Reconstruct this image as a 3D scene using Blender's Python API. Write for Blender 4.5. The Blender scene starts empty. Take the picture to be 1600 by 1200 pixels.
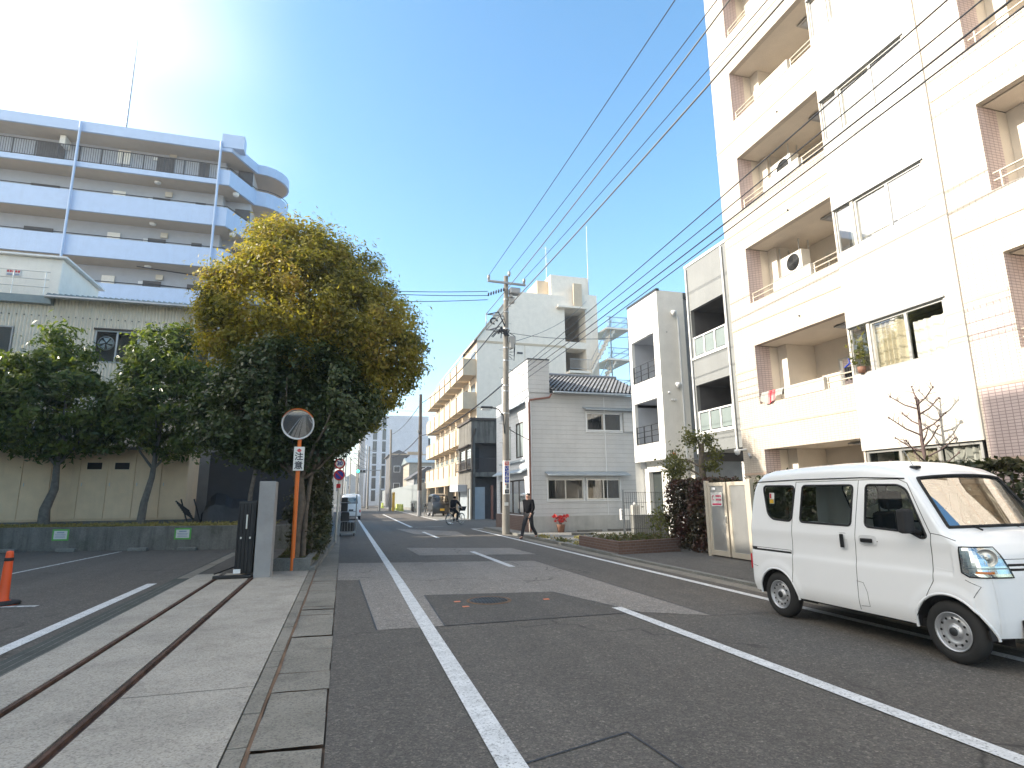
import bpy, bmesh, math, random
import numpy as np
from mathutils import Vector, Matrix
R = math.radians
scene = bpy.context.scene
C = scene.collection
random.seed(7)
WL = {}          # world location of every thing, so that part meshes can be written in world coordinates

# ------------------------------------------------------------------ materials
def nt(name):
    m = bpy.data.materials.new(name); m.use_nodes = True
    t = m.node_tree; b = t.nodes['Principled BSDF']
    return m, t, b
def N(t, typ, **kw):
    n = t.nodes.new(typ)
    for k, v in kw.items():
        if k.startswith('i_'):
            n.inputs[k[2:].replace('_', ' ')].default_value = v
        else: setattr(n, k, v)
    return n
def L(t, a, b): t.links.new(a, b)
def col4(c): return (c[0], c[1], c[2], 1)
def ramp(t, fac, stops):
    r = N(t, 'ShaderNodeValToRGB'); cr = r.color_ramp
    while len(cr.elements) < len(stops): cr.elements.new(.5)
    for e, (p, c) in zip(cr.elements, stops): e.position = p; e.color = col4(c) if len(c) == 3 else c
    L(t, fac, r.inputs['Fac']); return r.outputs['Color']
def noise(t, vec, scale, detail=4, rough=.55):
    n = N(t, 'ShaderNodeTexNoise'); n.inputs['Scale'].default_value = scale
    n.inputs['Detail'].default_value = detail; n.inputs['Roughness'].default_value = rough
    L(t, vec, n.inputs['Vector']); return n.outputs['Fac']
def pos(t): return N(t, 'ShaderNodeNewGeometry').outputs['Position']
def stretch(t, vec, s):
    m = N(t, 'ShaderNodeMapping'); m.inputs['Scale'].default_value = s; L(t, vec, m.inputs['Vector']); return m.outputs['Vector']
def mixc(t, fac, a, b, mode='MIX'):
    m = N(t, 'ShaderNodeMix', data_type='RGBA', blend_type=mode)
    for sock, v in ((m.inputs[0], fac), (m.inputs[6], a), (m.inputs[7], b)):
        if hasattr(v, 'is_linked'): L(t, v, sock)
        elif isinstance(v, (int, float)): sock.default_value = v
        else: sock.default_value = col4(v)
    return m.outputs[2]
def math1(t, op, a, b=None):
    m = N(t, 'ShaderNodeMath', operation=op)
    for sock, v in ((m.inputs[0], a), (m.inputs[1], b)):
        if v is None: continue
        if hasattr(v, 'is_linked'): L(t, v, sock)
        else: sock.default_value = v
    return m.outputs[0]
def bumpn(t, h, dist=.01, strength=.6):
    b = N(t, 'ShaderNodeBump'); b.inputs['Distance'].default_value = dist; b.inputs['Strength'].default_value = strength
    L(t, h, b.inputs['Height']); return b.outputs['Normal']
def sc(c, k): return tuple(min(1, x * k) for x in c)

def plain(name, c, rough=.6, metal=0, var=.12, scale=2.5, coat=0, bump=0, bscale=60, streak=0, spec=.5):
    """base colour broken up by two sizes of noise, with rain streaks where asked"""
    m, t, b = nt(name); p = pos(t)
    n = noise(t, p, scale, 5); colr = ramp(t, n, [(.3, sc(c, 1 - var)), (.7, sc(c, 1 + var))])
    if streak:
        s = noise(t, stretch(t, p, (5, 5, .25)), 1.6, 5, .6)
        f = N(t, 'ShaderNodeMapRange'); f.inputs[1].default_value = .52; f.inputs[2].default_value = .75; f.inputs[4].default_value = streak
        L(t, s, f.inputs[0]); colr = mixc(t, f.outputs[0], colr, sc(c, .45))
    L(t, colr, b.inputs['Base Color'])
    b.inputs['Roughness'].default_value = rough; b.inputs['Metallic'].default_value = metal
    b.inputs['Coat Weight'].default_value = coat; b.inputs['Coat Roughness'].default_value = .04
    b.inputs['Specular IOR Level'].default_value = spec
    if bump: L(t, bumpn(t, noise(t, p, bscale, 3), bump), b.inputs['Normal'])
    return m
def asphalt(name, c, seed=0, crack=True):
    m, t, b = nt(name); p = pos(t)
    big = noise(t, p, .35, 4); mid = noise(t, p, 3.2, 6, .7)
    sp = N(t, 'ShaderNodeTexVoronoi'); sp.inputs['Scale'].default_value = 95; L(t, p, sp.inputs['Vector'])
    fine = N(t, 'ShaderNodeTexVoronoi'); fine.inputs['Scale'].default_value = 42; L(t, p, fine.inputs['Vector'])
    c1 = ramp(t, big, [(.3, sc(c, .86)), (.7, sc(c, 1.14))])
    c2 = mixc(t, .55, c1, ramp(t, mid, [(.3, sc(c, .84)), (.72, sc(c, 1.2))]))
    sepc = N(t, 'ShaderNodeSeparateColor'); L(t, sp.outputs['Color'], sepc.inputs[0])
    grain = ramp(t, sepc.outputs[0], [(0, (.55, .55, .55)), (.72, (1, 1, 1)), (.93, (1.15, 1.15, 1.13)), (1, (1.9, 1.85, 1.78))])
    c3 = mixc(t, .8, c2, grain, 'MULTIPLY')
    sep2 = N(t, 'ShaderNodeSeparateColor'); L(t, fine.outputs['Color'], sep2.inputs[0])
    c3 = mixc(t, .5, c3, ramp(t, sep2.outputs[1], [(0, (.62, .62, .62)), (.9, (1.2, 1.2, 1.2)), (1, (1.9, 1.9, 1.85))]), 'MULTIPLY')
    tr = noise(t, stretch(t, p, (1.1, .045, 1)), 1.0, 4, .6); c3 = mixc(t, .8, c3, ramp(t, tr, [(.35, (.84, .84, .84)), (.65, (1.1, 1.1, 1.1))]), 'MULTIPLY')
    if crack:
        v = N(t, 'ShaderNodeTexVoronoi', feature='DISTANCE_TO_EDGE'); v.inputs['Scale'].default_value = .23
        w = N(t, 'ShaderNodeVectorMath', operation='ADD'); nn = N(t, 'ShaderNodeTexNoise'); nn.inputs['Scale'].default_value = 1.4; nn.inputs['Detail'].default_value = 6
        L(t, p, nn.inputs['Vector']); L(t, p, w.inputs[0]); L(t, nn.outputs['Color'], w.inputs[1]); L(t, w.outputs[0], v.inputs['Vector'])
        cr = ramp(t, v.outputs['Distance'], [(0, (1, 1, 1)), (.006, (0, 0, 0))])
        gate = ramp(t, noise(t, p, .5, 2), [(.44, (0, 0, 0)), (.54, (1, 1, 1))])
        c3 = mixc(t, math1(t, 'MULTIPLY', cr, gate), c3, sc(c, .35))
    L(t, c3, b.inputs['Base Color']); b.inputs['Roughness'].default_value = .82; b.inputs['Specular IOR Level'].default_value = .35
    h = math1(t, 'ADD', sp.outputs['Distance'], math1(t, 'MULTIPLY', fine.outputs['Distance'], .6))
    L(t, bumpn(t, h, .006, .55), b.inputs['Normal'])
    return m
def concrete(name, c, stain=.35, rough=.85, speck=True, streak=0, moss=0):
    m, t, b = nt(name); p = pos(t)
    colr = ramp(t, noise(t, p, .9, 7, .65), [(.28, sc(c, .78)), (.5, c), (.75, sc(c, 1.18))])
    st = N(t, 'ShaderNodeMapRange'); st.inputs[1].default_value = .5; st.inputs[2].default_value = .72; st.inputs[4].default_value = stain
    L(t, noise(t, p, 2.3, 8, .7), st.inputs[0]); colr = mixc(t, st.outputs[0], colr, sc(c, .5))
    if streak:
        f = N(t, 'ShaderNodeMapRange'); f.inputs[1].default_value = .46; f.inputs[2].default_value = .7; f.inputs[4].default_value = streak
        L(t, noise(t, stretch(t, p, (3, 3, .3)), 1.5, 6, .65), f.inputs[0]); colr = mixc(t, f.outputs[0], colr, sc(c, .3))
    if moss:
        f = N(t, 'ShaderNodeMapRange'); f.inputs[1].default_value = .5; f.inputs[2].default_value = .65; f.inputs[4].default_value = moss
        L(t, noise(t, p, 1.3, 6, .7), f.inputs[0]); colr = mixc(t, f.outputs[0], colr, (.03, .045, .02))
    if speck:
        v = N(t, 'ShaderNodeTexVoronoi'); v.inputs['Scale'].default_value = 85; L(t, p, v.inputs['Vector'])
        s = N(t, 'ShaderNodeSeparateColor'); L(t, v.outputs['Color'], s.inputs[0])
        colr = mixc(t, .6, colr, ramp(t, s.outputs[0], [(0, (.42, .42, .42)), (.3, (.92, .92, .92)), (1, (1.3, 1.3, 1.28))]), 'MULTIPLY')
    L(t, colr, b.inputs['Base Color']); b.inputs['Roughness'].default_value = rough; b.inputs['Specular IOR Level'].default_value = .3
    L(t, bumpn(t, noise(t, p, 70, 4, .7), .006, .5), b.inputs['Normal'])
    return m
def wallcoord(t):
    """x+y along the wall, z up: works for every axis-aligned wall"""
    s = N(t, 'ShaderNodeSeparateXYZ'); L(t, pos(t), s.inputs[0])
    c = N(t, 'ShaderNodeCombineXYZ'); L(t, math1(t, 'ADD', s.outputs[0], s.outputs[1]), c.inputs[0]); L(t, s.outputs[2], c.inputs[1])
    return c.outputs[0], s
def tile(name, a, b2, mortar, w, h, ms, rough=.45, var=.1, bumpd=.004, offset=0.0):
    m, t, b = nt(name); v, _ = wallcoord(t)
    br = N(t, 'ShaderNodeTexBrick'); br.offset = offset
    br.inputs['Color1'].default_value = col4(a); br.inputs['Color2'].default_value = col4(b2); br.inputs['Mortar'].default_value = col4(mortar)
    br.inputs['Scale'].default_value = 1; br.inputs['Brick Width'].default_value = w; br.inputs['Row Height'].default_value = h
    br.inputs['Mortar Size'].default_value = ms; br.inputs['Mortar Smooth'].default_value = .1
    L(t, v, br.inputs['Vector'])
    c = mixc(t, 1, br.outputs['Color'], ramp(t, noise(t, pos(t), 1.2, 5), [(.3, sc((1, 1, 1), 1 - var)), (.7, (1, 1, 1))]), 'MULTIPLY')
    L(t, c, b.inputs['Base Color']); b.inputs['Roughness'].default_value = rough
    L(t, bumpn(t, math1(t, 'SUBTRACT', 1, br.outputs['Fac']), bumpd, .7), b.inputs['Normal'])
    return m
def siding(name, c, pitch, vertical=False, line=.09, dark=.45, var=.07, streak=.25, rough=.5):
    """boards with a grimy joint; the joint is also a groove in the bump"""
    m, t, b = nt(name); v, s = wallcoord(t)
    sep = N(t, 'ShaderNodeSeparateXYZ'); L(t, v, sep.inputs[0])
    u = sep.outputs[0] if vertical else sep.outputs[1]
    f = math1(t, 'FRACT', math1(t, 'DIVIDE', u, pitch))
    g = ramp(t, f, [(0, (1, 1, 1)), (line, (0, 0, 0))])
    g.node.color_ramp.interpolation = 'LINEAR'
    p = pos(t)
    cc = ramp(t, noise(t, p, 1.1, 5), [(.3, sc(c, 1 - var)), (.7, sc(c, 1 + var))])
    st = N(t, 'ShaderNodeMapRange'); st.inputs[1].default_value = .5; st.inputs[2].default_value = .75; st.inputs[4].default_value = streak
    L(t, noise(t, stretch(t, p, (4, 4, .3)), 1.3, 5, .6), st.inputs[0]); cc = mixc(t, st.outputs[0], cc, sc(c, .6))
    cc = mixc(t, math1(t, 'MULTIPLY', g, 1 - dark), cc, sc(c, .35))  # groove shading put into the colour along each joint
    L(t, cc, b.inputs['Base Color']); b.inputs['Roughness'].default_value = rough
    L(t, bumpn(t, math1(t, 'SUBTRACT', 1, g), .008, .8), b.inputs['Normal'])
    return m
def glass(name, tint=(.55, .6, .6), opac=.25, rough=.02, scale=1.0):
    """thin window pane: clear tinted film plus a Fresnel reflection"""
    m = bpy.data.materials.new(name); m.use_nodes = True; t = m.node_tree; t.nodes.clear()
    o = N(t, 'ShaderNodeOutputMaterial'); tr = N(t, 'ShaderNodeBsdfTransparent'); tr.inputs[0].default_value = col4(tint)
    gl = N(t, 'ShaderNodeBsdfGlossy'); gl.inputs['Roughness'].default_value = rough; gl.inputs[0].default_value = (1, 1, 1, 1)
    fr = N(t, 'ShaderNodeFresnel'); fr.inputs[0].default_value = 1.55
    w = math1(t, 'MINIMUM', math1(t, 'ADD', math1(t, 'MULTIPLY', fr.outputs[0], scale), opac * .35), 1.0)
    mx = N(t, 'ShaderNodeMixShader'); L(t, w, mx.inputs[0]); L(t, tr.outputs[0], mx.inputs[1]); L(t, gl.outputs[0], mx.inputs[2]); L(t, mx.outputs[0], o.inputs[0])
    return m
def leafmat(name, cols, trans=.35, rough=.45):
    m, t, b = nt(name)
    a = N(t, 'ShaderNodeAttribute', attribute_name='rnd')
    n = len(cols); c = ramp(t, a.outputs['Fac'], [(i / (n - 1), x) for i, x in enumerate(cols)])
    L(t, c, b.inputs['Base Color']); b.inputs['Roughness'].default_value = rough; b.inputs['Specular IOR Level'].default_value = .45
    tl = N(t, 'ShaderNodeBsdfTranslucent'); L(t, mixc(t, 1, c, (1.25, 1.3, .6), 'MULTIPLY'), tl.inputs[0])
    mx = N(t, 'ShaderNodeMixShader'); mx.inputs[0].default_value = trans
    o = t.nodes['Material Output']; L(t, b.outputs[0], mx.inputs[1]); L(t, tl.outputs[0], mx.inputs[2]); L(t, mx.outputs[0], o.inputs[0])
    return m
def emit(name, c, s):
    m, t, b = nt(name); b.inputs['Base Color'].default_value = col4(sc(c, .3)); b.inputs['Emission Color'].default_value = col4(c); b.inputs['Emission Strength'].default_value = s
    return m

M = {}
M['asphalt'] = asphalt('asphalt', (.128, .115, .10))
M['asphalt_pale'] = asphalt('asphalt_pale', (.27, .245, .22))
M['asphalt_dark'] = asphalt('asphalt_dark', (.112, .102, .09), crack=False)
M['asphalt_lot'] = asphalt('asphalt_lot', (.118, .107, .094))
M['asphalt_walk'] = asphalt('asphalt_walk', (.112, .104, .094))
M['concrete_drive'] = concrete('concrete_drive', (.38, .345, .295), .5)
M['concrete_gutter'] = concrete('concrete_gutter', (.235, .215, .18), .65)
M['concrete_old'] = concrete('concrete_old', (.19, .185, .17), .5, streak=.6, moss=.35)
M['concrete_pillar'] = concrete('concrete_pillar', (.33, .325, .32), .12, speck=False)
M['concrete_kerb'] = concrete('concrete_kerb', (.2, .2, .185), .4)
M['concrete_yard'] = concrete('concrete_yard', (.24, .235, .22), .35)
M['channel'] = concrete('channel', (.075, .082, .075), .5, moss=.3)
M['ground'] = concrete('ground_concrete', (.16, .16, .155), .3)
M['soil'] = plain('soil', (.06, .045, .03), .95, var=.4, scale=14, bump=.03, bscale=25)
M['drygrass'] = leafmat('dry_grass', [(.30, .23, .08), (.45, .36, .13), (.22, .22, .07)], .3, .7)
M['weed'] = leafmat('weed', [(.07, .1, .03), (.12, .13, .04), (.16, .11, .05)], .3, .6)
M['rust'] = plain('rust', (.085, .045, .03), .75, .3, .5, 8, bump=.003, bscale=90)
M['rustline'] = plain('rustline', (.16, .095, .055), .9, 0, .3, 4)
def roadpaint():
    m, t, b = nt('road_paint'); p = pos(t)
    c = ramp(t, noise(t, p, 6, 7, .75), [(.3, (.5, .5, .49)), (.6, (.74, .74, .73))])
    v = noise(t, p, 45, 5, .8); w = ramp(t, v, [(.38, (.16, .16, .16)), (.47, (1, 1, 1))])
    L(t, mixc(t, .75, c, w, 'MULTIPLY'), b.inputs['Base Color']); b.inputs['Roughness'].default_value = .65
    L(t, bumpn(t, v, .003, .5), b.inputs['Normal']); return m
M['paint'] = roadpaint()
def wornpaint():
    m, t, b = nt('worn_paint'); p = pos(t)
    v = noise(t, p, 9, 8, .8); w = ramp(t, v, [(.40, (.08, .08, .08)), (.52, (.6, .6, .58))])
    L(t, w, b.inputs['Base Color']); b.inputs['Roughness'].default_value = .75; return m
M['paint_worn'] = wornpaint()
M['white'] = plain('white_paint', (.78, .78, .76), .45, var=.04)
M['offwhite'] = plain('offwhite_wall', (.84, .81, .74), .6, var=.05, streak=.12)
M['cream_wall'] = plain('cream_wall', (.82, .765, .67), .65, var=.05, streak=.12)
M['cream_lit'] = plain('cream_sunlit', (.55, .455, .33), .6, var=.06, streak=.15)  # copy of the cream wall, toned for its sunlit street side
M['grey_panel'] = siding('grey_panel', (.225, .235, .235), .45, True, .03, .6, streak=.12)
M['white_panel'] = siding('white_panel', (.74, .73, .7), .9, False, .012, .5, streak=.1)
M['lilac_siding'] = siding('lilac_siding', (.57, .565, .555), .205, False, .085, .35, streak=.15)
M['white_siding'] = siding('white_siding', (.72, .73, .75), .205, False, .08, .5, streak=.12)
M['corrugated'] = plain('corrugated_steel', (.70, .645, .55), .55, .1, .08, 1.5, streak=.25)
M['apt_tile'] = tile('pale_tile', (.61, .555, .475), (.575, .515, .44), (.40, .325, .275), .11, .055, .005)
M['apt_pink_shade'] = tile('shaded_pink_tile', (.70, .58, .56), (.65, .53, .51), (.36, .27, .26), .11, .055, .006)  # pinker copy of the pale tile for faces in shade
M['apt_band'] = plain('tan_band', (.58, .43, .33), .6)
M['apt_white'] = plain('smooth_white_wall', (.57, .54, .485), .5, var=.03, streak=.08)
M['balcony_in'] = plain('balcony_inside', (.74, .67, .58), .7, var=.05)
M['blue_wall'] = plain('blue_white_wall', (.42, .54, .74), .55, var=.04, streak=.1)
M['blue_back'] = plain('corridor_wall', (.42, .45, .50), .65, var=.05)
M['soffit'] = plain('tan_soffit', (.50, .43, .34), .8, var=.05)
M['dark_metal'] = plain('dark_metal', (.05, .055, .06), .4, .6, .2)
M['grey_metal'] = plain('grey_metal', (.38, .39, .40), .4, .7, .12)
M['alu'] = plain('aluminium', (.62, .62, .6), .35, .8, .06)
M['white_metal'] = plain('white_metal', (.76, .77, .77), .4, 0, .04)
M['beige_metal'] = plain('beige_metal', (.62, .56, .46), .4, .3, .06)
M['black'] = plain('black_paint', (.012, .012, .013), .35, 0, .2)
M['black_matte'] = plain('black_matte', (.018, .018, .019), .8, 0, .2)
M['rubber'] = plain('rubber', (.018, .018, .018), .75, 0, .25, 6)
M['dark_in'] = plain('dark_interior', (.025, .026, .028), .8)
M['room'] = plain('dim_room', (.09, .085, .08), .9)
M['curtain'] = plain('curtain_cloth', (.36, .355, .33), .9, var=.06, scale=9)
M['curtain_tan'] = plain('curtain_tan_cloth', (.33, .295, .22), .9, var=.08, scale=9)
M['glass'] = glass('window_glass', (.90, .92, .90), .0, scale=.38)
M['curtain_white'] = plain('white_curtain_cloth', (.72, .71, .67), .9, var=.06, scale=9)  # white cloth, brightened for the lowest bay, which stands in shade
M['curtain_beige'] = plain('beige_curtain_cloth', (.60, .53, .40), .9, var=.08, scale=9)  # tan cloth lightened the same way against the shade there
M['glass_van'] = glass('car_glass', (.74, .78, .76), .0, scale=.5)
M['glass_dark'] = glass('dark_window_glass', (.25, .28, .29), .2)
M['glass_frost'] = plain('frosted_glass', (.22, .265, .26), .3, 0, .1, spec=.7)
M['grey_glass'] = plain('smoked_panel', (.035, .045, .05), .12, 0, .3, 1.2, spec=.8)
M['orange'] = plain('orange_paint', (.72, .16, .02), .4, 0, .12, 5)
M['orange_cone'] = plain('orange_plastic', (.75, .09, .015), .45, 0, .1)
M['red'] = plain('red_paint', (.55, .02, .03), .4)
M['signred'] = plain('sign_red', (.58, .03, .04), .4, 0, .05)
M['signblue'] = plain('sign_blue', (.03, .06, .38), .4, 0, .05)
M['signwhite'] = plain('sign_white', (.75, .74, .70), .45, 0, .06)
M['ink'] = plain('ink', (.015, .017, .03), .6)
M['pink_ink'] = plain('pink_ink', (.6, .06, .14), .6)
M['green_tape'] = plain('green_tape', (.12, .42, .08), .6)
M['paper'] = plain('paper', (.68, .68, .66), .8, var=.05)
M['paper_blue'] = plain('faint_blue_print', (.33, .38, .5), .8)
M['bark'] = plain('bark', (.13, .105, .08), .9, var=.35, scale=9, bump=.02, bscale=18)
M['bark_grey'] = plain('grey_bark', (.15, .14, .125), .9, var=.3, scale=9, bump=.02, bscale=18)
M['bark_red'] = plain('reddish_bark', (.11, .075, .07), .8, var=.3, scale=12)
M['pole_concrete'] = concrete('pole_concrete', (.25, .235, .21), .3, speck=False, streak=.25)
M['pole_wood'] = plain('dark_pole', (.085, .072, .06), .85, var=.3, streak=.3)
M['cable'] = plain('cable', (.02, .025, .035), .6)
M['cable_pale'] = plain('sleeved_cable', (.15, .145, .135), .6)
M['insulator'] = plain('insulator', (.36, .36, .35), .3)
M['roof_tile'] = plain('roof_tile', (.17, .175, .185), .4, 0, .2, 6)
M['roof_blue'] = plain('metal_roof', (.22, .27, .29), .45, .3, .15)
M['brick'] = tile('brown_brick', (.17, .10, .075), (.14, .08, .06), (.2, .17, .15), .21, .075, .008, .8, .25, .004, .5)
M['recess'] = plain('door_recess_shade', (.66, .67, .68), .35)  # grey that stands for the shading inside the handle recess
M['door_green'] = plain('dark_green_door', (.035, .045, .045), .5)
M['foundation'] = concrete('foundation', (.46, .45, .42), .3, speck=False, streak=.2)
M['old_grey'] = concrete('old_grey_render', (.17, .165, .15), .6, speck=False, streak=.9)
M['old_brown'] = plain('brown_board', (.07, .058, .05), .8, var=.25, streak=.4)
M['copper_pipe'] = plain('brown_pipe', (.23, .1, .07), .5)
M['zinc'] = plain('zinc_sheet', (.40, .45, .49), .5, .4, .06, streak=.15)
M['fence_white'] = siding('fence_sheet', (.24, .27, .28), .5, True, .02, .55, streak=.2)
M['terracotta'] = plain('pot_clay', (.22, .11, .07), .7)
M['shed'] = plain('cream_steel', (.82, .62, .41), .5, 0, .06, streak=.12)
M['tarp'] = plain('black_tarp', (.018, .018, .02), .45, 0, .3, 4, bump=.03, bscale=6)
M['skin'] = plain('skin', (.48, .28, .2), .55, 0, .06)
M['cloth_black'] = plain('black_cloth', (.008, .008, .010), .95, 0, .25, 12, spec=.15)
M['cloth_grey'] = plain('charcoal_trousers', (.022, .023, .027), .9, 0, .25, 12)
M['hair'] = plain('dark_hair', (.016, .012, .01), .5, 0, .3, 30)
M['shoe'] = plain('brown_shoe', (.12, .05, .03), .5)
M['yellowgreen'] = plain('yellow_green_plastic', (.55, .62, .12), .5)
M['yellow'] = plain('yellow_paint', (.72, .42, .02), .5)
M['navy'] = plain('dark_panel', (.03, .035, .045), .6)  # plain dark bluish grey
M['van_white'] = plain('white_car_paint', (.86, .87, .88), .32, 0, .015, 1.5, coat=.7)
M['van_dark'] = plain('dark_car_paint', (.012, .013, .014), .35, 0, .06, 1.5, coat=.8)
M['chrome'] = plain('lamp_reflector', (.75, .76, .78), .12, .95, .15, 14)
M['amber'] = plain('amber_lens', (.75, .2, .02), .2)
M['plate_black'] = plain('black_plate', (.015, .015, .02), .4)
M['plate_yellow'] = plain('yellow_plate', (.7, .42, .03), .4)
M['steel_rim'] = plain('steel_wheel', (.5, .51, .53), .35, .6, .08)
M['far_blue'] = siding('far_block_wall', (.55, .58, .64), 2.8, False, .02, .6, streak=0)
M['far_grey'] = plain('far_grey_wall', (.28, .29, .3), .7, var=.1)
M['far_beige'] = plain('far_beige_wall', (.34, .31, .26), .7, var=.1)
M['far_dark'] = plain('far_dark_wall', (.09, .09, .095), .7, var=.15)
M['mirror_glass'] = plain('mirror_glass', (.42, .43, .43), .05, 1.0, .02)
M['green_lamp'] = emit('green_signal_light', (.02, .9, .5), 5)
M['tube_lamp'] = plain('lamp_cover', (.8, .8, .78), .3)
M['leaf_gold'] = leafmat('olive_leaf', [(.08, .09, .018), (.19, .18, .034), (.30, .265, .045), (.42, .34, .065), (.28, .17, .035)], .55)
M['leaf_dark'] = leafmat('dark_glossy_leaf', [(.028, .046, .017), (.05, .075, .025), (.075, .10, .033), (.10, .12, .042)], .35, .33)
M['leaf_mid'] = leafmat('broad_glossy_leaf', [(.04, .07, .016), (.08, .12, .024), (.14, .18, .034), (.21, .24, .05)], .48, .3)
M['leaf_hedge'] = leafmat('hedge_leaf', [(.03, .04, .015), (.05, .06, .02), (.075, .07, .03)], .25)
M['leaf_red'] = leafmat('reddish_hedge_leaf', [(.03, .03, .012), (.05, .042, .018), (.075, .04, .025), (.075, .028, .024)], .25)
M['leaf_maple'] = leafmat('red_maple_leaf', [(.5, .03, .03), (.6, .05, .05)], .3)
M['leaf_top'] = leafmat('topiary_leaf', [(.07, .085, .025), (.13, .14, .04), (.19, .18, .06)], .35)

# ------------------------------------------------------------------ mesh builder
class MB:
    def __init__(s): s.v = []; s.f = []; s.m = []; s.mi = 0; s.smooth = set()
    def add(s, vs, fs, smooth=False):
        k = len(s.v); s.v += [tuple(v) for v in vs]
        for f in fs:
            if smooth: s.smooth.add(len(s.f))
            s.f.append(tuple(i + k for i in f)); s.m.append(s.mi)
        return s
    def quad(s, a, b, c, d): return s.add([a, b, c, d], [(0, 1, 2, 3)])
    def box(s, x0, x1, y0, y1, z0, z1):
        x0, x1 = sorted((x0, x1)); y0, y1 = sorted((y0, y1)); z0, z1 = sorted((z0, z1))
        return s.add([(x0, y0, z0), (x1, y0, z0), (x1, y1, z0), (x0, y1, z0), (x0, y0, z1), (x1, y0, z1), (x1, y1, z1), (x0, y1, z1)],
                     [(0, 3, 2, 1), (4, 5, 6, 7), (0, 1, 5, 4), (1, 2, 6, 5), (2, 3, 7, 6), (3, 0, 4, 7)])
    def bbox(s, x0, x1, y0, y1, z0, z1, r=.02):
        """box with chamfered edges"""
        x0, x1 = sorted((x0, x1)); y0, y1 = sorted((y0, y1)); z0, z1 = sorted((z0, z1))
        bm = bmesh.new(); bmesh.ops.create_cube(bm, size=1)
        for v in bm.verts: v.co = Vector(((x0 + x1) / 2 + v.co.x * (x1 - x0), (y0 + y1) / 2 + v.co.y * (y1 - y0), (z0 + z1) / 2 + v.co.z * (z1 - z0)))
        bmesh.ops.bevel(bm, geom=list(bm.edges), offset=r, segments=2, affect='EDGES', profile=.5)
        bm.verts.index_update(); s.add([v.co[:] for v in bm.verts], [[v.index for v in f.verts] for f in bm.faces]); bm.free(); return s
    def obox(s, c, size, rz=0, rx=0, ry=0):
        k = len(s.v); a, b, d = size[0] / 2, size[1] / 2, size[2] / 2
        s.box(-a, a, -b, b, -d, d); mt = Matrix.Translation(c) @ Matrix.Rotation(rz, 4, 'Z') @ Matrix.Rotation(ry, 4, 'Y') @ Matrix.Rotation(rx, 4, 'X')
        for i in range(k, len(s.v)): s.v[i] = tuple(mt @ Vector(s.v[i]))
        return s
    def tube(s, pts, r, n=8, caps=True):
        P = [Vector(p) for p in pts]; rs = r if isinstance(r, (list, tuple)) else [r] * len(P)
        rings = []; ref = None
        for i, p in enumerate(P):
            d = (P[min(i + 1, len(P) - 1)] - P[max(i - 1, 0)])
            if d.length < 1e-9: d = Vector((0, 0, 1))
            d.normalize()
            if ref is None: ref = Vector((1, 0, 0)) if abs(d.x) < .9 else Vector((0, 1, 0))
            u = (ref - d * ref.dot(d)); u.normalize(); w = d.cross(u); ref = u
            rings.append([p + (u * math.cos(2 * math.pi * k / n) + w * math.sin(2 * math.pi * k / n)) * rs[i] for k in range(n)])
        vs = [q[:] for rg in rings for q in rg]; fs = []
        for i in range(len(P) - 1):
            for k in range(n): fs.append((i * n + k, i * n + (k + 1) % n, (i + 1) * n + (k + 1) % n, (i + 1) * n + k))
        s.add(vs, fs, True)
        if caps: s.add([q[:] for q in rings[0]], [tuple(range(n))[::-1]]); s.add([q[:] for q in rings[-1]], [tuple(range(n))])
        return s
    def lathe(s, prof, c, axis='Z', n=20):
        """prof: list of (radius, height); closed ends when radius is 0"""
        vs = []; fs = []
        for (r, h) in prof:
            for k in range(n):
                a = 2 * math.pi * k / n; p = (r * math.cos(a), r * math.sin(a), h)
                if axis == 'X': p = (p[2], p[0], p[1])
                elif axis == 'Y': p = (p[0], -p[2], p[1])
                vs.append((c[0] + p[0], c[1] + p[1], c[2] + p[2]))
        for i in range(len(prof) - 1):
            for k in range(n): fs.append((i * n + k, i * n + (k + 1) % n, (i + 1) * n + (k + 1) % n, (i + 1) * n + k))
        return s.add(vs, fs, True)
    def prism(s, poly, a, b, axis='Z'):
        """polygon extruded from a to b along axis; poly in the other two axes in order"""
        n = len(poly)
        def P(q, h): return {'Z': (q[0], q[1], h), 'Y': (q[0], h, q[1]), 'X': (h, q[0], q[1])}[axis]
        vs = [P(q, a) for q in poly] + [P(q, b) for q in poly]
        fs = [tuple(range(n))[::-1], tuple(range(n, 2 * n))] + [(i, (i + 1) % n, n + (i + 1) % n, n + i) for i in range(n)]
        return s.add(vs, fs)
    def holed(s, axis, p, u0, u1, v0, v1, holes, depth, reveal=True):
        """wall sheet on plane axis=p with rectangular holes whose reveals run `depth` inwards (signed)"""
        us = sorted({u0, u1, *[h[0] for h in holes], *[h[1] for h in holes]}); vs = sorted({v0, v1, *[h[2] for h in holes], *[h[3] for h in holes]})
        us = [u for u in us if u0 <= u <= u1]; vs = [v for v in vs if v0 <= v <= v1]
        P = (lambda u, v, d=0: (p + d, u, v)) if axis == 'X' else (lambda u, v, d=0: (u, p + d, v))
        for i in range(len(us) - 1):
            for j in range(len(vs) - 1):
                cu, cv = (us[i] + us[i + 1]) / 2, (vs[j] + vs[j + 1]) / 2
                if any(h[0] < cu < h[1] and h[2] < cv < h[3] for h in holes): continue
                s.quad(P(us[i], vs[j]), P(us[i + 1], vs[j]), P(us[i + 1], vs[j + 1]), P(us[i], vs[j + 1]))
        if reveal:
            for (a, b, c, d) in holes:
                for (q, r) in (((a, c), (b, c)), ((b, c), (b, d)), ((b, d), (a, d)), ((a, d), (a, c))):
                    s.quad(P(*q), P(*r), P(r[0], r[1], depth), P(q[0], q[1], depth))
        return s
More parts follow.
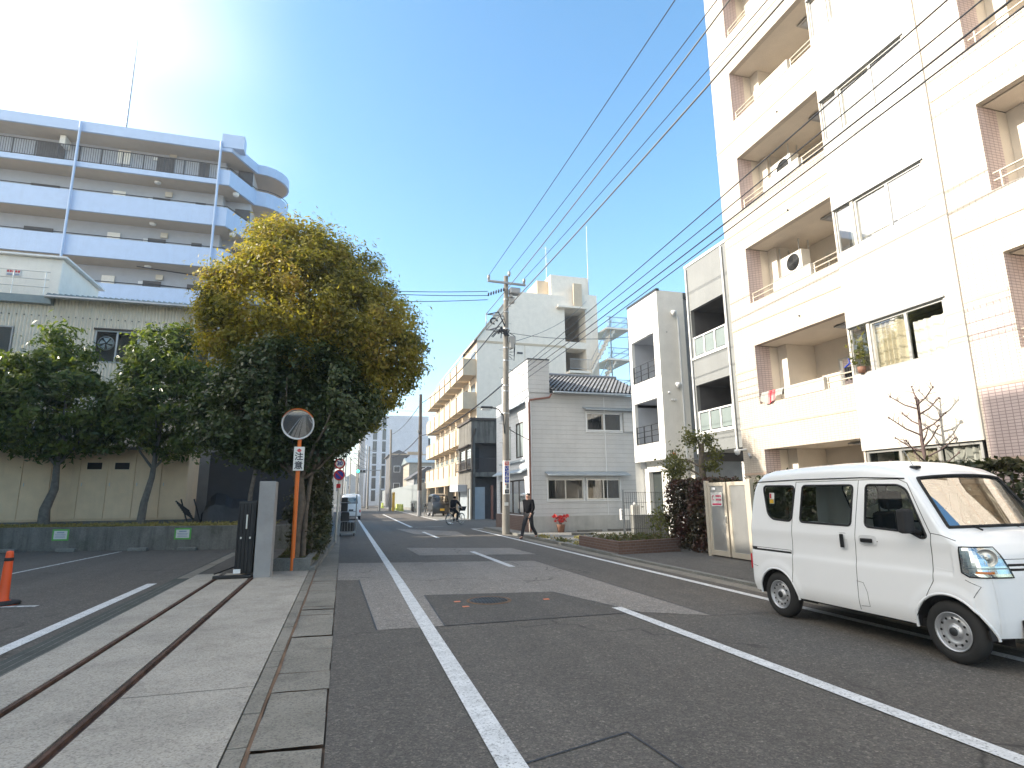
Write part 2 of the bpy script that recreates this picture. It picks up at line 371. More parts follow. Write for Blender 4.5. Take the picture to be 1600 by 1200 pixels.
    def build(s, name, mats, parent=None, bevel=0):
        me = bpy.data.meshes.new(name); off = WL.get(parent.name, (0, 0, 0)) if parent else (0, 0, 0)
        me.from_pydata([(v[0] - off[0], v[1] - off[1], v[2] - off[2]) for v in s.v], [], s.f)
        if not isinstance(mats, (list, tuple)): mats = [mats]
        for m in mats: me.materials.append(M[m] if isinstance(m, str) else m)
        for i, pl in enumerate(me.polygons):
            pl.material_index = min(s.m[i], len(mats) - 1); pl.use_smooth = i in s.smooth
        me.update(); o = bpy.data.objects.new(name, me); C.objects.link(o)
        if parent: o.parent = parent; WL[o.name] = off
        else: WL[o.name] = (0, 0, 0)
        if bevel:
            md = o.modifiers.new('b', 'BEVEL'); md.width = bevel; md.segments = 2; md.limit_method = 'ANGLE'
        return o
def thing(name, label, cat, loc=(0, 0, 0), group=None):
    o = bpy.data.objects.new(name, None); C.objects.link(o); o.location = loc; o.empty_display_size = .2
    WL[o.name] = tuple(loc); return tag(o, label, cat, group)
def tag(o, label, cat, group=None):
    o['label'] = label; o['category'] = cat
    if group: o['group'] = group
    return o
def struct(o): o['kind'] = 'structure'; return o
def stuff(o): o['kind'] = 'stuff'; return o
def dup(root, loc, rz=0, label=None):
    def cp(o, par):
        c = o.copy(); C.objects.link(c)
        if par: c.parent = par
        for ch in list(o.children): cp(ch, c)
        return c
    r = cp(root, None); r.location = loc; r.rotation_euler = (0, 0, rz)
    if label: r['label'] = label
    return r
def text(name, body, size, mat, parent, origin, right, up, extrude=.0015, align='CENTER', bold=0, sx=1):
    """lettering as a mesh; origin is the centre, right and up span its plane"""
    c = bpy.data.curves.new('lettering', 'FONT'); c.body = body; c.size = size; c.align_x = align; c.align_y = 'CENTER'; c.extrude = extrude; c.offset = bold; c.resolution_u = 3
    o = bpy.data.objects.new('lettering', c); C.objects.link(o); bpy.context.view_layer.update()
    dg = bpy.context.evaluated_depsgraph_get(); me = bpy.data.meshes.new_from_object(o.evaluated_get(dg)); bpy.data.objects.remove(o)
    r = Vector(right).normalized(); u = Vector(up).normalized(); n = r.cross(u); off = Vector(WL.get(parent.name, (0, 0, 0))) if parent else Vector()
    for v in me.vertices: v.co = Vector(origin) - off + r * v.co.x * sx + u * v.co.y + n * v.co.z
    me.materials.clear(); me.materials.append(M[mat]); me.name = name
    q = bpy.data.objects.new(name, me); C.objects.link(q)
    if parent: q.parent = parent; WL[q.name] = tuple(off)
    return q

# ------------------------------------------------------------------ foliage
def leaves(name, centers, size, mat, parent, rng, normals=None, aspect=.5, shade=None, spread=1.0):
    """one mesh of small folded leaves at centers (n,3)"""
    n = len(centers); c = np.asarray(centers, float)
    d = rng.normal(size=(n, 3)); d /= np.linalg.norm(d, axis=1)[:, None]
    if normals is not None:
        d = d * spread + normals; d /= np.linalg.norm(d, axis=1)[:, None]
    a = rng.normal(size=(n, 3)); a -= d * (a * d).sum(1)[:, None]; a /= np.linalg.norm(a, axis=1)[:, None]
    b = np.cross(d, a); sz = size * rng.uniform(.5, 1.4, n)[:, None]
    v = np.empty((n, 4, 3)); v[:, 0] = c - a * sz; v[:, 1] = c + b * sz * aspect + d * sz * .18; v[:, 2] = c + a * sz; v[:, 3] = c - b * sz * aspect + d * sz * .18
    off = np.array(WL.get(parent.name, (0, 0, 0))) if parent else np.zeros(3); v -= off
    me = bpy.data.meshes.new(name); me.vertices.add(n * 4); me.vertices.foreach_set('co', v.reshape(-1)); me.loops.add(n * 4)
    me.loops.foreach_set('vertex_index', np.arange(n * 4, dtype=np.int32)); me.polygons.add(n)
    me.polygons.foreach_set('loop_start', np.arange(0, n * 4, 4, dtype=np.int32)); me.polygons.foreach_set('loop_total', np.full(n, 4, dtype=np.int32))
    me.update(calc_edges=True)
    at = me.attributes.new('rnd', 'FLOAT', 'FACE'); at.data.foreach_set('value', (rng.random(n) if shade is None else shade).astype(np.float32))
    me.materials.append(M[mat]); o = bpy.data.objects.new(name, me); C.objects.link(o)
    if parent: o.parent = parent; WL[o.name] = tuple(off)
    return o
def crown_points(ells, n_clump, per, cr, rng, fill=.35, drop=.35):
    """clumps of leaves spread over the shells of several ellipsoids, some inside; returns points, outward normals and a clump tint"""
    ws = np.array([e[1][0] * e[1][2] for e in ells]); ws = ws / ws.sum(); P = []; Nn = []; T = []
    got = 0; tries = 0
    while got < n_clump and tries < n_clump * 20:
        tries += 1
        k = rng.choice(len(ells), p=ws); c = np.array(ells[k][0]); r = np.array(ells[k][1])
        d = rng.normal(size=3); d /= np.linalg.norm(d)
        rad = rng.uniform(.86, 1.06) if rng.random() > fill else rng.uniform(.3, .86)
        q = c + d * r * rad
        inside = False
        for j, e in enumerate(ells):
            if j != k and (((q - np.array(e[0])) / np.array(e[1])) ** 2).sum() < .62: inside = True
        if inside and rng.random() > .15: continue
        got += 1
        rr = cr * rng.uniform(.6, 1.3); m = int(per * rng.uniform(.6, 1.3))
        g = rng.normal(size=(m, 3)) * rr * np.array([.42, .42, .34])
        P.append(q + g); out = d / r; out /= np.linalg.norm(out); up = out * .8 + np.array([0, 0, .55]); Nn.append(np.tile(up, (m, 1)) + g / rr * .5); t0 = rng.random()
        T.append(np.clip(t0 * .75 + rng.random(m) * .25 + rng.normal(size=m) * .08, 0, 1))
    return np.concatenate(P), np.concatenate(Nn), np.concatenate(T)
# ------------------------------------------------------------------ camera, sun, sky
cam = bpy.data.cameras.new('camera'); co = bpy.data.objects.new('camera', cam); C.objects.link(co); scene.camera = co
yaw, pit, rol = .28217, .19384, -.010239
fw = Vector((math.sin(yaw) * math.cos(pit), math.cos(yaw) * math.cos(pit), math.sin(pit))); rt = Vector((math.cos(yaw), -math.sin(yaw), 0)); up = rt.cross(fw)
r2 = rt * math.cos(rol) + up * math.sin(rol); u2 = up * math.cos(rol) - rt * math.sin(rol)
co.matrix_world = Matrix(((r2.x, u2.x, -fw.x, 0), (r2.y, u2.y, -fw.y, 0), (r2.z, u2.z, -fw.z, 1.554), (0, 0, 0, 1)))
cam.sensor_width = 36; cam.lens = 900.85 / 1600 * 36; cam.clip_start = .05; cam.clip_end = 3000
SUN_AZ, SUN_EL = 80.0, 27.0            # degrees to the street's left of its direction, degrees up
sd = Vector((-math.sin(R(SUN_AZ)) * math.cos(R(SUN_EL)), math.cos(R(SUN_AZ)) * math.cos(R(SUN_EL)), math.sin(R(SUN_EL))))
sl = bpy.data.lights.new('sun', 'SUN'); sl.energy = 2.9; sl.angle = R(.53); sl.color = (1, .91, .78)
so = bpy.data.objects.new('sun', sl); C.objects.link(so); so.rotation_euler = sd.to_track_quat('Z', 'Y').to_euler(); so.location = (0, 0, 60)
w = bpy.data.worlds.new('World'); scene.world = w; w.use_nodes = True; t = w.node_tree
sky = N(t, 'ShaderNodeTexSky', sky_type='NISHITA'); sky.sun_disc = False; sky.sun_elevation = R(SUN_EL); sky.sun_rotation = R(-SUN_AZ)
sky.air_density = 1.0; sky.dust_density = 1.5; sky.ozone_density = 1.0; sky.altitude = 20
bg = t.nodes['Background']; bg.inputs['Strength'].default_value = .15
# thin cloud with the western glow painted in, widened to warm the shade
tc = N(t, 'ShaderNodeTexCoord'); mp = N(t, 'ShaderNodeMapping'); mp.inputs['Scale'].default_value = (1.0, 1.0, 2.6); L(t, tc.outputs['Generated'], mp.inputs['Vector'])
n1 = N(t, 'ShaderNodeTexNoise'); n1.inputs['Scale'].default_value = 1.1; n1.inputs['Detail'].default_value = 2; n1.inputs['Roughness'].default_value = .55; L(t, mp.outputs[0], n1.inputs['Vector'])
sx = N(t, 'ShaderNodeSeparateXYZ'); L(t, tc.outputs['Generated'], sx.inputs[0])
west = math1(t, 'MULTIPLY', math1(t, 'SUBTRACT', -.22, sx.outputs[0]), 1.0)
cl = N(t, 'ShaderNodeMapRange'); cl.interpolation_type = 'SMOOTHSTEP'; cl.inputs[1].default_value = .3; cl.inputs[2].default_value = 1.1; cl.inputs[4].default_value = .92
L(t, math1(t, 'ADD', n1.outputs['Fac'], west), cl.inputs[0])
hsv = N(t, 'ShaderNodeHueSaturation'); hsv.inputs['Hue'].default_value = .490; hsv.inputs['Saturation'].default_value = 1.24; hsv.inputs['Value'].default_value = .92; L(t, sky.outputs[0], hsv.inputs['Color'])
mx = N(t, 'ShaderNodeMix', data_type='RGBA'); L(t, cl.outputs[0], mx.inputs[0]); L(t, hsv.outputs[0], mx.inputs[6]); mx.inputs[7].default_value = (7.8, 7.1, 6.0, 1)
L(t, mx.outputs[2], bg.inputs['Color'])
vs = scene.view_settings; vs.view_transform = 'Standard'; vs.look = 'None'; vs.exposure = 1.62; vs.gamma = 1
scene.cycles.use_denoising = True
scene.cycles.max_bounces = 8; scene.cycles.transparent_max_bounces = 16; scene.cycles.diffuse_bounces = 4
scene.cycles.sample_clamp_indirect = 8

# ------------------------------------------------------------------ ground, street, pavements
def sheet(name, poly, z, mat, kind='structure'):
    o = MB().add([(x, y, z) for x, y in poly], [tuple(range(len(poly)))]).build(name, mat); o['kind'] = kind; return o
def rect(x0, x1, y0, y1): return [(x0, y0), (x1, y0), (x1, y1), (x0, y1)]
sheet('ground', rect(-200, 200, -100, 510), -.06, 'ground')
sheet('road', rect(-.04, 6.55, -14, 300), 0, 'asphalt')
sheet('side_street', rect(6.55, 70, 30.0, 40.6), 0, 'asphalt')
sheet('patched_road', [(-.03, 15.35), (4.62, 14.15), (4.72, 7.0), (3.95, 7.5), (3.42, 9.5), (1.34, 9.88), (1.28, 7.5), (.46, 7.53), (.37, 12.1), (-.03, 12.2)], .004, 'asphalt_pale')
sheet('patched_road', [(1.34, 9.88), (3.42, 9.5), (3.95, 7.5), (1.28, 7.5)], .004, 'asphalt_dark')
sheet('patched_road', [(2.0, 19.2), (5.1, 17.9), (5.2, 15.7), (2.1, 16.6)], .004, 'asphalt_pale')
sheet('patched_road', [(2.7, 31.5), (5.2, 27.5), (5.0, 24.0), (3.1, 26.2)], .004, 'asphalt_pale')
sheet('parking_ground', [(-30, -10), (-3.2, -10), (-3.2, 13.2), (-1.5, 13.2), (-1.5, 21), (-30, 29)], -.004, 'asphalt_lot')
sheet('channel_ground', rect(-3.2, -2.88, -10, 20), .001, 'channel')
for x in (-3.12, -3.02, -2.93): sheet('channel_ground', rect(x, x + .012, -10, 13), .004, 'concrete_old')
def driveway():
    mb = MB(); xs = [-2.88, -2.40, -2.31, -1.73, -1.63, -.64]; y0, y1 = -8, 14.05
    mb.quad((-2.88, y0, .02), (-2.41, y0, .02), (-2.41, y1, .02), (-2.88, y1, .02)); mb.quad((-2.31, y0, .02), (-1.74, y0, .02), (-1.74, y1, .02), (-2.31, y1, .02))
    for a, b in ((y0, 5.62), (5.632, y1)): mb.quad((-1.63, a, .02), (-.645, a, .02), (-.645, b, .02), (-1.63, b, .02))
    for x in (-2.41, -2.31, -1.74, -1.63, -.645, -2.88): mb.quad((x, y0, .02), (x, y1, .02), (x, y1, -.05), (x, y0, -.05))
    o = mb.build('drive_pavement', 'concrete_drive'); struct(o)
driveway()
for x in (-2.36, -1.685):               # the two rails that the sliding gate runs on
    mb = MB(); mb.prism([(x - .05, -.045), (x + .05, -.045), (x + .05, .006), (x + .018, .008), (x + .016, .034), (x - .016, .034), (x - .018, .008), (x - .05, .006)], -8, 13.6, 'Y')
    tag(mb.build('gate_rail', 'rust'), 'rusty gate rail sunk in the concrete drive, ' + ('the one beside the drainage channel' if x < -2 else 'the one on the kerb side'), 'rail', 'gate rails in the drive')
rg = random.Random(3)
mb = MB(); y = -6
while y < 14.2:                          # gutter slabs with open joints
    l = rg.choice((.24, .3, .42, .6, .6)) * rg.uniform(.9, 1.08); dz = rg.uniform(-.01, .008); tw = rg.uniform(-.03, .03)
    g0, g1 = rg.uniform(.003, .016), rg.uniform(.003, .016); nn2 = 7; A = []; B = []
    for q in range(nn2 + 1): f = q / nn2; x = -.49 + (.445 + rg.uniform(-.014, .004) * (q == nn2)) * f; A.append((x, y + g0 + tw * f + rg.uniform(-.006, .006), .012 + dz - .01 * f)); B.append((x, y + l - g1 + tw * f + rg.uniform(-.006, .006), .012 + dz * .3 - .01 * f))
    for q in range(nn2): mb.add([A[q], A[q + 1], B[q + 1], B[q]], [(0, 1, 2, 3)])
    y += l
y = -6
while y < 14.2:
    l = .61 * rg.uniform(.95, 1.03); dz = rg.uniform(-.004, .004); mb.box(-.63, -.515, y + .006, y + l - .006, -.04, .024 + dz); y += l
struct(mb.build('gutter_pavement', 'concrete_gutter'))
mb = MB(); k = 0
pts = [(-.503 + .008 * math.sin(i * 1.3), -6 + i * .4) for i in range(51)]
for i in range(50): mb.quad((pts[i][0] - .016, pts[i][1], .0165), (pts[i][0] + .014, pts[i][1], .0165), (pts[i + 1][0] + .014, pts[i + 1][1], .0165), (pts[i + 1][0] - .016, pts[i + 1][1], .0165))
mb.quad((-.64, -6, -.02), (-.04, -6, -.02), (-.04, 14.2, -.02), (-.64, 14.2, -.02))
struct(mb.build('gutter_ground', 'rustline'))
sheet('gutter_pavement', [(-.55, 14.2), (-.04, 14.2), (-.04, 60), (-.35, 60), (-.35, 24)], .003, 'concrete_gutter')
# right side: gutter, kerb, pavement and the open forecourt of the corner house
sheet('gutter_pavement', rect(6.55, 6.86, -14, 30), .003, 'concrete_gutter')
mb = MB(); y = -12
while y < 29.4:
    l = .6; zt = .05 if y < 14 else .075
    mb.box(6.86 + (.12 if y > 14 else 0) * min(1, (y - 14) / 5), 6.99 + (.12 if y > 14 else 0) * min(1, (y - 14) / 5), y + .004, y + l - .004, -.05, zt); y += l
struct(mb.build('kerb', 'concrete_kerb'))
mb = MB(); mb.box(6.99, 10.78, -14, 14.42, -.05, .046); struct(mb.build('pavement', 'asphalt_walk'))
mb = MB(); mb.box(7.12, 13.6, 16.9, 24.38, -.05, .055); struct(mb.build('forecourt_ground', 'concrete_yard'))
mb = MB(); mb.box(7.0, 7.12, 14.5, 24.38, -.05, .05); mb.box(7.12, 13.6, 16.2, 16.9, -.05, .053); mb.box(7.0, 7.84, 24.38, 29.6, -.05, .05); mb.box(6.6, 10.2, 40.7, 130, -.05, .03); struct(mb.build('footpath', 'concrete_yard'))
# painted lines
def line(poly, mat='paint', z=.008): sheet('road_marking', poly, z, mat)
def strip(x0, y0, x1, y1, wd, mat='paint', z=.008):
    d = Vector((x1 - x0, y1 - y0, 0)).normalized(); n = Vector((-d.y, d.x, 0)) * wd / 2
    line([(x0 + n.x, y0 + n.y), (x0 - n.x, y0 - n.y), (x1 - n.x, y1 - n.y), (x1 + n.x, y1 + n.y)], mat, z)
strip(.97, -3, 1.10, 12, .17); strip(1.10, 12, 1.24, 62, .16)
strip(4.02, -3, 3.80, 7.9, .15); strip(3.76, 13.1, 3.70, 17.15, .15); strip(3.68, 23.4, 3.66, 27.8, .15); strip(3.65, 32.5, 3.9, 60, .16)
strip(6.16, -3, 6.34, 29.2, .14); strip(6.27, 29.3, 9.2, 31.0, .14); strip(6.45, 35.5, 6.6, 37.6, .14); strip(6.45, 41.5, 6.6, 75, .14)
strip(3.85, 32.3, 5.4, 32.6, .12, 'paint_worn')
strip(-3.43, -3, -3.43, 13.0, .17, 'paint', .003); strip(-7.0, 15.6, -6.62, 21.4, .11, 'paint_worn', .003); strip(-5.4, 11.1, -4.4, 10.9, .12, 'paint_worn', .003)
strip(-3.04, 13.6, -3.0, 19.6, .24, 'concrete_gutter', .0035)
# tar seams round the repairs
for (x0, y0, x1, y1) in ((1.34, 9.88, 1.28, 7.5), (1.28, 7.5, 3.95, 7.5), (3.42, 9.5, 3.95, 7.5), (1.34, 9.88, 3.42, 9.5), (.46, 7.53, .37, 12.1), (-.03, 15.35, 4.62, 14.15), (4.62, 14.15, 4.72, 7.0), (4.72, 7.0, 6.5, 6.75), (1.1, 3.62, 1.9, 3.86), (1.9, 3.86, 2.05, 2.4), (2.0, 19.2, 5.1, 17.9)): strip(x0, y0, x1, y1, .014, 'cable', .0062)
# manhole
t0 = thing('manhole_cover', 'round iron manhole cover with a worn orange rim in the dark road patch', 'manhole cover', (2.22, 9.05, .004))
MB().lathe([(.345, -.01), (.345, .006), (.30, .007), (.30, -.01)], (2.22, 9.05, .004), n=36).build('frame', 'rustline', t0)
mb = MB().lathe([(.298, -.01), (.298, .004), (0, .004)], (2.22, 9.05, .004), n=36)
for i in range(-5, 6):
    for j in range(-5, 6):
        if math.hypot(i * .05, j * .05) < .27: mb.box(2.22 + i * .05 - .016, 2.22 + i * .05 + .016, 9.05 + j * .05 - .016, 9.05 + j * .05 + .016, .006, .0125)
mb.build('lid', 'dark_metal', t0)
for (x, y) in ((1.78, 8.66), (3.08, 8.85), (1.74, 9.1)):
    sheet('road_marking', [(x - .05, y - .045), (x + .05, y - .04), (x + .045, y + .045), (x - .05, y + .04)], .0085, 'orange')

# ------------------------------------------------------------------ retaining wall, bank and what stands by it
def wy(x): return 20.6 - .283 * (x + 1.9)      # foot of the wall
a, b = (-24, wy(-24)), (-1.5, wy(-1.5))
mb = MB(); nn = Vector((b[0] - a[0], b[1] - a[1], 0)).normalized(); pn = Vector((-nn.y, nn.x, 0))
mb.prism([a, b, (b[0] + pn.x * .22, b[1] + pn.y * .22), (a[0] + pn.x * .22, a[1] + pn.y * .22)], -.05, .74)
rw = mb.build('retaining_wall', 'concrete_old', None, .012); tag(rw, 'low mossy stained concrete wall holding the bank behind the parking lot', 'wall')
sheet('bank_terrain', [(a[0], a[1] + .2), (b[0], b[1] + .2), (-1.5, 28.4), (-24, 28.4)], .70, 'soil')
rng = np.random.default_rng(11)
n = 5200; gx = rng.uniform(-16, -2.2, n); gy = 20.6 - .283 * (gx + 1.9) + .28 + rng.exponential(.8, n)
keep = gy < 28; gx, gy = gx[keep], gy[keep]; nn_ = len(gx)
stuff(leaves('dry_grass', np.stack([gx, gy, .70 + rng.uniform(0, .09, nn_)], 1), .075, 'drygrass', None, rng, np.tile([0, 0, .2], (nn_, 1)), .22))
for (px0, px1) in ((-10.6, -9.72), (-8.75, -7.95), (-6.55, -5.8), (-5.05, -4.3)):
    x = (px0 + px1) / 2; mb = MB(); ang = math.atan2(nn.y, nn.x)
    mb.obox((x, wy(x) - .32, .045), (.6, .14, .11), ang)
    tag(mb.build('wheel_stop', 'concrete_kerb', None, .02), 'low wheel stop at the stained wall, ' + {-10.6: 'nearest the orange cone post', -8.75: 'between cone post and first paper notice', -6.55: 'between the two paper notices', -5.05: 'beside the notice by the black gate'}[px0], 'wheel stop', 'wheel stops along the low wall')
for x, which in ((-8.72, 'closer to the orange cone'), (-4.93, 'closer to the black gate')):
    t0 = thing('paper_notice', 'green taped paper notice on the low stained wall, ' + which, 'notice', (x, wy(x) - .01, .5), 'notices taped on the low wall')
    r = Vector((nn.x, nn.y, 0)); fr = -pn; o0 = Vector((x, wy(x), .50)) + fr * .006
    def sq(o, w_, h_): return [o - r * w_ / 2 - Vector((0, 0, h_ / 2)), o + r * w_ / 2 - Vector((0, 0, h_ / 2)), o + r * w_ / 2 + Vector((0, 0, h_ / 2)), o - r * w_ / 2 + Vector((0, 0, h_ / 2))]
    MB().quad(*[v[:] for v in sq(o0, .54, .36)]).build('tape_edge', 'green_tape', t0); MB().quad(*[v[:] for v in sq(o0 + fr * .004, .43, .26)]).build('sheet', 'paper', t0)
    mb = MB()
    for k, (ww, hh) in enumerate(((.24, .04), (.34, .016), (.3, .016), (.33, .016))): mb.quad(*[v[:] for v in sq(o0 + fr * .007 + Vector((0, 0, .075 - k * .045 - (.02 if k else 0))), ww, hh)])
    mb.build('print_lines', 'paper_blue', t0)
# orange post on a black foot
t0 = thing('cone_post', 'slim orange plastic cone post with black band on a weighted base in the parking lot', 'traffic cone', (-4.98, 11.2, 0))
MB().lathe([(.085, .05), (.07, .1), (.062, .5), (.05, .76), (.045, .8), (0, .81)], (-4.98, 11.2, 0)).build('post', 'orange_cone', t0)
MB().lathe([(.2, 0), (.2, .03), (.12, .06), (.05, .065)], (-4.98, 11.2, 0)).build('base', 'orange_cone', t0)
MB().lathe([(.058, .655), (.062, .66), (.06, .70), (.055, .705)], (-4.98, 11.2, 0)).build('band', 'black_matte', t0)
MB().lathe([(.225, .012), (.23, .03), (.21, .05), (.13, .07), (.1, .06)], (-4.98, 11.2, 0)).build('weight_ring', 'rubber', t0)
# gate post and the folded sliding gate
pl = MB().box(-1.665, -1.345, 13.05, 13.5, 0, 1.93).build('gate_pillar', 'concrete_pillar', None, .018); tag(pl, 'square pale concrete gate pillar beside the folded black gate', 'pillar')
t0 = thing('sliding_gate', 'folded black metal sliding gate parked beside the concrete pillar', 'gate', (-1.85, 13.3, 0))
MB().bbox(-2.03, -1.70, 13.12, 15.4, .1, 1.53, .01).build('leaf_stack', 'black', t0)
MB().bbox(-2.40, -1.70, 13.02, 13.12, .03, .085, .008).build('foot_bar', 'black', t0)
mb = MB()
for i in range(5): mb.box(-2.028 + i * .068, -2.0 + i * .068, 13.085, 13.119, .12, 1.48)
mb.build('upright_bars', 'black_matte', t0)
MB().bbox(-1.87, -1.84, 13.06, 13.085, .98, 1.26, .004).build('lock_plate', 'alu', t0)
for x in (-1.96, -1.79): MB().bbox(x, x + .03, 13.07, 13.085, .78, .82, .003).build('bolt', 'alu', t0)
MB().bbox(-2.03, -1.9, 13.0, 13.04, .12, .2, .004).build('wheel_bracket', 'white_metal', t0)
MB().tube([(-2.38, 13.07, .12), (-2.03, 13.5, .22)], .015).build('brace', 'black', t0)
# planter with kerb, soil
mb = MB(); mb.prism([(-1.42, 14.12), (-.62, 13.92), (-.30, 22.2), (-.48, 22.2), (-.76, 14.1), (-1.42, 14.26)], 0, .28)
tag(mb.build('planter_kerb', 'concrete_kerb', None, .012), 'raised concrete kerb round the tree bed beside the street', 'planter')
sheet('bed_ground', [(-1.42, 14.2), (-.72, 14.1), (-.45, 22.2), (-3.2, 22.2), (-1.5, 20.9)], .2, 'soil')
mb = MB(); mb.prism([(-.62, 13.92), (-.52, 13.92), (-.18, 22.3), (-.30, 22.2)], -.02, .11); struct(mb.build('kerb', 'concrete_kerb', None, .01))
n = 2600; gx = rng.uniform(-1.4, -.5, n); gy = rng.uniform(14.2, 21.5, n)
stuff(leaves('fallen_leaves', np.stack([gx, gy, np.full(n, .21) + rng.uniform(0, .03, n)], 1), .045, 'weed', None, rng, np.tile([0, 0, 1.5], (n, 1)), .5))
# safety mirror
t0 = thing('traffic_mirror', 'round convex traffic mirror on an orange post with a caution plate', 'traffic mirror', (-1.01, 14.05, 0))
MB().tube([(-1.01, 14.05, -.02), (-1.01, 14.05, 3.0)], .045, 14).build('post', 'orange', t0)
mc = (-1.06, 13.93, 3.24); prof = []
for i in range(9): a_ = i / 8; prof.append((.33 * a_, .035 * (1 - a_ * a_)))
mr = MB(); q = [(r_, h) for r_, h in prof[::-1]]; mr.lathe(q, (0, 0, 0), 'Y', 36)
def place(mb, c, rz, rx=0):
    mt = Matrix.Translation(c) @ Matrix.Rotation(rz, 4, 'Z') @ Matrix.Rotation(rx, 4, 'X'); mb.v = [tuple(mt @ Vector(v)) for v in mb.v]; return mb
MZ, MX = R(-4), R(15)
place(mr, mc, MZ, MX).build('mirror_face', 'mirror_glass', t0)
place(MB().lathe([(.33, -.02), (.355, -.02), (.36, .0), (.355, .03), (.33, .03), (.325, .0)], (0, 0, 0), 'Y', 36), mc, MZ, MX).build('rim', 'white_metal', t0)
place(MB().lathe([(.0, -.13), (.2, -.11), (.32, -.04), (.345, -.01)], (0, 0, 0), 'Y', 28), mc, MZ, MX).build('back_shell', 'orange', t0)
mb = MB(); m_ = 14
for i in range(m_):
    a0, a1 = R(25 + 130 * i / m_), R(25 + 130 * (i + 1) / m_); r0 = .365
    f0 = .03 + .14 * math.sin((i / m_) * math.pi); f1 = .03 + .14 * math.sin(((i + 1) / m_) * math.pi)
    mb.quad((r0 * math.cos(a0), 0, r0 * math.sin(a0)), (r0 * math.cos(a1), 0, r0 * math.sin(a1)), (r0 * math.cos(a1), -f1, r0 * math.sin(a1)), (r0 * math.cos(a0), -f0, r0 * math.sin(a0)))
hd = place(mb, mc, MZ, MX).build('hood', 'orange', t0); sm = hd.modifiers.new('s', 'SOLIDIFY'); sm.thickness = .008
MB().tube([(-1.01, 14.05, 2.95), (-1.03, 14.03, 3.2)], .03).build('bracket', 'orange', t0)
pl = MB().bbox(-1.115, -.885, 13.985, 13.995, 2.19, 2.73, .004).build('caution_plate', 'signwhite', t0)
text('lettering', '注', .19, 'ink', pl, (-1.0, 13.982, 2.50), (1, 0, 0), (0, 0, 1), bold=.003); text('lettering', '意', .19, 'ink', pl, (-1.0, 13.982, 2.30), (1, 0, 0), (0, 0, 1), bold=.003)
mb = MB(); y_ = 13.982
mb.add([(-1.05, y_, 2.645), (-.95, y_, 2.645), (-.97, y_, 2.625), (-.97, y_, 2.612), (-1.03, y_, 2.612), (-1.03, y_, 2.625)], [(0, 1, 2, 3, 4, 5)]); mb.add([(-1.06, y_, 2.648), (-.94, y_, 2.648), (-1.0, y_, 2.69)], [(0, 1, 2)]); mb.build('red_mark', 'signred', pl)
# speed limit and no-parking signs
t0 = thing('road_sign_post', 'grey post with a speed limit 30 disc above a blue no-parking disc', 'road sign', (-.12, 22.5, 0))
MB().tube([(-.2, 22.5, 0), (-.13, 22.5, 3.05)], .038, 12).build('post', 'alu', t0)
def disc(mb, c, r0, r1, y, n=32):
    vs = [(c[0] + r1 * math.cos(2 * math.pi * k / n), y, c[1] + r1 * math.sin(2 * math.pi * k / n)) for k in range(n)]
    if r0 == 0: mb.add(vs, [tuple(range(n))]); return mb
    vi = [(c[0] + r0 * math.cos(2 * math.pi * k / n), y, c[1] + r0 * math.sin(2 * math.pi * k / n)) for k in range(n)]
    return mb.add(vs + vi, [(k, (k + 1) % n, n + (k + 1) % n, n + k) for k in range(n)])
for (cz, nm, face) in ((2.84, 'speed_limit_disc', 'signwhite'), (2.42, 'no_parking_disc', 'signblue')):
    c = (-.165, cz); d0 = MB().lathe([(0, -.01), (.2, -.01), (.2, .004), (0, .004)], (c[0], 22.44, cz), 'Y', 32).build(nm, 'alu', t0)
    disc(MB(), c, 0, .196, 22.434).build('face', face, d0); disc(MB(), c, .145, .196, 22.431).build('ring', 'signred', d0)
    if face == 'signwhite': text('lettering', '30', .2, 'signblue', d0, (c[0], 22.428, cz), (1, 0, 0), (0, 0, 1), bold=.006)
    else: MB().obox((c[0], 22.4285, cz), (.31, .002, .045), 0, 0, R(45)).build('slash', 'signred', d0)
MB().bbox(-.25, -.1, 22.45, 22.46, 1.95, 2.1, .003).build('supplement_plate', 'red', t0)
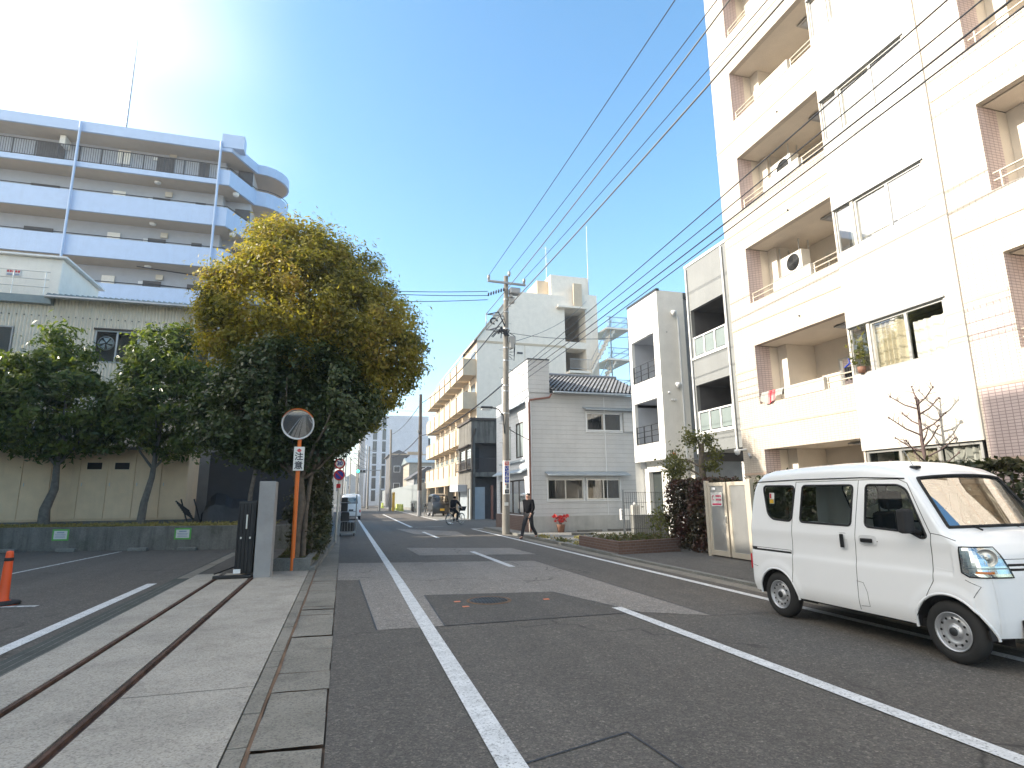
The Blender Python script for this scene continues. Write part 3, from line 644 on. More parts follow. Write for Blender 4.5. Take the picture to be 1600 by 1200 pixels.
# ------------------------------------------------------------------ helpers for buildings
def window(parent, axis, p, u0, u1, v0, v1, frame='alu', pane='glass', panes=2, bar=.045, curtain=None, back=None, depth=.1, name='window', sgn=1):
    """framed sliding window in the plane axis=p; sgn points into the building"""
    def bx(mb, a, b, c, d, d0, d1):
        return mb.box(p + d0 * sgn, p + d1 * sgn, a, b, c, d) if axis == 'X' else mb.box(a, b, p + d0 * sgn, p + d1 * sgn, c, d)
    f = MB(); bx(f, u0, u1, v0, v0 + bar, 0, .06); bx(f, u0, u1, v1 - bar, v1, 0, .06); bx(f, u0, u0 + bar, v0 + bar, v1 - bar, .001, .059); bx(f, u1 - bar, u1, v0 + bar, v1 - bar, .001, .059)
    for k in range(1, panes):
        m = u0 + (u1 - u0) * k / panes; bx(f, m - bar * .6, m + bar * .6, v0 + bar, v1 - bar, .004, .054)
    w_ = f.build(name, frame, parent)
    g = MB()
    for k in range(panes):
        a = u0 + (u1 - u0) * k / panes; b = u0 + (u1 - u0) * (k + 1) / panes; dd = .02 + .015 * (k % 2)
        if axis == 'X': g.quad((p + dd * sgn, a + .02, v0 + .02), (p + dd * sgn, b - .02, v0 + .02), (p + dd * sgn, b - .02, v1 - .02), (p + dd * sgn, a + .02, v1 - .02))
        else: g.quad((a + .02, p + dd * sgn, v0 + .02), (b - .02, p + dd * sgn, v0 + .02), (b - .02, p + dd * sgn, v1 - .02), (a + .02, p + dd * sgn, v1 - .02))
    g.build('pane', pane, w_)
    if curtain:
        for (a, b, mat, top) in curtain:
            c = MB(); n = max(6, int((b - a) / .035)); 
            for k in range(n):
                ua, ub = a + (b - a) * k / n, a + (b - a) * (k + 1) / n; da = .1 + .035 * math.sin(ua * 42 + math.sin(ua * 9) * 2); db = .1 + .035 * math.sin(ub * 42 + math.sin(ub * 9) * 2)
                if axis == 'X': c.add([(p + da * sgn, ua, v0 + .04), (p + db * sgn, ub, v0 + .04), (p + db * sgn, ub, top), (p + da * sgn, ua, top)], [(0, 1, 2, 3)], True)
                else: c.add([(ua, p + da * sgn, v0 + .04), (ub, p + db * sgn, v0 + .04), (ub, p + db * sgn, top), (ua, p + da * sgn, top)], [(0, 1, 2, 3)], True)
            c.build('curtain', mat, w_)
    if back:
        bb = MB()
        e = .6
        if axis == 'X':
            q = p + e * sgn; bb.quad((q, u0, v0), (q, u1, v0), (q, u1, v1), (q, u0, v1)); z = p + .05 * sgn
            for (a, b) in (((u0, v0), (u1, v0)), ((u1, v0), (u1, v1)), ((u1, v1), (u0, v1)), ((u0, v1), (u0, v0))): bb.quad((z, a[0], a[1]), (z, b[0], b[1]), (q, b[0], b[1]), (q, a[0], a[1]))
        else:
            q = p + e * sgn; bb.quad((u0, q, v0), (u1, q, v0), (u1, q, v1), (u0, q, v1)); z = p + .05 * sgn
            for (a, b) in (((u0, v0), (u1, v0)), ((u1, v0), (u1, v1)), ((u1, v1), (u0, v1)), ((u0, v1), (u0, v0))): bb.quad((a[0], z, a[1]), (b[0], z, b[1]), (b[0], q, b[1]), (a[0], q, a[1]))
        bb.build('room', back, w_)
    return w_
def rail(parent, pts, z0, zs, r=.018, post=.9, mat='beige_metal', name='balcony_rail'):
    mb = MB()
    for z in zs: mb.tube([(x, y, z) for x, y in pts], r, 8)
    (xa, ya), (xb, yb) = pts[0], pts[-1]; ln = math.hypot(xb - xa, yb - ya); n = max(1, round(ln / post))
    for k in range(n + 1):
        f = min(max(k / n, .03), .97); mb.tube([(xa + (xb - xa) * f, ya + (yb - ya) * f, z0), (xa + (xb - xa) * f, ya + (yb - ya) * f, max(zs))], r * .9, 6)
    return mb.build(name, mat, parent)

# ------------------------------------------------------------------ apartment block beside the van
apt = thing('apartment_block', 'tall pale tiled apartment block with recessed balconies behind the white van', 'building', (14, 7, 0))
FX, K = 10.8, 2.87
tops = [2.74 + K * k for k in range(7)]
hA = [(9.95, 13.03, (t_ - 1.64) if k else .9, t_) for k, t_ in enumerate(tops)]
hB = [(2.6, 6.63, (t_ - 1.69) if k else .9, t_ + .03) for k, t_ in enumerate(tops)]
H = 22.6
wl = MB().holed('X', FX, 6.63 - .0, 7.42, 0, H, [], .16)
wl.holed('X', FX, 9.9, 13.9, 0, H, hA, .16); wl.holed('X', FX, -3, 6.63, 0, H, hB, .16)
wl.quad((FX, 13.9, 0), (20, 13.9, 0), (20, 13.9, H), (FX, 13.9, H)); wl.quad((FX, -3, 0), (20, -3, 0), (20, -3, H), (FX, -3, H)); wl.quad((20, -3, 0), (20, 13.9, 0), (20, 13.9, H), (20, -3, H)); wl.quad((FX, -3, H), (20, -3, H), (20, 13.9, H), (FX, 13.9, H))
wl.build('wall', 'apt_tile', apt)
BX = 10.765                                             # the bay front stands proud of the wall
hW = [(9.45, 9.90, t_ - 1.49, t_ - .42) for t_ in tops[1:]] + [(7.74, 9.38, t_ - 1.49, t_ - .42) for t_ in tops[1:]]
bw = MB().holed('X', BX, 7.42, 9.95, 2.46, H, hW, .12)
bw.quad((BX, 7.42, 2.46), (FX, 7.42, 2.46), (FX, 7.42, H), (BX, 7.42, H)); bw.quad((BX, 9.95, 2.46), (FX, 9.95, 2.46), (FX, 9.95, H), (BX, 9.95, H)); bw.quad((BX, 7.42, 2.46), (FX + .1, 7.42, 2.46), (FX + .1, 9.95, 2.46), (BX, 9.95, 2.46))
bw.quad((FX, 7.42, 0), (FX, 9.95, 0), (FX, 9.95, 1.2), (FX, 7.42, 1.2))
bw.build('bay_wall', 'apt_white', apt)
inn = MB(); tl = MB()
for k, t_ in enumerate(tops):
    for (y0, y1) in ((9.95, 13.03), (2.6, 6.63)):
        zf = t_ - 2.62; xb = 12.5; xi = FX + .15; inn = MB(); tl = MB()
        inn.quad((xb, y0 - .2, zf), (xb, y1, zf), (xb, y1, t_ + .02), (xb, y0 - .2, t_ + .02)); inn.quad((xi, y0 - .2, t_ + .015), (xb, y0 - .2, t_ + .015), (xb, y1, t_ + .015), (xi, y1, t_ + .015))
        inn.quad((xi, y0 - .2, zf), (xb, y0 - .2, zf), (xb, y1, zf), (xi, y1, zf)); inn.quad((xi, y0 - .2, zf), (xb, y0 - .2, zf), (xb, y0 - .2, t_), (xi, y0 - .2, t_))
        inn.quad((xi + .3, y1 + .001, zf), (xb, y1 + .001, zf), (xb, y1 + .001, t_), (xi + .3, y1 + .001, t_)); inn.box(11.55, 12.5, y1 - .34, y1 - .002, zf + .001, t_ + .01)
        tl.quad((FX + .004, y1 - .003, max(zf, .0)), (xi + .33, y1 - .003, max(zf, .0)), (xi + .33, y1 - .003, t_), (FX + .004, y1 - .003, t_)); inn.build('balcony_lining', 'balcony_in', apt); tl.build('reveal_tiles', 'apt_pink_shade', apt)
pass
for k, t_ in enumerate(tops[:6]):
    sill = t_ - 1.64
    if k:
        MB().box(FX - .012, FX + .15, 10.78, 12.08, sill + .002, sill + .30).build('raised_parapet', 'apt_white', apt)
        rail(apt, [(FX + .07, 12.10), (FX + .07, 13.0)], sill, [sill + .15, sill + .28]); rail(apt, [(FX + .07, 9.97), (FX + .07, 10.76)], sill, [sill + .15, sill + .28])
        rail(apt, [(FX + .07, 2.7), (FX + .07, 6.6)], t_ - 1.69, [t_ - 1.5, t_ - 1.36])
        cur = [(8.60, 9.36, 'curtain_beige' if k == 1 else 'curtain_tan', t_ - .44), (7.78, 8.47, 'curtain_white' if k == 1 else 'curtain', t_ - (.68 if k == 1 else .62))]
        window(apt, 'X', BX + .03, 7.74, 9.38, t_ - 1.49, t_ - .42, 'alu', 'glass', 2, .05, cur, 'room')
        window(apt, 'X', BX + .03, 9.45, 9.90, t_ - 1.49, t_ - .42, 'alu', 'glass', 1, .03, [(9.47, 9.6, 'curtain', t_ - .5)] if k > 1 else None, None)
        MB().box(BX - .04, BX + .1, 7.7, 9.93, t_ - .418, t_ - .39).build('window_drip', 'grey_metal', apt)
    window(apt, 'X', 12.46, 10.1, 11.9, t_ - 2.55, t_ - .55, 'alu', 'glass_dark', 2, .05, None, 'room')
    for ys in ((10.25, 10.95), (4.2, 4.9)):
        hb = MB(); z = t_ - .004
        hb.box(11.45, 12.15, ys[0], ys[1], z - .03, z); hb.build('ceiling_hatch', 'grey_metal', apt)
        MB().box(11.53, 12.07, ys[0] + .08, ys[1] - .08, z - .038, z - .031).build('hatch_plate', 'blue_back', apt)
    for zz in (t_ + .62, t_ - .66) if k < 2 else (t_ + .62,):
        for (ya, yb) in ((13.05, 13.91), (6.65, 7.4)) + (((9.97, 13.045), (-3, 6.645)) if zz > t_ else ()): MB().box(FX - .012, FX + .02, ya, yb, zz, zz + .055).build('belt_course', 'apt_band', apt)
mb = MB()                                             # ground floor: window under the bay, low tiles tinted pinker as they look in shade
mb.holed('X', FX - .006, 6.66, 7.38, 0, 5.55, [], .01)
mb.build('shade_tiles', 'apt_pink_shade', apt)
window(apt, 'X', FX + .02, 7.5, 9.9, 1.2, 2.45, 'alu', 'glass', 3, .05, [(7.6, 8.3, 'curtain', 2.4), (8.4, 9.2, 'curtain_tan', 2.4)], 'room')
mb = MB().box(FX + .02, FX + .2, 7.44, 9.94, -.02, 1.2); mb.build('window_apron', 'apt_white', apt)
for k in (1, 2, 3):
    MB().lathe([(.02, 0), (.02, .03), (0, .03)], (FX - .03, 11.3, tops[k] + .33), 'X', 8).build('drain_nozzle', 'dark_metal', apt)
# things on the balconies
def aircon(c, label, hung=True):
    t0 = thing('aircon_unit', label, 'air conditioner', (c[0], c[1], c[2]), 'air conditioner units')
    x, y, z = c; MB().bbox(x - .15, x + .15, y - .4, y + .4, z, z + .56, .015).build('casing', 'offwhite', t0)
    g = MB(); 
    for i in range(5): g.lathe([(.045 + .04 * i, 0), (.045 + .04 * i, .012), (.055 + .04 * i, .012), (.055 + .04 * i, 0)], (x - .15, y - .08, z + .28), 'X', 20)
    gg = place(g, (0, 0, 0), 0); 
    for i, v in enumerate(gg.v): gg.v[i] = (2 * (x - .15) - v[0], v[1], v[2])
    gg.build('fan_grille', 'dark_metal', t0)
    MB().lathe([(0, 0), (.235, 0), (.235, .004)], (x - .1505, y - .08, z + .28), 'X', 24).build('fan_opening', 'dark_in', t0)
    if hung:
        for yy in (y - .36, y + .36):
            mb = MB(); mb.box(x - .17, x - .14, yy - .015, yy + .015, z - .03, z + .85); mb.box(x + .14, x + .17, yy - .015, yy + .015, z - .03, z + .85); mb.box(x - .14, x + .14, yy - .012, yy + .012, z - .028, z - .004); mb.build('hanger_frame', 'alu', t0)
aircon((11.75, 12.25, tops[2] - .95), 'hanging air conditioner on the second visible balcony up of the tiled block'); aircon((11.75, 12.25, tops[3] - .95), 'hanging air conditioner on the third visible balcony up of the tiled block')
# laundry over the lowest balcony rail
def cloth(name, label, y0, y1, z, mats, x=FX - .03, dz=.35, cat='laundry'):
    n = 16; mb = MB()
    for i in range(n):
        ya, yb = y0 + (y1 - y0) * i / n, y0 + (y1 - y0) * (i + 1) / n; mb.mi = int(i / n * len(mats))
        def pr(yy):
            fx = .02 * math.sin(yy * 31); l = dz * (.75 + .25 * math.sin(yy * 7 + 1))
            return [(x + .2, yy, z - .12), (x + .1, yy, z + .015), (x + .04 + fx * .3, yy, z), (x - .0 + fx, yy, z - l * .5), (x - .02 + fx, yy, z - l)]
        A, B = pr(ya), pr(yb)
        for j in range(4): mb.add([A[j], B[j], B[j + 1], A[j + 1]], [(0, 1, 2, 3)], True)
    o = mb.build(name, mats); tag(o, label, cat)
s1 = tops[1] - 1.64
cloth('hanging_cloth', 'red and white cloth draped over the lowest balcony rail', 12.1, 12.92, s1 + .30, ['curtain', 'red', 'curtain'])
t0 = thing('potted_plant', 'small green plant behind the narrow glass of the lowest bay window', 'plant', (10.75, 9.68, s1 + .2))
MB().lathe([(.0, 0), (.07, 0), (.09, .14), (.08, .14), (0, .12)], (10.75, 9.68, s1 + .16), n=14).build('pot', 'terracotta', t0)
rng = np.random.default_rng(5); pp = rng.normal(size=(90, 3)) * [.08, .1, .2] + [10.75, 9.68, s1 + .62]
leaves('foliage', pp, .06, 'leaf_top', t0, rng); MB().tube([(10.75, 9.68, s1 + .28), (10.74, 9.69, s1 + .7)], .008, 6).build('stem', 'bark', t0)
t0 = thing('clothes_hanger', 'blue plastic laundry hanger with pegs on the lowest balcony rail', 'laundry hanger', (10.95, 10.15, s1 + .4))
MB().tube([(10.95, 10.02, s1 + .42), (10.95, 10.15, s1 + .5), (10.95, 10.3, s1 + .42)], .02, 6).build('bar', 'signblue', t0)
mb = MB()
for i in range(5): mb.box(10.93, 10.97, 10.03 + i * .06, 10.06 + i * .06, s1 + .12 + .03 * (i % 2), s1 + .42)
mb.build('cloths', 'cloth_grey', t0); MB().tube([(10.95, 10.15, s1 + .5), (10.95, 10.17, s1 + .62), (10.95, 10.12, s1 + .66)], .014, 6).build('hook', 'signblue', t0)
t0 = thing('security_camera', 'white dome camera on a bracket at the corner of the pale tiled block', 'security camera', (10.75, 13.75, 2.75))
MB().tube([(10.8, 13.75, 2.8), (10.55, 13.75, 2.78)], .025).build('bracket', 'white_metal', t0); MB().lathe([(0, -.13), (.06, -.1), (.085, -.02), (.08, .03), (.0, .06)], (10.5, 13.75, 2.76), n=16).build('dome', 'white_metal', t0)
MB().tube([(10.72, 13.55, 2.66), (10.6, 13.35, 2.56)], .04).build('spot_lamp', 'grey_metal', t0)

# ------------------------------------------------------------------ grey block with glass balustrades (next along)
gb = thing('grey_house', 'three storey grey panel house with frosted glass balconies next to the tiled block', 'building', (14, 17, 0))
GX = 12.2; y0, y1 = 14.6, 18.15
oh = [(16.05, 17.98, 6.5, 8.32), (16.05, 17.98, 3.74, 5.47)]
mb = MB().holed('X', GX, y0, y1, 3.05, 10.1, oh, .14)
mb.quad((GX, y1, 3.05), (19, y1, 3.05), (19, y1, 10.1), (GX, y1, 10.1)); mb.quad((GX, y0, 0), (19, y0, 0), (19, y0, 10.1), (GX, y0, 10.1)); mb.quad((GX, y0, 10.1), (19, y0, 10.1), (19, y1, 10.1), (GX, y1, 10.1)); mb.quad((GX, y0, 3.05), (19, y0, 3.05), (19, y1, 3.05), (GX, y1, 3.05))
mb.build('wall', 'grey_panel', gb)
mb = MB().holed('X', 14.0, y0, y1, 0, 3.05, [(16.4, 17.3, .1, 2.25)], .2); mb.quad((14, y1, 0), (19, y1, 0), (19, y1, 3.05), (14, y1, 3.05)); mb.box(12.3, 14, 15.5, 15.7, 0, 3.04); mb.build('ground_floor_wall', 'white_panel', gb)
MB().box(14.15, 14.2, 16.4, 17.3, .1, 2.25).build('door', 'beige_metal', gb)
for (a, b, c, d) in oh:
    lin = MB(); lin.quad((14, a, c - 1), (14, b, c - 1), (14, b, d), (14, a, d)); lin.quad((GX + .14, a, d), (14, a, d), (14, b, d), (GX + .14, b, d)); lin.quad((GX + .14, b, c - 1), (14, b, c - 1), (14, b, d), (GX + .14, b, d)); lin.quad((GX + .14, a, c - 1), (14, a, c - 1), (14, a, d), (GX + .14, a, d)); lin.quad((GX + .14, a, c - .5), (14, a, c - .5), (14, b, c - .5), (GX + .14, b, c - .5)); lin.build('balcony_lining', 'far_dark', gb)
for (a, b, c, d) in oh:
    window(gb, 'X', 13.96, a + .2, b - .2, c - .4, d - .25, 'alu', 'glass_dark', 2)
    fr = MB(); fr.box(GX + .02, GX + .08, a, b, c + .72, c + .77); fr.box(GX + .02, GX + .08, a, b, c, c + .05)
    for k in range(4): yy = a + .04 + (b - a - .08) * k / 3; fr.box(GX + .015, GX + .085, yy - .03, yy + .03, c + .05, c + .72)
    f = fr.build('balustrade', 'white_metal', gb)
    for k in range(3): ya = a + .07 + (b - a - .08) * k / 3; MB().box(GX + .04, GX + .05, ya + .02, ya + (b - a - .08) / 3 - .08, c + .08, c + .69).build('glass_panel', 'glass_frost', f)
    MB().box(GX - .03, GX + .01, a - .08, b + .08, c - .07, c - .002).build('sill', 'white_metal', gb)
MB().box(GX - .03, GX + .1, y0, y1 + .03, 10.06, 10.16).build('parapet_cap', 'white_metal', gb)
for yy in (18.07, 15.9): MB().tube([(GX - .05, yy, 3.0), (GX - .05, yy, 10.0)], .032).build('downpipe', 'white_metal', gb)
MB().bbox(GX - .03, GX + .12, 14.75, 14.9, 3.1, 3.3, .02).build('orange_lamp', 'orange', gb)
# ------------------------------------------------------------------ white narrow house
wb = thing('white_house', 'narrow white three storey house with open balconies and a pale side wall', 'building', (14, 21.5, 0))
y0, y1 = 20.32, 22.9; oh = [(20.75, 22.68, 6.38, 8.27), (20.75, 22.68, 3.7, 5.5)]
mb = MB().holed('X', GX, y0, y1, 2.98, 10.0, oh, .15); mb.quad((GX, y1, 0), (20, y1, 0), (20, y1, 10), (GX, y1, 10)); mb.quad((GX, y0, 10), (20, y0, 10), (20, y1, 10), (GX, y1, 10)); mb.quad((GX, y0, 2.98), (20, y0, 2.98), (20, y1, 2.98), (GX, y1, 2.98))
mb.build('front_wall', 'white', wb)
mb = MB().holed('Y', y0, GX, 13.45, 2.98, 10.0, [], .1); mb.quad((13.45, y0, 0), (13.45, y0 + .0, 10), (13.45, y0 + .3, 10), (13.45, y0 + .3, 0)); mb.build('side_wall', 'offwhite', wb)
MB().holed('Y', y0 + .25, 13.45, 20, 0, 9.8, [(14.4, 15.2, 5.2, 6.3)], .1).build('rear_side_wall', 'far_grey', wb)
mb = MB().holed('X', 12.62, y0 + .4, y1, 0, 2.98, [(21.45, 22.5, .35, 2.55)], .25); mb.quad((12.62, y0 + .4, 0), (20, y0 + .4, 0), (20, y0 + .4, 2.98), (12.62, y0 + .4, 2.98)); mb.build('ground_floor_wall', 'white_panel', wb)
MB().box(12.82, 12.86, 21.45, 22.5, .35, 2.55).build('door', 'door_green', wb); mb = MB(); mb.box(12.05, 12.62, 21.2, 22.7, 0, .18); mb.box(12.33, 12.62, 21.3, 22.6, .181, .34); mb.build('step', 'concrete_kerb', wb)
for (a, b, c, d) in oh:
    lin = MB(); lin.quad((14.2, a, c - 1), (14.2, b, c - 1), (14.2, b, d), (14.2, a, d)); lin.quad((GX + .15, a, d), (14.2, a, d), (14.2, b, d), (GX + .15, b, d)); lin.quad((GX + .15, b, c - 1), (14.2, b, c - 1), (14.2, b, d), (GX + .15, b, d)); lin.quad((GX + .15, a, c - 1), (14.2, a, c - 1), (14.2, a, d), (GX + .15, a, d)); lin.quad((GX + .15, a, c - .5), (14.2, a, c - .5), (14.2, b, c - .5), (GX + .15, b, c - .5)); lin.build('balcony_lining', 'blue_back', wb)
for (a, b, c, d) in oh:
    window(wb, 'X', 14.16, a + .3, b - .3, c - .4, d - .2, 'alu', 'glass_dark', 2)
    mb = MB()
    for zz in (c + .04, c + .3, c + .52, c + .76): mb.box(GX + .03, GX + .06, a, b, zz - .012, zz + .012)
    for k in range(4): yy = a + .03 + (b - a - .06) * k / 3; mb.box(GX + .028, GX + .062, yy - .02, yy + .02, c, c + .77)
    mb.build('balcony_rail', 'dark_metal', wb)
MB().box(GX - .03, GX + .12, y0 - .03, y1 + .03, 9.97, 10.07).build('parapet_cap', 'dark_metal', wb)
MB().tube([(13.1, y0 - .06, 8.9), (13.1, y0 - .06, 3.0)], .04).build('downpipe', 'white_metal', wb)
for z in (8.9, 5.85): MB().lathe([(.0, 0), (.06, 0), (.12, .12), (.12, .2), (0, .2)], (12.9, y0 - .1, z), n=12).build('rain_hopper', 'white_metal', wb)
for x in (12.5, 12.62, 12.75): MB().lathe([(0, 0), (.05, 0), (.05, .05), (.03, .07), (0, .07)], (x, y0 - .002, 5.35 + (.3 if x < 12.55 else 0)), 'Y', 10).build('vent_cap', 'white_metal', wb)
MB().bbox(GX + .3, GX + .42, y0 - .05, y0 - .002, 3.1, 3.22, .01).build('orange_lamp', 'orange', wb)
t0 = thing('post_box_stand', 'white slim letter post with a red band before the white narrow house', 'letter post', (12.3, 19.4, 0))
MB().bbox(12.2, 12.4, 19.35, 19.45, 0, 1.9, .01).build('panel', 'white_metal', t0); MB().box(12.21, 12.39, 19.34, 19.349, 1.15, 1.3).build('red_band', 'red', t0)
mb = MB(); mb.bbox(9.9, 11.3, 18.9, 19.15, .05, .9, .04); tag(mb.build('low_wall', 'concrete_kerb'), 'short rounded concrete wall beside the entrance steps of the white house', 'wall')

# ------------------------------------------------------------------ corner house with lilac boards
ch = thing('corner_house', 'two storey corner house in grey lilac boards with a tiled roof', 'house', (10, 27, 0))
YF, XF = 24.4, 7.85
mb = MB().holed('Y', YF, XF, 13.1, .72, 6.2, [(10.62, 12.38, 4.52, 5.35), (8.66, 10.36, 1.42, 2.32), (10.54, 12.16, 1.42, 2.32)], .1); mb.build('front_wall', 'lilac_siding', ch)
mb = MB().holed('X', XF, YF, 30.2, .72, 6.4, [(25.3, 26.5, 3.35, 5.0), (27.4, 28.8, 3.35, 5.0), (25.2, 29.6, .75, 2.35)], .12); mb.quad((XF, 30.2, 0), (13.1, 30.2, 0), (13.1, 30.2, 6.2), (XF, 30.2, 6.2)); mb.quad((13.1, YF, 0), (13.1, 30.2, 0), (13.1, 30.2, 6.2), (13.1, YF, 6.2)); mb.build('side_wall', 'white_siding', ch)
mb = MB().box(XF - .035, 13.1, YF - .035, YF + .1, -.02, .72); mb.build('plinth', 'foundation', ch); MB().box(XF - .05, XF + .1, YF + .101, 30.2, -.02, .72).build('side_plinth', 'brick', ch)
mb = MB().holed('Y', YF - .03, XF - .03, 8.84, 6.2, 7.72, [], .1); mb.build('parapet_front', 'lilac_siding', ch)
mb = MB(); mb.quad((XF - .03, YF - .03, 6.4), (XF - .03, 28.9, 6.4), (XF - .03, 28.9, 7.72), (XF - .03, YF - .03, 7.72)); mb.quad((8.84, YF - .03, 6.2), (8.84, 28.9, 6.2), (8.84, 28.9, 7.72), (8.84, YF - .03, 7.72)); mb.quad((XF - .03, 28.9, 6.4), (8.84, 28.9, 6.4), (8.84, 28.9, 7.72), (XF - .03, 28.9, 7.72)); mb.quad((XF - .03, YF - .03, 7.72), (8.84, YF - .03, 7.72), (8.84, 28.9, 7.72), (XF - .03, 28.9, 7.72)); mb.build('parapet_side', 'white', ch)
MB().box(XF - .05, 8.86, YF - .06, 28.92, 7.722, 7.77).build('parapet_cap', 'dark_metal', ch)
# tiled roof: rolls of pantiles
rf = MB(); x = 8.86; ry0, rz0, ry1, rz1 = YF - .45, 6.22, 27.3, 7.62; nx = 24; px_ = (13.6 - 8.86) / nx; rows = 10
for i in range(nx):
    xa = 8.86 + i * px_
    for r_ in range(rows):
        f0, f1 = r_ / rows, (r_ + 1) / rows; seg = 6; A = []; B = []
        for s_ in range(seg + 1):
            u = s_ / seg; h = .065 * math.sin(u * math.pi * 2) + .0
            A.append((xa + px_ * u, ry0 + (ry1 - ry0) * f0, rz0 + (rz1 - rz0) * f0 + h + .07)); B.append((xa + px_ * u, ry0 + (ry1 - ry0) * f1 + .02, rz0 + (rz1 - rz0) * f1 + h))
        for s_ in range(seg): rf.add([A[s_], A[s_ + 1], B[s_ + 1], B[s_]], [(0, 1, 2, 3)], True)
rf.quad((8.86, ry1, rz1), (13.6, ry1, rz1), (13.6, 30.5, 6.2), (8.86, 30.5, 6.2)); rf.quad((8.86, ry0, rz0 - .03), (13.6, ry0, rz0 - .03), (13.6, YF + .1, rz0 + .12), (8.86, YF + .1, rz0 + .12))
roof = rf.build('roof', 'roof_tile', ch); mb = MB()
for i in range(24): mb.tube([(8.86 + i * .2, ry1, rz1 + .07), (8.86 + i * .2 + .19, ry1, rz1 + .07)], .11, 8)
mb.build('ridge', 'roof_tile', roof); MB().tube([(8.86, ry0 - .03, rz0 - .05), (13.6, ry0 - .03, rz0 - .05)], .05, 8).build('gutter', 'zinc', roof)
cu = [(10.68, 11.45, 'curtain', 5.3)]
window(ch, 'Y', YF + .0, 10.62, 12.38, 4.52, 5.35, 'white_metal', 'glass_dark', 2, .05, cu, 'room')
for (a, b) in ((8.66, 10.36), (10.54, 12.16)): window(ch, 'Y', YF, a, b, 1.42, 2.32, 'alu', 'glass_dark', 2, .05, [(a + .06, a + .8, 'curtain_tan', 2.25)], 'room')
for (a, b, c, d) in ((10.58, 12.42, 4.48, 5.39), (8.62, 10.4, 1.38, 2.36), (10.5, 12.2, 1.38, 2.36)):
    mb = MB(); mb.box(a, b, YF - .05, YF - .001, c - .03, c); mb.box(a, a + .04, YF - .045, YF - .001, c, d); mb.box(b - .04, b, YF - .045, YF - .001, c, d); mb.box(a, b, YF - .05, YF - .001, d, d + .03); mb.build('window_trim', 'white_metal', ch)
MB().bbox(12.45, 13.08, YF - .14, YF - .001, 4.48, 5.4, .01).build('shutter_box', 'lilac_siding', ch)
mb = MB(); mb.prism([(YF, 5.62), (YF, 5.56), (YF - .42, 5.44), (YF - .42, 5.47)], 10.45, 13.1, 'X'); mb.build('awning', 'zinc', ch)
mb = MB(); mb.prism([(YF, 2.66), (YF, 2.6), (YF - .5, 2.46), (YF - .5, 2.5)], 8.55, 12.5, 'X'); mb.build('awning', 'zinc', ch)
mb = MB(); mb.prism([(XF, 5.9), (XF, 5.84), (XF - .3, 5.68), (XF - .3, 5.72)], 24.9, 29.2, 'Y'); mb.build('awning', 'zinc', ch)
mb = MB(); mb.prism([(XF, 2.85), (XF, 2.78), (XF - .28, 2.62), (XF - .28, 2.68)], 24.75, 30.0, 'Y'); mb.build('awning', 'zinc', ch)
for (a, b) in ((25.3, 26.5), (27.4, 28.8)): window(ch, 'X', XF, a, b, 3.35, 5.0, 'old_brown', 'glass_frost', 2, .06)
window(ch, 'X', XF + .05, 25.2, 29.6, .75, 2.35, 'old_brown', 'glass_dark', 4, .06, None, 'room')
MB().box(XF - .12, XF - .001, 25.1, 29.2, 3.15, 3.24).build('ledge', 'zinc', ch)
MB().tube([(8.9, YF - .1, 6.15), (8.8, YF - .1, 5.98), (7.86, YF - .1, 5.83), (7.83, YF - .1, 5.7), (7.83, YF - .1, .1)], .045, 8).build('drainpipe', 'copper_pipe', ch)
MB().tube([(XF + .06, YF - .06, 5.8), (XF + .06, YF - .06, .75)], .03, 8).build('corner_trim', 'white_metal', ch)
MB().box(11.52, 11.55, YF - .012, YF - .001, .74, 6.1).build('cable_cover', 'white_metal', ch)
# potted maple, meter, small concrete post
t0 = thing('potted_maple', 'small red leaved maple in a clay pot against the corner house plinth', 'potted plant', (9.05, 23.9, .055))
MB().lathe([(0, 0), (.13, 0), (.18, .29), (.2, .33), (.17, .33), (0, .29)], (9.05, 23.9, .055), n=18).build('pot', 'terracotta', t0)
rng = np.random.default_rng(8); pp = np.concatenate([rng.normal(size=(18, 3)) * [.09, .09, .03] + [9.05 + dx * .7, 23.9, .50 + dz * .65] for dx, dz in ((-.2, .1), (.05, .02), (-.05, .3), (.22, .32), (.1, .16), (-.3, .36), (.35, .36))])
leaves('foliage', pp, .07, 'leaf_maple', t0, rng)
mb = MB()
for dx, dz in ((-.2, .1), (.05, .02), (-.05, .3), (.22, .32), (-.3, .36), (.35, .36)): mb.tube([(9.05, 23.9, .36), (9.05 + dx * .35, 23.9, .44 + dz * .3), (9.05 + dx * .7, 23.9, .49 + dz * .65)], .008, 5)
mb.build('stem', 'bark_red', t0)
t0 = thing('utility_meter', 'white meter box with black vents on a striped post beside the corner house', 'meter box', (10.95, 21.8, 0))
MB().bbox(10.85, 11.22, 21.75, 21.9, .6, 1.04, .015).build('box', 'white_metal', t0); mb = MB()
for k in range(7): mb.box(10.86, 10.95, 21.742, 21.749, .64 + k * .055, .665 + k * .055)
mb.build('vents', 'dark_metal', t0); MB().tube([(11.1, 21.95, 0), (11.1, 21.95, 1.2)], .03).build('post', 'grey_metal', t0)
t0 = thing('concrete_post', 'short pale concrete gate post with a lamp ball beside the white meter box', 'post', (11.62, 22.0, 0))
MB().bbox(11.47, 11.78, 21.9, 22.15, 0, 1.18, .015).build('shaft', 'foundation', t0); MB().lathe([(0, 0), (.06, .02), (.07, .08), (0, .14)], (11.6, 22.0, 1.18), n=12).build('lamp_ball', 'tube_lamp', t0)
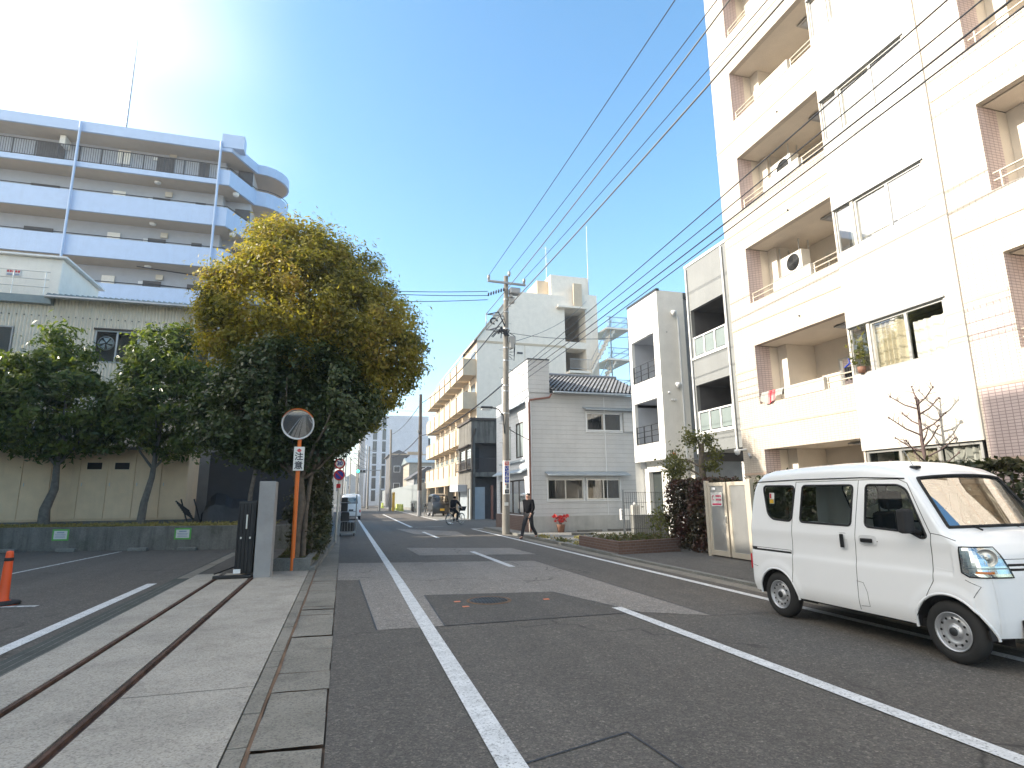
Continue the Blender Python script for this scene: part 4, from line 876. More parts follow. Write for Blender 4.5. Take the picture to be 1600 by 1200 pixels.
for (x, y, wd) in ((10.3, 23.7, 1.1), (11.75, 23.75, 1.1), (9.2, 21.9, .9)):
    mb = MB(); mb.obox((x, y, .10), (wd, .15, .1), -.12); tag(mb.build('wheel_stop', 'concrete_old', None, .02), 'dark mossy wheel stop in the forecourt, ' + {10.3: 'in front of the wide ground floor window', 11.75: 'next to the white meter box', 9.2: 'out in the yard nearer the kerb'}[x], 'wheel stop', 'forecourt wheel stops')
# ------------------------------------------------------------------ weathered dark building across the side street
ob = thing('old_building', 'weathered dark grey two storey building across the side street, next to the lilac corner house', 'building', (10, 43, 0))
GX2, GY2 = 8.8, 41.0
mb = MB().holed('Y', GY2, GX2, 15, 0, 7.1, [(9.05, 10.95, 3.35, 5.45), (9.05, 10.9, 0, 3.0)], 1.0); mb.quad((15, GY2, 0), (15, 46, 0), (15, 46, 7.1), (15, GY2, 7.1)); mb.quad((GX2, GY2, 7.1), (15, GY2, 7.1), (15, 46.1, 7.1), (GX2, 46.1, 7.1)); mb.quad((GX2, 46.1, 0), (15, 46.1, 0), (15, 46.1, 7.1), (GX2, 46.1, 7.1)); mb.build('front_wall', 'old_grey', ob)
mb = MB().holed('X', GX2, GY2, 46.1, 0, 7.1, [(41.4, 43.2, 3.6, 5.15), (43.5, 45.6, 3.6, 5.15), (41.5, 42.3, 0, 2.2), (42.5, 45.8, 0, 2.3)], .15); mb.build('side_wall', 'old_grey', ob)
MB().box(GX2 - .12, 15.05, GY2 - .12, 46.15, 7.1, 7.28).build('roof_edge', 'old_brown', ob)
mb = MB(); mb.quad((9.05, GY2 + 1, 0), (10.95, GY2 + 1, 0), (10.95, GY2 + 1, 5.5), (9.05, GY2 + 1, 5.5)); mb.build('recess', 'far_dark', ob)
for (a, b) in ((41.4, 43.2), (43.5, 45.6)): window(ob, 'X', GX2 + .05, a, b, 3.6, 5.15, 'old_brown', 'glass_dark', 2, .06, None, 'dark_in')
mb = MB()
for (a, b) in ((41.3, 43.3), (43.4, 45.7)):
    mb.box(GX2 - .3, GX2, a, b, 3.52, 3.58); 
    for k in range(9): yy = a + .05 + (b - a - .1) * k / 8; mb.box(GX2 - .29, GX2 - .27, yy - .015, yy + .015, 3.58, 4.1)
    mb.box(GX2 - .3, GX2 - .26, a, b, 4.1, 4.14)
mb.build('window_guard', 'old_brown', ob)
MB().box(GX2 - .25, GX2, 41.2, 45.9, 5.28, 5.36).build('canopy', 'old_brown', ob)
MB().box(9.05, 10.95, GY2 - .05, GY2 + .1, 3.05, 3.34).build('balcony_front', 'old_grey', ob); mb = MB()
for k in range(20): mb.box(9.07 + k * .097, 9.085 + k * .097, GY2 + .02, GY2 + .04, 3.34, 4.3)
mb.box(9.05, 10.95, GY2 + .01, GY2 + .05, 4.3, 4.34); mb.build('balcony_rail', 'old_brown', ob)
MB().box(GX2 + .1, GX2 + .15, 42.5, 45.8, 0, 2.3).build('shutter', 'zinc', ob); MB().box(GX2 + .08, GX2 + .13, 41.5, 42.3, 0, 2.2).build('door', 'zinc', ob)
MB().bbox(GX2 - .7, GX2 + .0, 42.6, 46.0, 2.0, 2.5, .02).build('sign_box', 'blue_back', ob)
MB().bbox(10.25, 10.4, GY2 - .02, GY2 + .2, 0, 2.4, .01).build('red_post', 'copper_pipe', ob)
MB().box(9.1, 9.9, GY2 + .5, GY2 + .56, 0, 2.3).build('inner_shutter', 'zinc', ob)
MB().tube([(GX2 + .3, GY2 - .06, 6.5), (GX2 + .2, GY2 - .06, 6.1), (GX2 + .05, GY2 - .06, 5.9), (GX2 + .05, GY2 - .06, .1)], .05, 8).build('drainpipe', 'old_brown', ob)

# ------------------------------------------------------------------ cream apartment house with outside stairs
cb = thing('cream_apartments', 'cream five storey apartment house with projecting balconies, sloped eave and outside stairs', 'building', (15, 56, 0))
CX, CY, CY2 = 10.35, 46.3, 69.0
mb = MB(); sh = [(18.4, 20.4, 15.1, 18.1), (18.4, 20.4, 12.15, 14.5), (18.4, 20.4, 9.3, 11.7)]
mb.add([(CX, CY, 2.9), (18.4, CY, 2.9), (18.4, CY, 19.36), (13.7, CY, 19.36), (CX, CY, 14.76)], [(0, 1, 2, 3, 4)])
mb.holed('Y', CY, 18.4, 21.6, 0, 19.66, sh, 1.6); mb.quad((21.6, CY, 0), (21.6, CY2, 0), (21.6, CY2, 19.4), (21.6, CY, 19.66)); mb.quad((13.7, CY, 19.36), (21.6, CY, 19.36), (21.6, CY2, 19.36), (13.7, CY2, 19.36)); mb.quad((CX, CY2, 0), (21.6, CY2, 0), (21.6, CY2, 19.36), (13.7, CY2, 19.36))
mb.quad((12, CY, 0), (18.4, CY, 0), (18.4, CY, 2.9), (12, CY, 2.9)); mb.build('end_wall', 'cream_wall', cb)
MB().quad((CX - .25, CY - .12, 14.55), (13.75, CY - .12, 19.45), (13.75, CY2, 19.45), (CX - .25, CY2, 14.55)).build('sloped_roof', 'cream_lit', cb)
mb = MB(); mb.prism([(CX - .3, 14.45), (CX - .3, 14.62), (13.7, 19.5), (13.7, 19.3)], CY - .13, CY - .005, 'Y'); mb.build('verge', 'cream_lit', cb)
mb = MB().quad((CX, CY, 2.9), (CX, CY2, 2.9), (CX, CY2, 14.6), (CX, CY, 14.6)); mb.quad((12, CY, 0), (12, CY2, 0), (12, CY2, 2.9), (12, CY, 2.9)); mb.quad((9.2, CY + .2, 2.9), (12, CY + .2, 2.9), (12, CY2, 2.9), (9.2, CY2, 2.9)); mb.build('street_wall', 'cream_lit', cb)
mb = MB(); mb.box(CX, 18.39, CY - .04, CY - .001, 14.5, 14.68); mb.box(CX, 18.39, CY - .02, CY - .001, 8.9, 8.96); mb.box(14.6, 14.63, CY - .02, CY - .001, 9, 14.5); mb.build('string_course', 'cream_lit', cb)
MB().bbox(13.9, 14.4, CY - .06, CY - .001, 13.7, 13.85, .01).build('vent_hood', 'dark_metal', cb)
nb = 7; bl = (CY2 - CY - .3) / nb
for fl in range(4):
    zt = 13.06 - 2.85 * fl
    for k in range(nb):
        ya = CY + .15 + k * bl; yb = ya + bl - .55
        m_ = MB(); m_.box(9.2, 9.3, ya, yb, zt - 1.42, zt); m_.box(9.301, CX, ya, ya + .09, zt - 1.419, zt - .001); m_.box(9.301, CX, yb - .09, yb, zt - 1.419, zt - .001); m_.box(9.301, CX, ya + .091, yb - .091, zt - 1.418, zt - 1.28)
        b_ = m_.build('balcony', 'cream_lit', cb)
        q = MB(); q.tube([(9.25, ya + .06, zt + .12), (9.25, yb - .06, zt + .12)], .03, 6)
        for j in range(4): yy = ya + .1 + (yb - ya - .2) * j / 3; q.tube([(9.25, yy, zt - .02), (9.25, yy, zt + .12)], .02, 5)
        q.build('handrail', 'beige_metal', b_)
        MB().box(CX - .02, CX + .02, ya + .3, yb - .5, zt - 1.2, zt + .85).build('window', 'grey_glass', cb)
        if (k + fl) % 2 == 0: MB().bbox(9.7, 10.0, ya + .2, ya + .95, zt - 1.2, zt - .62, .02).build('outdoor_unit', 'offwhite', cb)
        yy = ya + 1.3; mb = MB().tube([(9.6, yy, zt + .75), (10.3, yy, zt + .95)], .022, 5); mb.build('laundry_arm', 'beige_metal', cb)
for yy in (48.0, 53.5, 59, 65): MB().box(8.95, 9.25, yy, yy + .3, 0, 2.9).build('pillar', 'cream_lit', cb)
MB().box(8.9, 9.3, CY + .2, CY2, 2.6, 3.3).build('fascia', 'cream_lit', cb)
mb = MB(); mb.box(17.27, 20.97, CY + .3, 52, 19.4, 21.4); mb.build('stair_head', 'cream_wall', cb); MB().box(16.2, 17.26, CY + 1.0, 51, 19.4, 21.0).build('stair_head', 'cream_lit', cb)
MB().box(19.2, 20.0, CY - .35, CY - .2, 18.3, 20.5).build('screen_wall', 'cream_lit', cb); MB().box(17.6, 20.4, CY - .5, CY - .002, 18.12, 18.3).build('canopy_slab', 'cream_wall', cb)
st = MB()
for (z0, zl) in ((12.3, 15.2), (9.4, 12.35), (6.5, 9.45)):
    st.box(18.4, 20.4, CY - .9, CY - .003, z0 - .2, z0)
    for i in range(10): xx = 20.4 + i * .24; zz = z0 + (zl + 1.2 - z0) * i / 10; st.box(xx, xx + .25, CY - 1.0, CY - .1, zz - .06, zz + .18)
    st.prism([(20.4, z0 - .25), (22.8, zl + .95), (22.8, zl + 1.15), (20.4, z0)], CY - 1.05, CY - 1.0, 'Y'); st.box(21.9, 24.2, CY - 1.2, CY + 2.5, zl + 1.0, zl + 1.15)
st.build('outside_stair', 'cream_wall', cb)
rl = MB()
for (z0, zl) in ((12.3, 15.2), (9.4, 12.35), (6.5, 9.45)):
    for dz in (.15, 1.0): rl.tube([(18.4, CY - .95, z0 + dz), (20.4, CY - .95, z0 + dz), (22.6, CY - 1.05, zl + 1.1 + dz)], .03, 6)
    for i in range(18): xx = 18.45 + i * .112; rl.tube([(xx, CY - .95, z0 + .15), (xx, CY - .95, z0 + 1.0)], .014, 4)
    for i in range(18): f = i / 18; rl.tube([(20.4 + 2.2 * f, CY - 1.0, z0 + (zl + 1.1 - z0) * f + .15), (20.4 + 2.2 * f, CY - 1.0, z0 + (zl + 1.1 - z0) * f + 1)], .014, 4)
    for dz in (.5, 1.0): rl.tube([(22.0, CY - 1.1, zl + 1.15 + dz), (24.1, CY - 1.1, zl + 1.15 + dz), (24.1, CY + 2.4, zl + 1.15 + dz)], .03, 6)
    for i in range(14): rl.tube([(22.0 + i * .16, CY - 1.1, zl + 1.15), (22.0 + i * .16, CY - 1.1, zl + 2.15)], .014, 4)
rl.build('stair_rail', 'grey_metal', cb)
mb = MB()
for xx, yy in ((24.05, CY - 1.1), (22.3, CY - 1.1), (24.05, CY + 2.4)): mb.tube([(xx, yy, 0), (xx, yy, 17.4)], .06, 6)
mb.build('stair_post', 'roof_blue', cb)
for zz in (16.05, 13.2): MB().box(22.6, 23.3, CY - .4, CY - .3, zz, zz + .06).build('stair_lamp', 'tube_lamp', cb)
mb = MB(); mb.tube([(17.05, CY + .8, 21), (17.05, CY + .8, 24.3)], .03, 6)
for (z, l, a_) in ((24.1, 1.1, .3), (23.6, .8, 1.2), (23.1, 1.3, .2), (22.5, 1.0, 1.5)):
    dx, dy = math.cos(a_) * l / 2, math.sin(a_) * l / 2; mb.tube([(17.05 - dx, CY + .8 - dy, z), (17.05 + dx, CY + .8 + dy, z)], .015, 5)
    for j in range(5): f = j / 4 - .5; mb.tube([(17.05 + 2 * dx * f - dy * .3, CY + .8 + 2 * dy * f + dx * .3, z), (17.05 + 2 * dx * f + dy * .3, CY + .8 + 2 * dy * f - dx * .3, z)], .01, 4)
tag(mb.build('tv_antenna', 'grey_metal'), 'television aerial with several arms on the roof of the cream apartments', 'antenna')
mb = MB().tube([(20.9, CY + .2, 18.6), (20.93, CY + .2, 26.6)], [.04, .02], 6); tag(mb.build('lightning_rod', 'grey_metal'), 'thin lightning rod on the stair head of the cream apartments', 'lightning rod')

# ------------------------------------------------------------------ utility pole with its gear, and the wires
UX, UY = 6.85, 24.45
up_ = thing('utility_pole', 'concrete utility pole with crossarm, cable bundles and street lamp before the lilac corner house', 'utility pole', (UX - .1, UY, 0))
MB().tube([(UX - .1, UY, -.05), (UX, UY, 11.65)], [.17, .105], 16).build('pole', 'pole_concrete', up_)
MB().obox((UX, UY - .12, 11.28), (1.85, .09, .09), R(4)).build('crossarm', 'grey_metal', up_)
for dx, z in ((-.86, 11.35), (.12, 11.62), (.84, 11.33)):
    MB().lathe([(0, 0), (.05, .0), (.05, .06), (.09, .09), (.05, .13), (.08, .17), (.04, .24), (0, .25)], (UX + dx, UY - .12, z), n=12).build('insulator', 'insulator', up_)
MB().bbox(UX + .12, UX + .62, UY - .3, UY + .1, 10.75, 11.05, .05).build('switch_box', 'grey_metal', up_)
mb = MB()
for i in range(7): mb.lathe([(.03, 0), (.085, .01), (.085, .05), (.03, .06)], (UX - .18 - .12 * i, UY - .12, 10.95 - .05 * i), 'X', 10)
mb.build('dead_end_insulator', 'cable', up_)
mb = MB(); mb.tube([(UX, UY, 9.05), (UX - .95, UY, 9.0), (UX - .95, UY, 9.75), (UX, UY, 9.7)], .035, 6); mb.build('cable_bracket', 'grey_metal', up_)
mb = MB(); rr = random.Random(2)
for i in range(10):
    a_ = rr.uniform(-.9, .0); pts = [(UX + a_ * f + .1 * math.sin(f * 5 + i), UY - .15 + rr.uniform(-.05, .05), 8.75 + rr.uniform(-.25, .3) * f + .25 * math.sin(f * 3.1)) for f in (0, .3, .6, 1)]; mb.tube(pts, .022, 5)
for i in range(5): mb.tube([(UX + .1, UY - .1, 8.9 - i * .2), (UX + .35, UY - .15, 8.75 - i * .12), (UX + .3, UY - .15, 8.4 - i * .2), (UX + .1, UY - .1, 8.2 - i * .1)], .018, 5)
for i in range(4): r_ = .18 + .03 * i; mb.tube([(UX - .62 + r_ * .7 * math.cos(k * .7), UY - .12, 9.4 + r_ * .6 * math.sin(k * .7)) for k in range(8)], .014, 5)
mb.tube([(UX - .9, UY - .1, 9.7), (UX - .4, UY - .1, 9.85), (UX - .1, UY - .1, 9.2)], .03, 6)
mb.build('loose_cables', 'cable', up_)
mb = MB()
for i, (z, s_) in enumerate(((8.55, .17), (8.3, .13), (10.45, .15), (10.6, .1))): mb.bbox(UX + .1, UX + .1 + s_ * 1.6, UY - .25, UY - .05, z - s_, z + s_, .02)
mb.build('terminal_box', 'insulator', up_)
for z in (10.5, 9.9, 9.1, 8.2, 7.6, 6.45, 6.2, 5.2): f = z / 11.65; r_ = .17 - .065 * f + .012; MB().lathe([(r_, -.03), (r_ + .01, 0), (r_, .03)], (UX - .1 + .1 * f, UY, z), n=16).build('steel_band', 'grey_metal', up_)
mb = MB()
for i in range(16): z = 3.9 + i * .42; sg = 1 if i % 2 else -1; mb.tube([(UX - .07, UY, z), (UX - .07 + sg * .3, UY - .02, z)], .011, 5)
mb.build('step_bolt', 'grey_metal', up_)
mb = MB(); mb.tube([(UX - .16, UY - .12, 4.3), (UX - .22, UY - .14, 5.1), (UX - .45, UY - .16, 5.36), (UX - .8, UY - .2, 5.42)], .028, 8); la = mb.build('lamp_arm', 'dark_metal', up_)
mb = MB().bbox(UX - 1.25, UX - .72, UY - .3, UY - .1, 5.36, 5.46, .03); lh = mb.build('lamp_head', 'dark_metal', la); MB().bbox(UX - 1.22, UX - .78, UY - .28, UY - .12, 5.30, 5.362, .02).build('lamp_cover', 'tube_lamp', lh)
MB().tube([(UX - .05, UY, 4.6), (UX + .35, UY - .02, 4.35), (7.83, UY - .02, 4.05)], .018, 6).build('stay_arm', 'dark_metal', up_)
sg = MB(); n = 14
for i in range(n):
    a0, a1 = R(-90 - 62 + 124 * i / n), R(-90 - 62 + 124 * (i + 1) / n); r_ = .175
    sg.add([(UX - .085 + r_ * math.cos(a), UY + r_ * math.sin(a), z) for (a, z) in ((a0, 1.68), (a1, 1.68), (a1, 3.12), (a0, 3.12))], [(0, 1, 2, 3)], True)
sb = sg.build('wrap_sign', 'signwhite', up_); yS = UY - .178
MB().bbox(UX - .185, UX + .005, yS - .006, yS - .001, 2.91, 3.08, .002).build('red_square', 'signred', sb); text('lettering', '質', .15, 'signwhite', sb, (UX - .09, yS - .009, 2.995), (1, 0, 0), (0, 0, 1))
MB().bbox(UX - .185, UX + .005, yS - .006, yS - .001, 2.18, 2.88, .002).build('blue_field', 'signblue', sb)
for i, chx in enumerate('いづみや'): text('lettering', chx, .17, 'signwhite', sb, (UX - .09, yS - .009, 2.79 - i * .172), (1, 0, 0), (0, 0, 1), bold=.004)
MB().obox((UX - .14, yS - .004, 2.10), (.05, .004, .05), 0, 0, R(45)).build('red_dot', 'signred', sb)
mb = MB()
for i in range(4): mb.box(UX - .1 + i * .027, UX - .085 + i * .027, yS - .006, yS - .001, 1.94, 2.12)
mb.build('small_print', 'ink', sb); MB().bbox(UX - .18, UX + .0, yS - .006, yS - .001, 1.72, 1.88, .002).build('black_field', 'ink', sb); text('lettering', '15', .12, 'signwhite', sb, (UX - .09, yS - .009, 1.80), (1, 0, 0), (0, 0, 1))
MB().bbox(UX - .2, UX - .03, yS - .01, yS + .0, 1.2, 1.34, .01).build('notice_plate', 'signwhite', up_)
def wire(name, label, a, b, sag, r=.012, mat='cable', group='overhead wires along the street', n=26):
    pts = [(a[0] + (b[0] - a[0]) * i / n, a[1] + (b[1] - a[1]) * i / n, a[2] + (b[2] - a[2]) * i / n - 4 * sag * (i / n) * (1 - i / n)) for i in range(n + 1)]
    return tag(MB().tube(pts, r, 5).build(name, mat), label, 'cable', group)
YN = -9.0
wire('power_line', 'thin power line from the outer end of the crossarm, running overhead over the street', (UX - .86, UY - .12, 11.55), (5.9, YN, 11.5), .25)
wire('power_line', 'thin power line from the pole top, running overhead to the tiled block', (UX + .12, UY - .12, 11.86), (6.9, YN, 11.7), .25)
wire('power_line', 'thin power line from the house end of the crossarm', (UX + .84, UY - .12, 11.55), (7.7, YN, 11.5), .3)
wire('communication_cable', 'thick pale sleeved cable from the lower corner of the cable bracket', (UX - .95, UY, 9.0), (6.6, YN, 9.9), .35, .019, 'cable_pale')
wire('communication_cable', 'thick sleeved cable from the upper corner of the cable bracket', (UX - .95, UY, 9.75), (5.9, YN, 10.6), .45, .016, 'cable_pale')
wire('communication_cable', 'dark street cable low on the pole, topmost of four before the tiled block', (UX, UY - .15, 6.75), (6.2, YN, 7.7), .2, .011)
wire('communication_cable', 'dark street cable low on the pole, lowest of four before the tiled block', (UX + .05, UY - .15, 6.2), (6.4, YN, 7.0), .2, .011)
wire('communication_cable', 'dark street cable low on the pole, second of four before the tiled block', (UX, UY - .15, 6.62), (6.3, YN, 7.4), .25, .010)
wire('communication_cable', 'dark street cable low on the pole, third of four before the tiled block', (UX + .02, UY - .15, 6.45), (6.3, YN, 7.15), .28, .013)
for i, (za, yb, zb) in enumerate(((10.6, 24.0, 10.4), (10.8, 24.6, 10.6), (10.4, 25.0, 10.1))):
    wire('branch_line', 'line from pole to olive tree across the street, ' + ('the middle one of three', 'the upper one of three', 'the lower one of three')[i], (UX - .9, UY - .1, za), (-8, yb, zb), .35, .016, group='branch lines across the street')
wire('service_drop', 'slack service wire from the pole to the roof of the cream apartments', (UX + .3, UY - .1, 8.5), (20.5, CY - .1, 19.0), .5, .014, group='service wires to the houses')
wire('service_drop', 'slack service wire from the pole to the white narrow house', (UX + .1, UY - .1, 8.9), (12.6, 20.3, 8.2), .3, .012, group='service wires to the houses')
wire('service_drop', 'slack service wire from the pole to the lilac corner house', (UX + .1, UY - .1, 7.2), (8.84, 26, 7.4), .12, .012, group='service wires to the houses')
wire('far_wire', 'upper wire between the concrete pole and the tall dark pole', (UX - .1, UY + .1, 9.6), (6.35, 51.3, 9.9), .5, .03, group='wires along the far street'); wire('far_wire', 'lower wire between the concrete pole and the tall dark pole', (UX - .1, UY + .1, 6.6), (6.35, 51.3, 7.0), .5, .035, group='wires along the far street')
wire('far_wire', 'wire over the far street beyond the tall dark pole, the upper one', (6.35, 51.3, 9.9), (5.6, 75, 9.6), .5, .03, group='wires along the far street'); wire('far_wire', 'wire over the far street beyond the tall dark pole, the lower one', (6.35, 51.3, 7.0), (5.6, 75, 6.8), .5, .04, group='wires along the far street')

# ------------------------------------------------------------------ the far street
t0 = thing('far_pole', 'tall dark wooden-looking pole with a pale lower sleeve beside the parked dark van', 'utility pole', (6.4, 51.3, 0)); MB().tube([(6.4, 51.3, 0), (6.32, 51.3, 10.7)], [.2, .13], 12).build('shaft', 'pole_wood', t0); MB().tube([(6.4, 51.3, .02), (6.385, 51.3, 2.2)], [.212, .2], 12).build('sleeve', 'grey_metal', t0)
MB().bbox(6.1, 6.25, 51.1, 51.3, 7.2, 7.5, .02).build('junction_box', 'insulator', t0)
t0 = thing('far_pole', 'concrete pole with a yellow foot band beside the white construction fence', 'utility pole', (5.7, 75, 0)); MB().tube([(5.72, 75, 0), (5.55, 75, 10.2)], [.18, .12], 10).build('shaft', 'pole_concrete', t0); MB().tube([(6.1, 74.8, .0), (6.1, 74.8, 2.3)], .16, 10).build('yellow_guard', 'yellow', t0)
mb = MB(); mb.box(5.6, 10.2, 74.95, 75.05, 7.0, 7.14); mb.box(7.7, 9.6, 74.9, 75.1, 7.15, 7.4); mb.build('crossarm', 'soffit', t0)
for i, (x, y, h_, mt) in enumerate(((3.6, 92, 9.5, 'pole_concrete'), (4.15, 118, 12, 'grey_metal'), (2.35, 105, 10, 'pole_concrete'), (.2, 100, 13, 'grey_metal'), (1.5, 150, 12, 'pole_concrete'), (3.3, 165, 11, 'pole_concrete'), (-.2, 140, 11, 'pole_wood'), (4.6, 200, 12, 'pole_wood'))):
    t0 = thing('distant_pole', 'far off street pole, ' + ('pale one carrying the green signal', 'thin grey one at the fence end', 'short pale one behind the parked minivan', 'tall slim grey one above the parked minivan', 'small one near the street end', 'small pale one in front of the distant houses', 'small dark one at the tree edge', 'the smallest and darkest one')[i], 'utility pole', (x, y, 0), 'poles along the distant street')
    MB().tube([(x, y, 0), (x, y, h_)], [.17, .12], 8).build('shaft', mt, t0); mb = MB()
    for z in (.93, .84): mb.box(x - 1.0, x + 1.0, y - .05, y + .05, h_ * z, h_ * z + .09)
    mb.build('crossarm', 'grey_metal', t0)
for i in range(6):
    z = 9.4 - i * .7; wire('distant_wire', 'thin distant street wire, ' + ('topmost', 'second from the top', 'third from the top', 'third from the bottom', 'second from the bottom', 'lowest')[i] + ' of six', (.2, 70, z + .8), (4.2, 119, z + 1.5), .5, .03, group='wires over the distant street', n=10)
t0 = thing('traffic_signal', 'green traffic light on an arm over the far street', 'traffic light', (4.5, 75.5, 0)); MB().tube([(4.5, 76, 0), (4.5, 76, 5.2)], .1, 10).build('post', 'grey_metal', t0); MB().tube([(4.5, 76, 5.1), (1.7, 76, 5.05)], .06, 8).build('arm', 'grey_metal', t0)
MB().bbox(1.45, 2.65, 75.7, 75.95, 4.75, 5.15, .05).build('housing', 'grey_metal', t0)
for k, (x, m_) in enumerate(((1.68, 'green_lamp'), (2.05, 'dark_in'), (2.42, 'dark_in'))): MB().lathe([(0, 0), (.15, 0), (.15, .03), (0, .04)], (x, 75.7, 4.95), 'Y', 16).build('lamp', m_, t0)
fe = MB(); y = 66.0
while y < 150: fe.box(8.45, 8.49, y, y + 1.78, .35, 3.25); y += 1.8
fe.box(8.5, 14, 65.9, 65.95, .35, 3.25)
t0 = thing('construction_fence', 'white sheet construction fence along the far side of the street', 'fence', (8.5, 66, 0)); fe.build('panel', 'fence_white', t0); MB().box(8.42, 8.6, 66, 150, 0, .349).build('footing', 'concrete_kerb', t0)
for i, (x, y) in enumerate(((6.9, 72.5), (6.9, 74.4), (6.8, 77), (6.7, 82), (6.3, 99))):
    t0 = thing('road_barrier', 'yellow green plastic barrier at the street edge, ' + ('the one next to the motorcycle', 'next behind the first, touching it', 'behind the yellow foot band', 'the last of the row', 'the lone one past the parked minivan')[i], 'barrier', (x, y, 0), 'yellow green street barriers')
    mb = MB(); mb.bbox(x - .12, x + .12, y - .85, y + .85, .3, .85, .03); mb.build('rail_panel', 'yellowgreen', t0)
    for s_ in (-.6, .6): MB().bbox(x - .2, x + .2, y + s_ - .1, y + s_ + .1, 0, .3, .02).build('foot', 'yellowgreen', t0)
fh = thing('far_tower', 'tall pale blue apartment tower at the end of the street', 'building', (10, 140, 0))
MB().box(4.3, 18.6, 135, 150, 0, 20.4).build('wall', 'far_blue', fh); MB().box(3.3, 4.3, 135.4, 149, 0, 20).build('balcony_stack', 'far_grey', fh)
mb = MB()
for (a, b) in ((6.0, 6.9), (8.1, 8.9)):
    for k in range(7): MB().box(a, b, 134.94, 134.99, 1.0 + k * 2.75, 3.4 + k * 2.75).build('stair_window', 'grey_glass', fh)

mb = MB()
for k in range(6): mb.box(3.2, 3.29, 135.6, 148.5, 2.2 + k * 2.9, 3.2 + k * 2.9)
mb.build('balcony_front', 'far_beige', fh); MB().box(18.61, 19.4, 137, 139, 9, 15.5).build('side_balcony', 'far_dark', fh)
mb = MB(); mb.tube([(6, 136, 21.7), (18, 136, 21.7)], .05, 4)
for k in range(7): mb.tube([(6 + k * 2, 136, 20.4), (6 + k * 2, 136, 21.7)], .04, 4)
mb.build('roof_rail', 'alu', fh)
def house(name, label, x0, x1, y0, y1, z, rz, wall, roofm, wins=(), ridge='Y'):
    t0 = thing(name, label, 'house', ((x0 + x1) / 2, y0, 0)); MB().box(x0, x1, y0, y1, 0, z).build('wall', wall, t0); xm = (x0 + x1) / 2; e = .4
    mb = MB()
    if ridge == 'Y': mb.prism([(x0 - e, z - .1), (x1 + e, z - .1), (x1 + e, z + .05), (xm, rz), (x0 - e, z + .05)], y0 - e, y1 + e, 'Y')
    else: mb.prism([(y0 - e, z - .1), (y1 + e, z - .1), ((y0 + y1) / 2, rz)], x0 - e, x1 + e, 'X')
    mb.build('roof', roofm, t0)
    for (a, b, c, d) in wins: w_ = MB().box(a, b, y0 - .05, y0 - .005, c, d).build('window', 'white_metal', t0); MB().box(a + .08, b - .08, y0 - .07, y0 - .052, c + .08, d - .08).build('pane', 'grey_glass', w_)
    return t0
house('gabled_house', 'small pale gabled house just behind the white construction fence', 9.4, 13.2, 82, 92, 4.4, 5.9, 'far_grey', 'far_dark', [(9.7, 10.9, 3.2, 4.2)])
house('plain_house', 'beige house with a pair of upper windows behind the gabled house', 10.6, 16.2, 100, 110, 7.6, 8.6, 'far_beige', 'roof_blue', [(12.4, 13.4, 5.6, 6.9), (13.5, 14.5, 5.6, 6.9)], 'X')
house('dark_house', 'dark three storey house at the far end of the white fence', 8.2, 11.5, 112, 122, 9.6, 10.6, 'far_dark', 'far_dark', [(9, 10.2, 6.4, 7.6), (9, 10.2, 3.2, 4.4)])
house('far_shop', 'low pale shop with an awning roof beyond the dark house', 6.6, 9.0, 150, 158, 7.5, 8.6, 'far_beige', 'far_grey', [(7, 8.4, 4.2, 5.8)])
house('far_street_house', 'hazy grey house at the very end of the street behind the green signal', 1.0, 4.5, 230, 240, 9.5, 11, 'far_grey', 'far_grey', [(1.6, 2.6, 5, 6.6)])
house('far_street_house', 'hazy beige house at the very end of the street behind the parked minivan', -3.2, .6, 210, 222, 8.0, 9.5, 'far_beige', 'far_grey', [(-2.6, -1.4, 4, 5.6)])
house('roadside_house', 'pale house on the tree side of the distant street', -9, -1.8, 108, 120, 7.5, 9, 'far_beige', 'far_dark', [(-4, -2.6, 4.6, 6)])
house('roadside_house', 'grey house behind the roll cage trolley on the tree side', -8, -1.6, 64, 78, 6.2, 7.4, 'far_grey', 'roof_blue', [(-3.6, -2.2, 3.8, 5.2)])
house('roadside_house', 'tall plain house added unseen behind the olive tree to shade the corner house', -6.2, -1.9, 28.4, 34.6, 10.6, 11.2, 'far_grey', 'roof_blue', [(-4.6, -3.2, 5.6, 7.0)])  # added house, out of sight, that casts shade on the corner house
mb = MB(); mb.bbox(-1.35, -.62, 24.2, 24.5, 0, 2.3, .02); t0 = mb.build('notice_board', 'zinc'); tag(t0, 'grey blue metal notice board behind the planted hedge', 'notice board'); MB().box(-1.0, -.72, 24.18, 24.198, 1.4, 2.0).build('pinned_sheet', 'paper', t0)
mb = MB(); mb.box(-1.0, -.85, 24.6, 62, 0, 1.9); tag(mb.build('boundary_wall', 'zinc'), 'long grey boundary wall along the street behind the trolley', 'wall')

# ------------------------------------------------------------------ left: lockers, factory, blue apartment block
t0 = thing('storage_sheds', 'row of cream steel storage lockers with narrow doors under the small trees', 'storage shed', (-9, 26.4, .7))
MB().box(-16.2, -5.9, 25.6, 27.3, .84, 3.5).build('carcass', 'shed', t0); MB().box(-16.25, -5.85, 25.5, 27.35, 3.5, 3.62).build('roof', 'grey_metal', t0); MB().box(-16.2, -5.9, 25.62, 27.2, .69, .839).build('plinth', 'concrete_old', t0)
for k in range(11):
    x = -15.9 + k * .91
    d_ = MB().bbox(x, x + .885, 25.56, 25.598, .9, 3.42, .006).build('door', 'shed', t0); MB().bbox(x + .07, x + .10, 25.53, 25.56, 2.12, 2.24, .005).build('handle', 'alu', d_)
    if k in (7, 8): MB().bbox(x + .2, x + .68, 25.548, 25.559, 2.75, 3.0, .003).build('vent_slot', 'black_matte', d_)
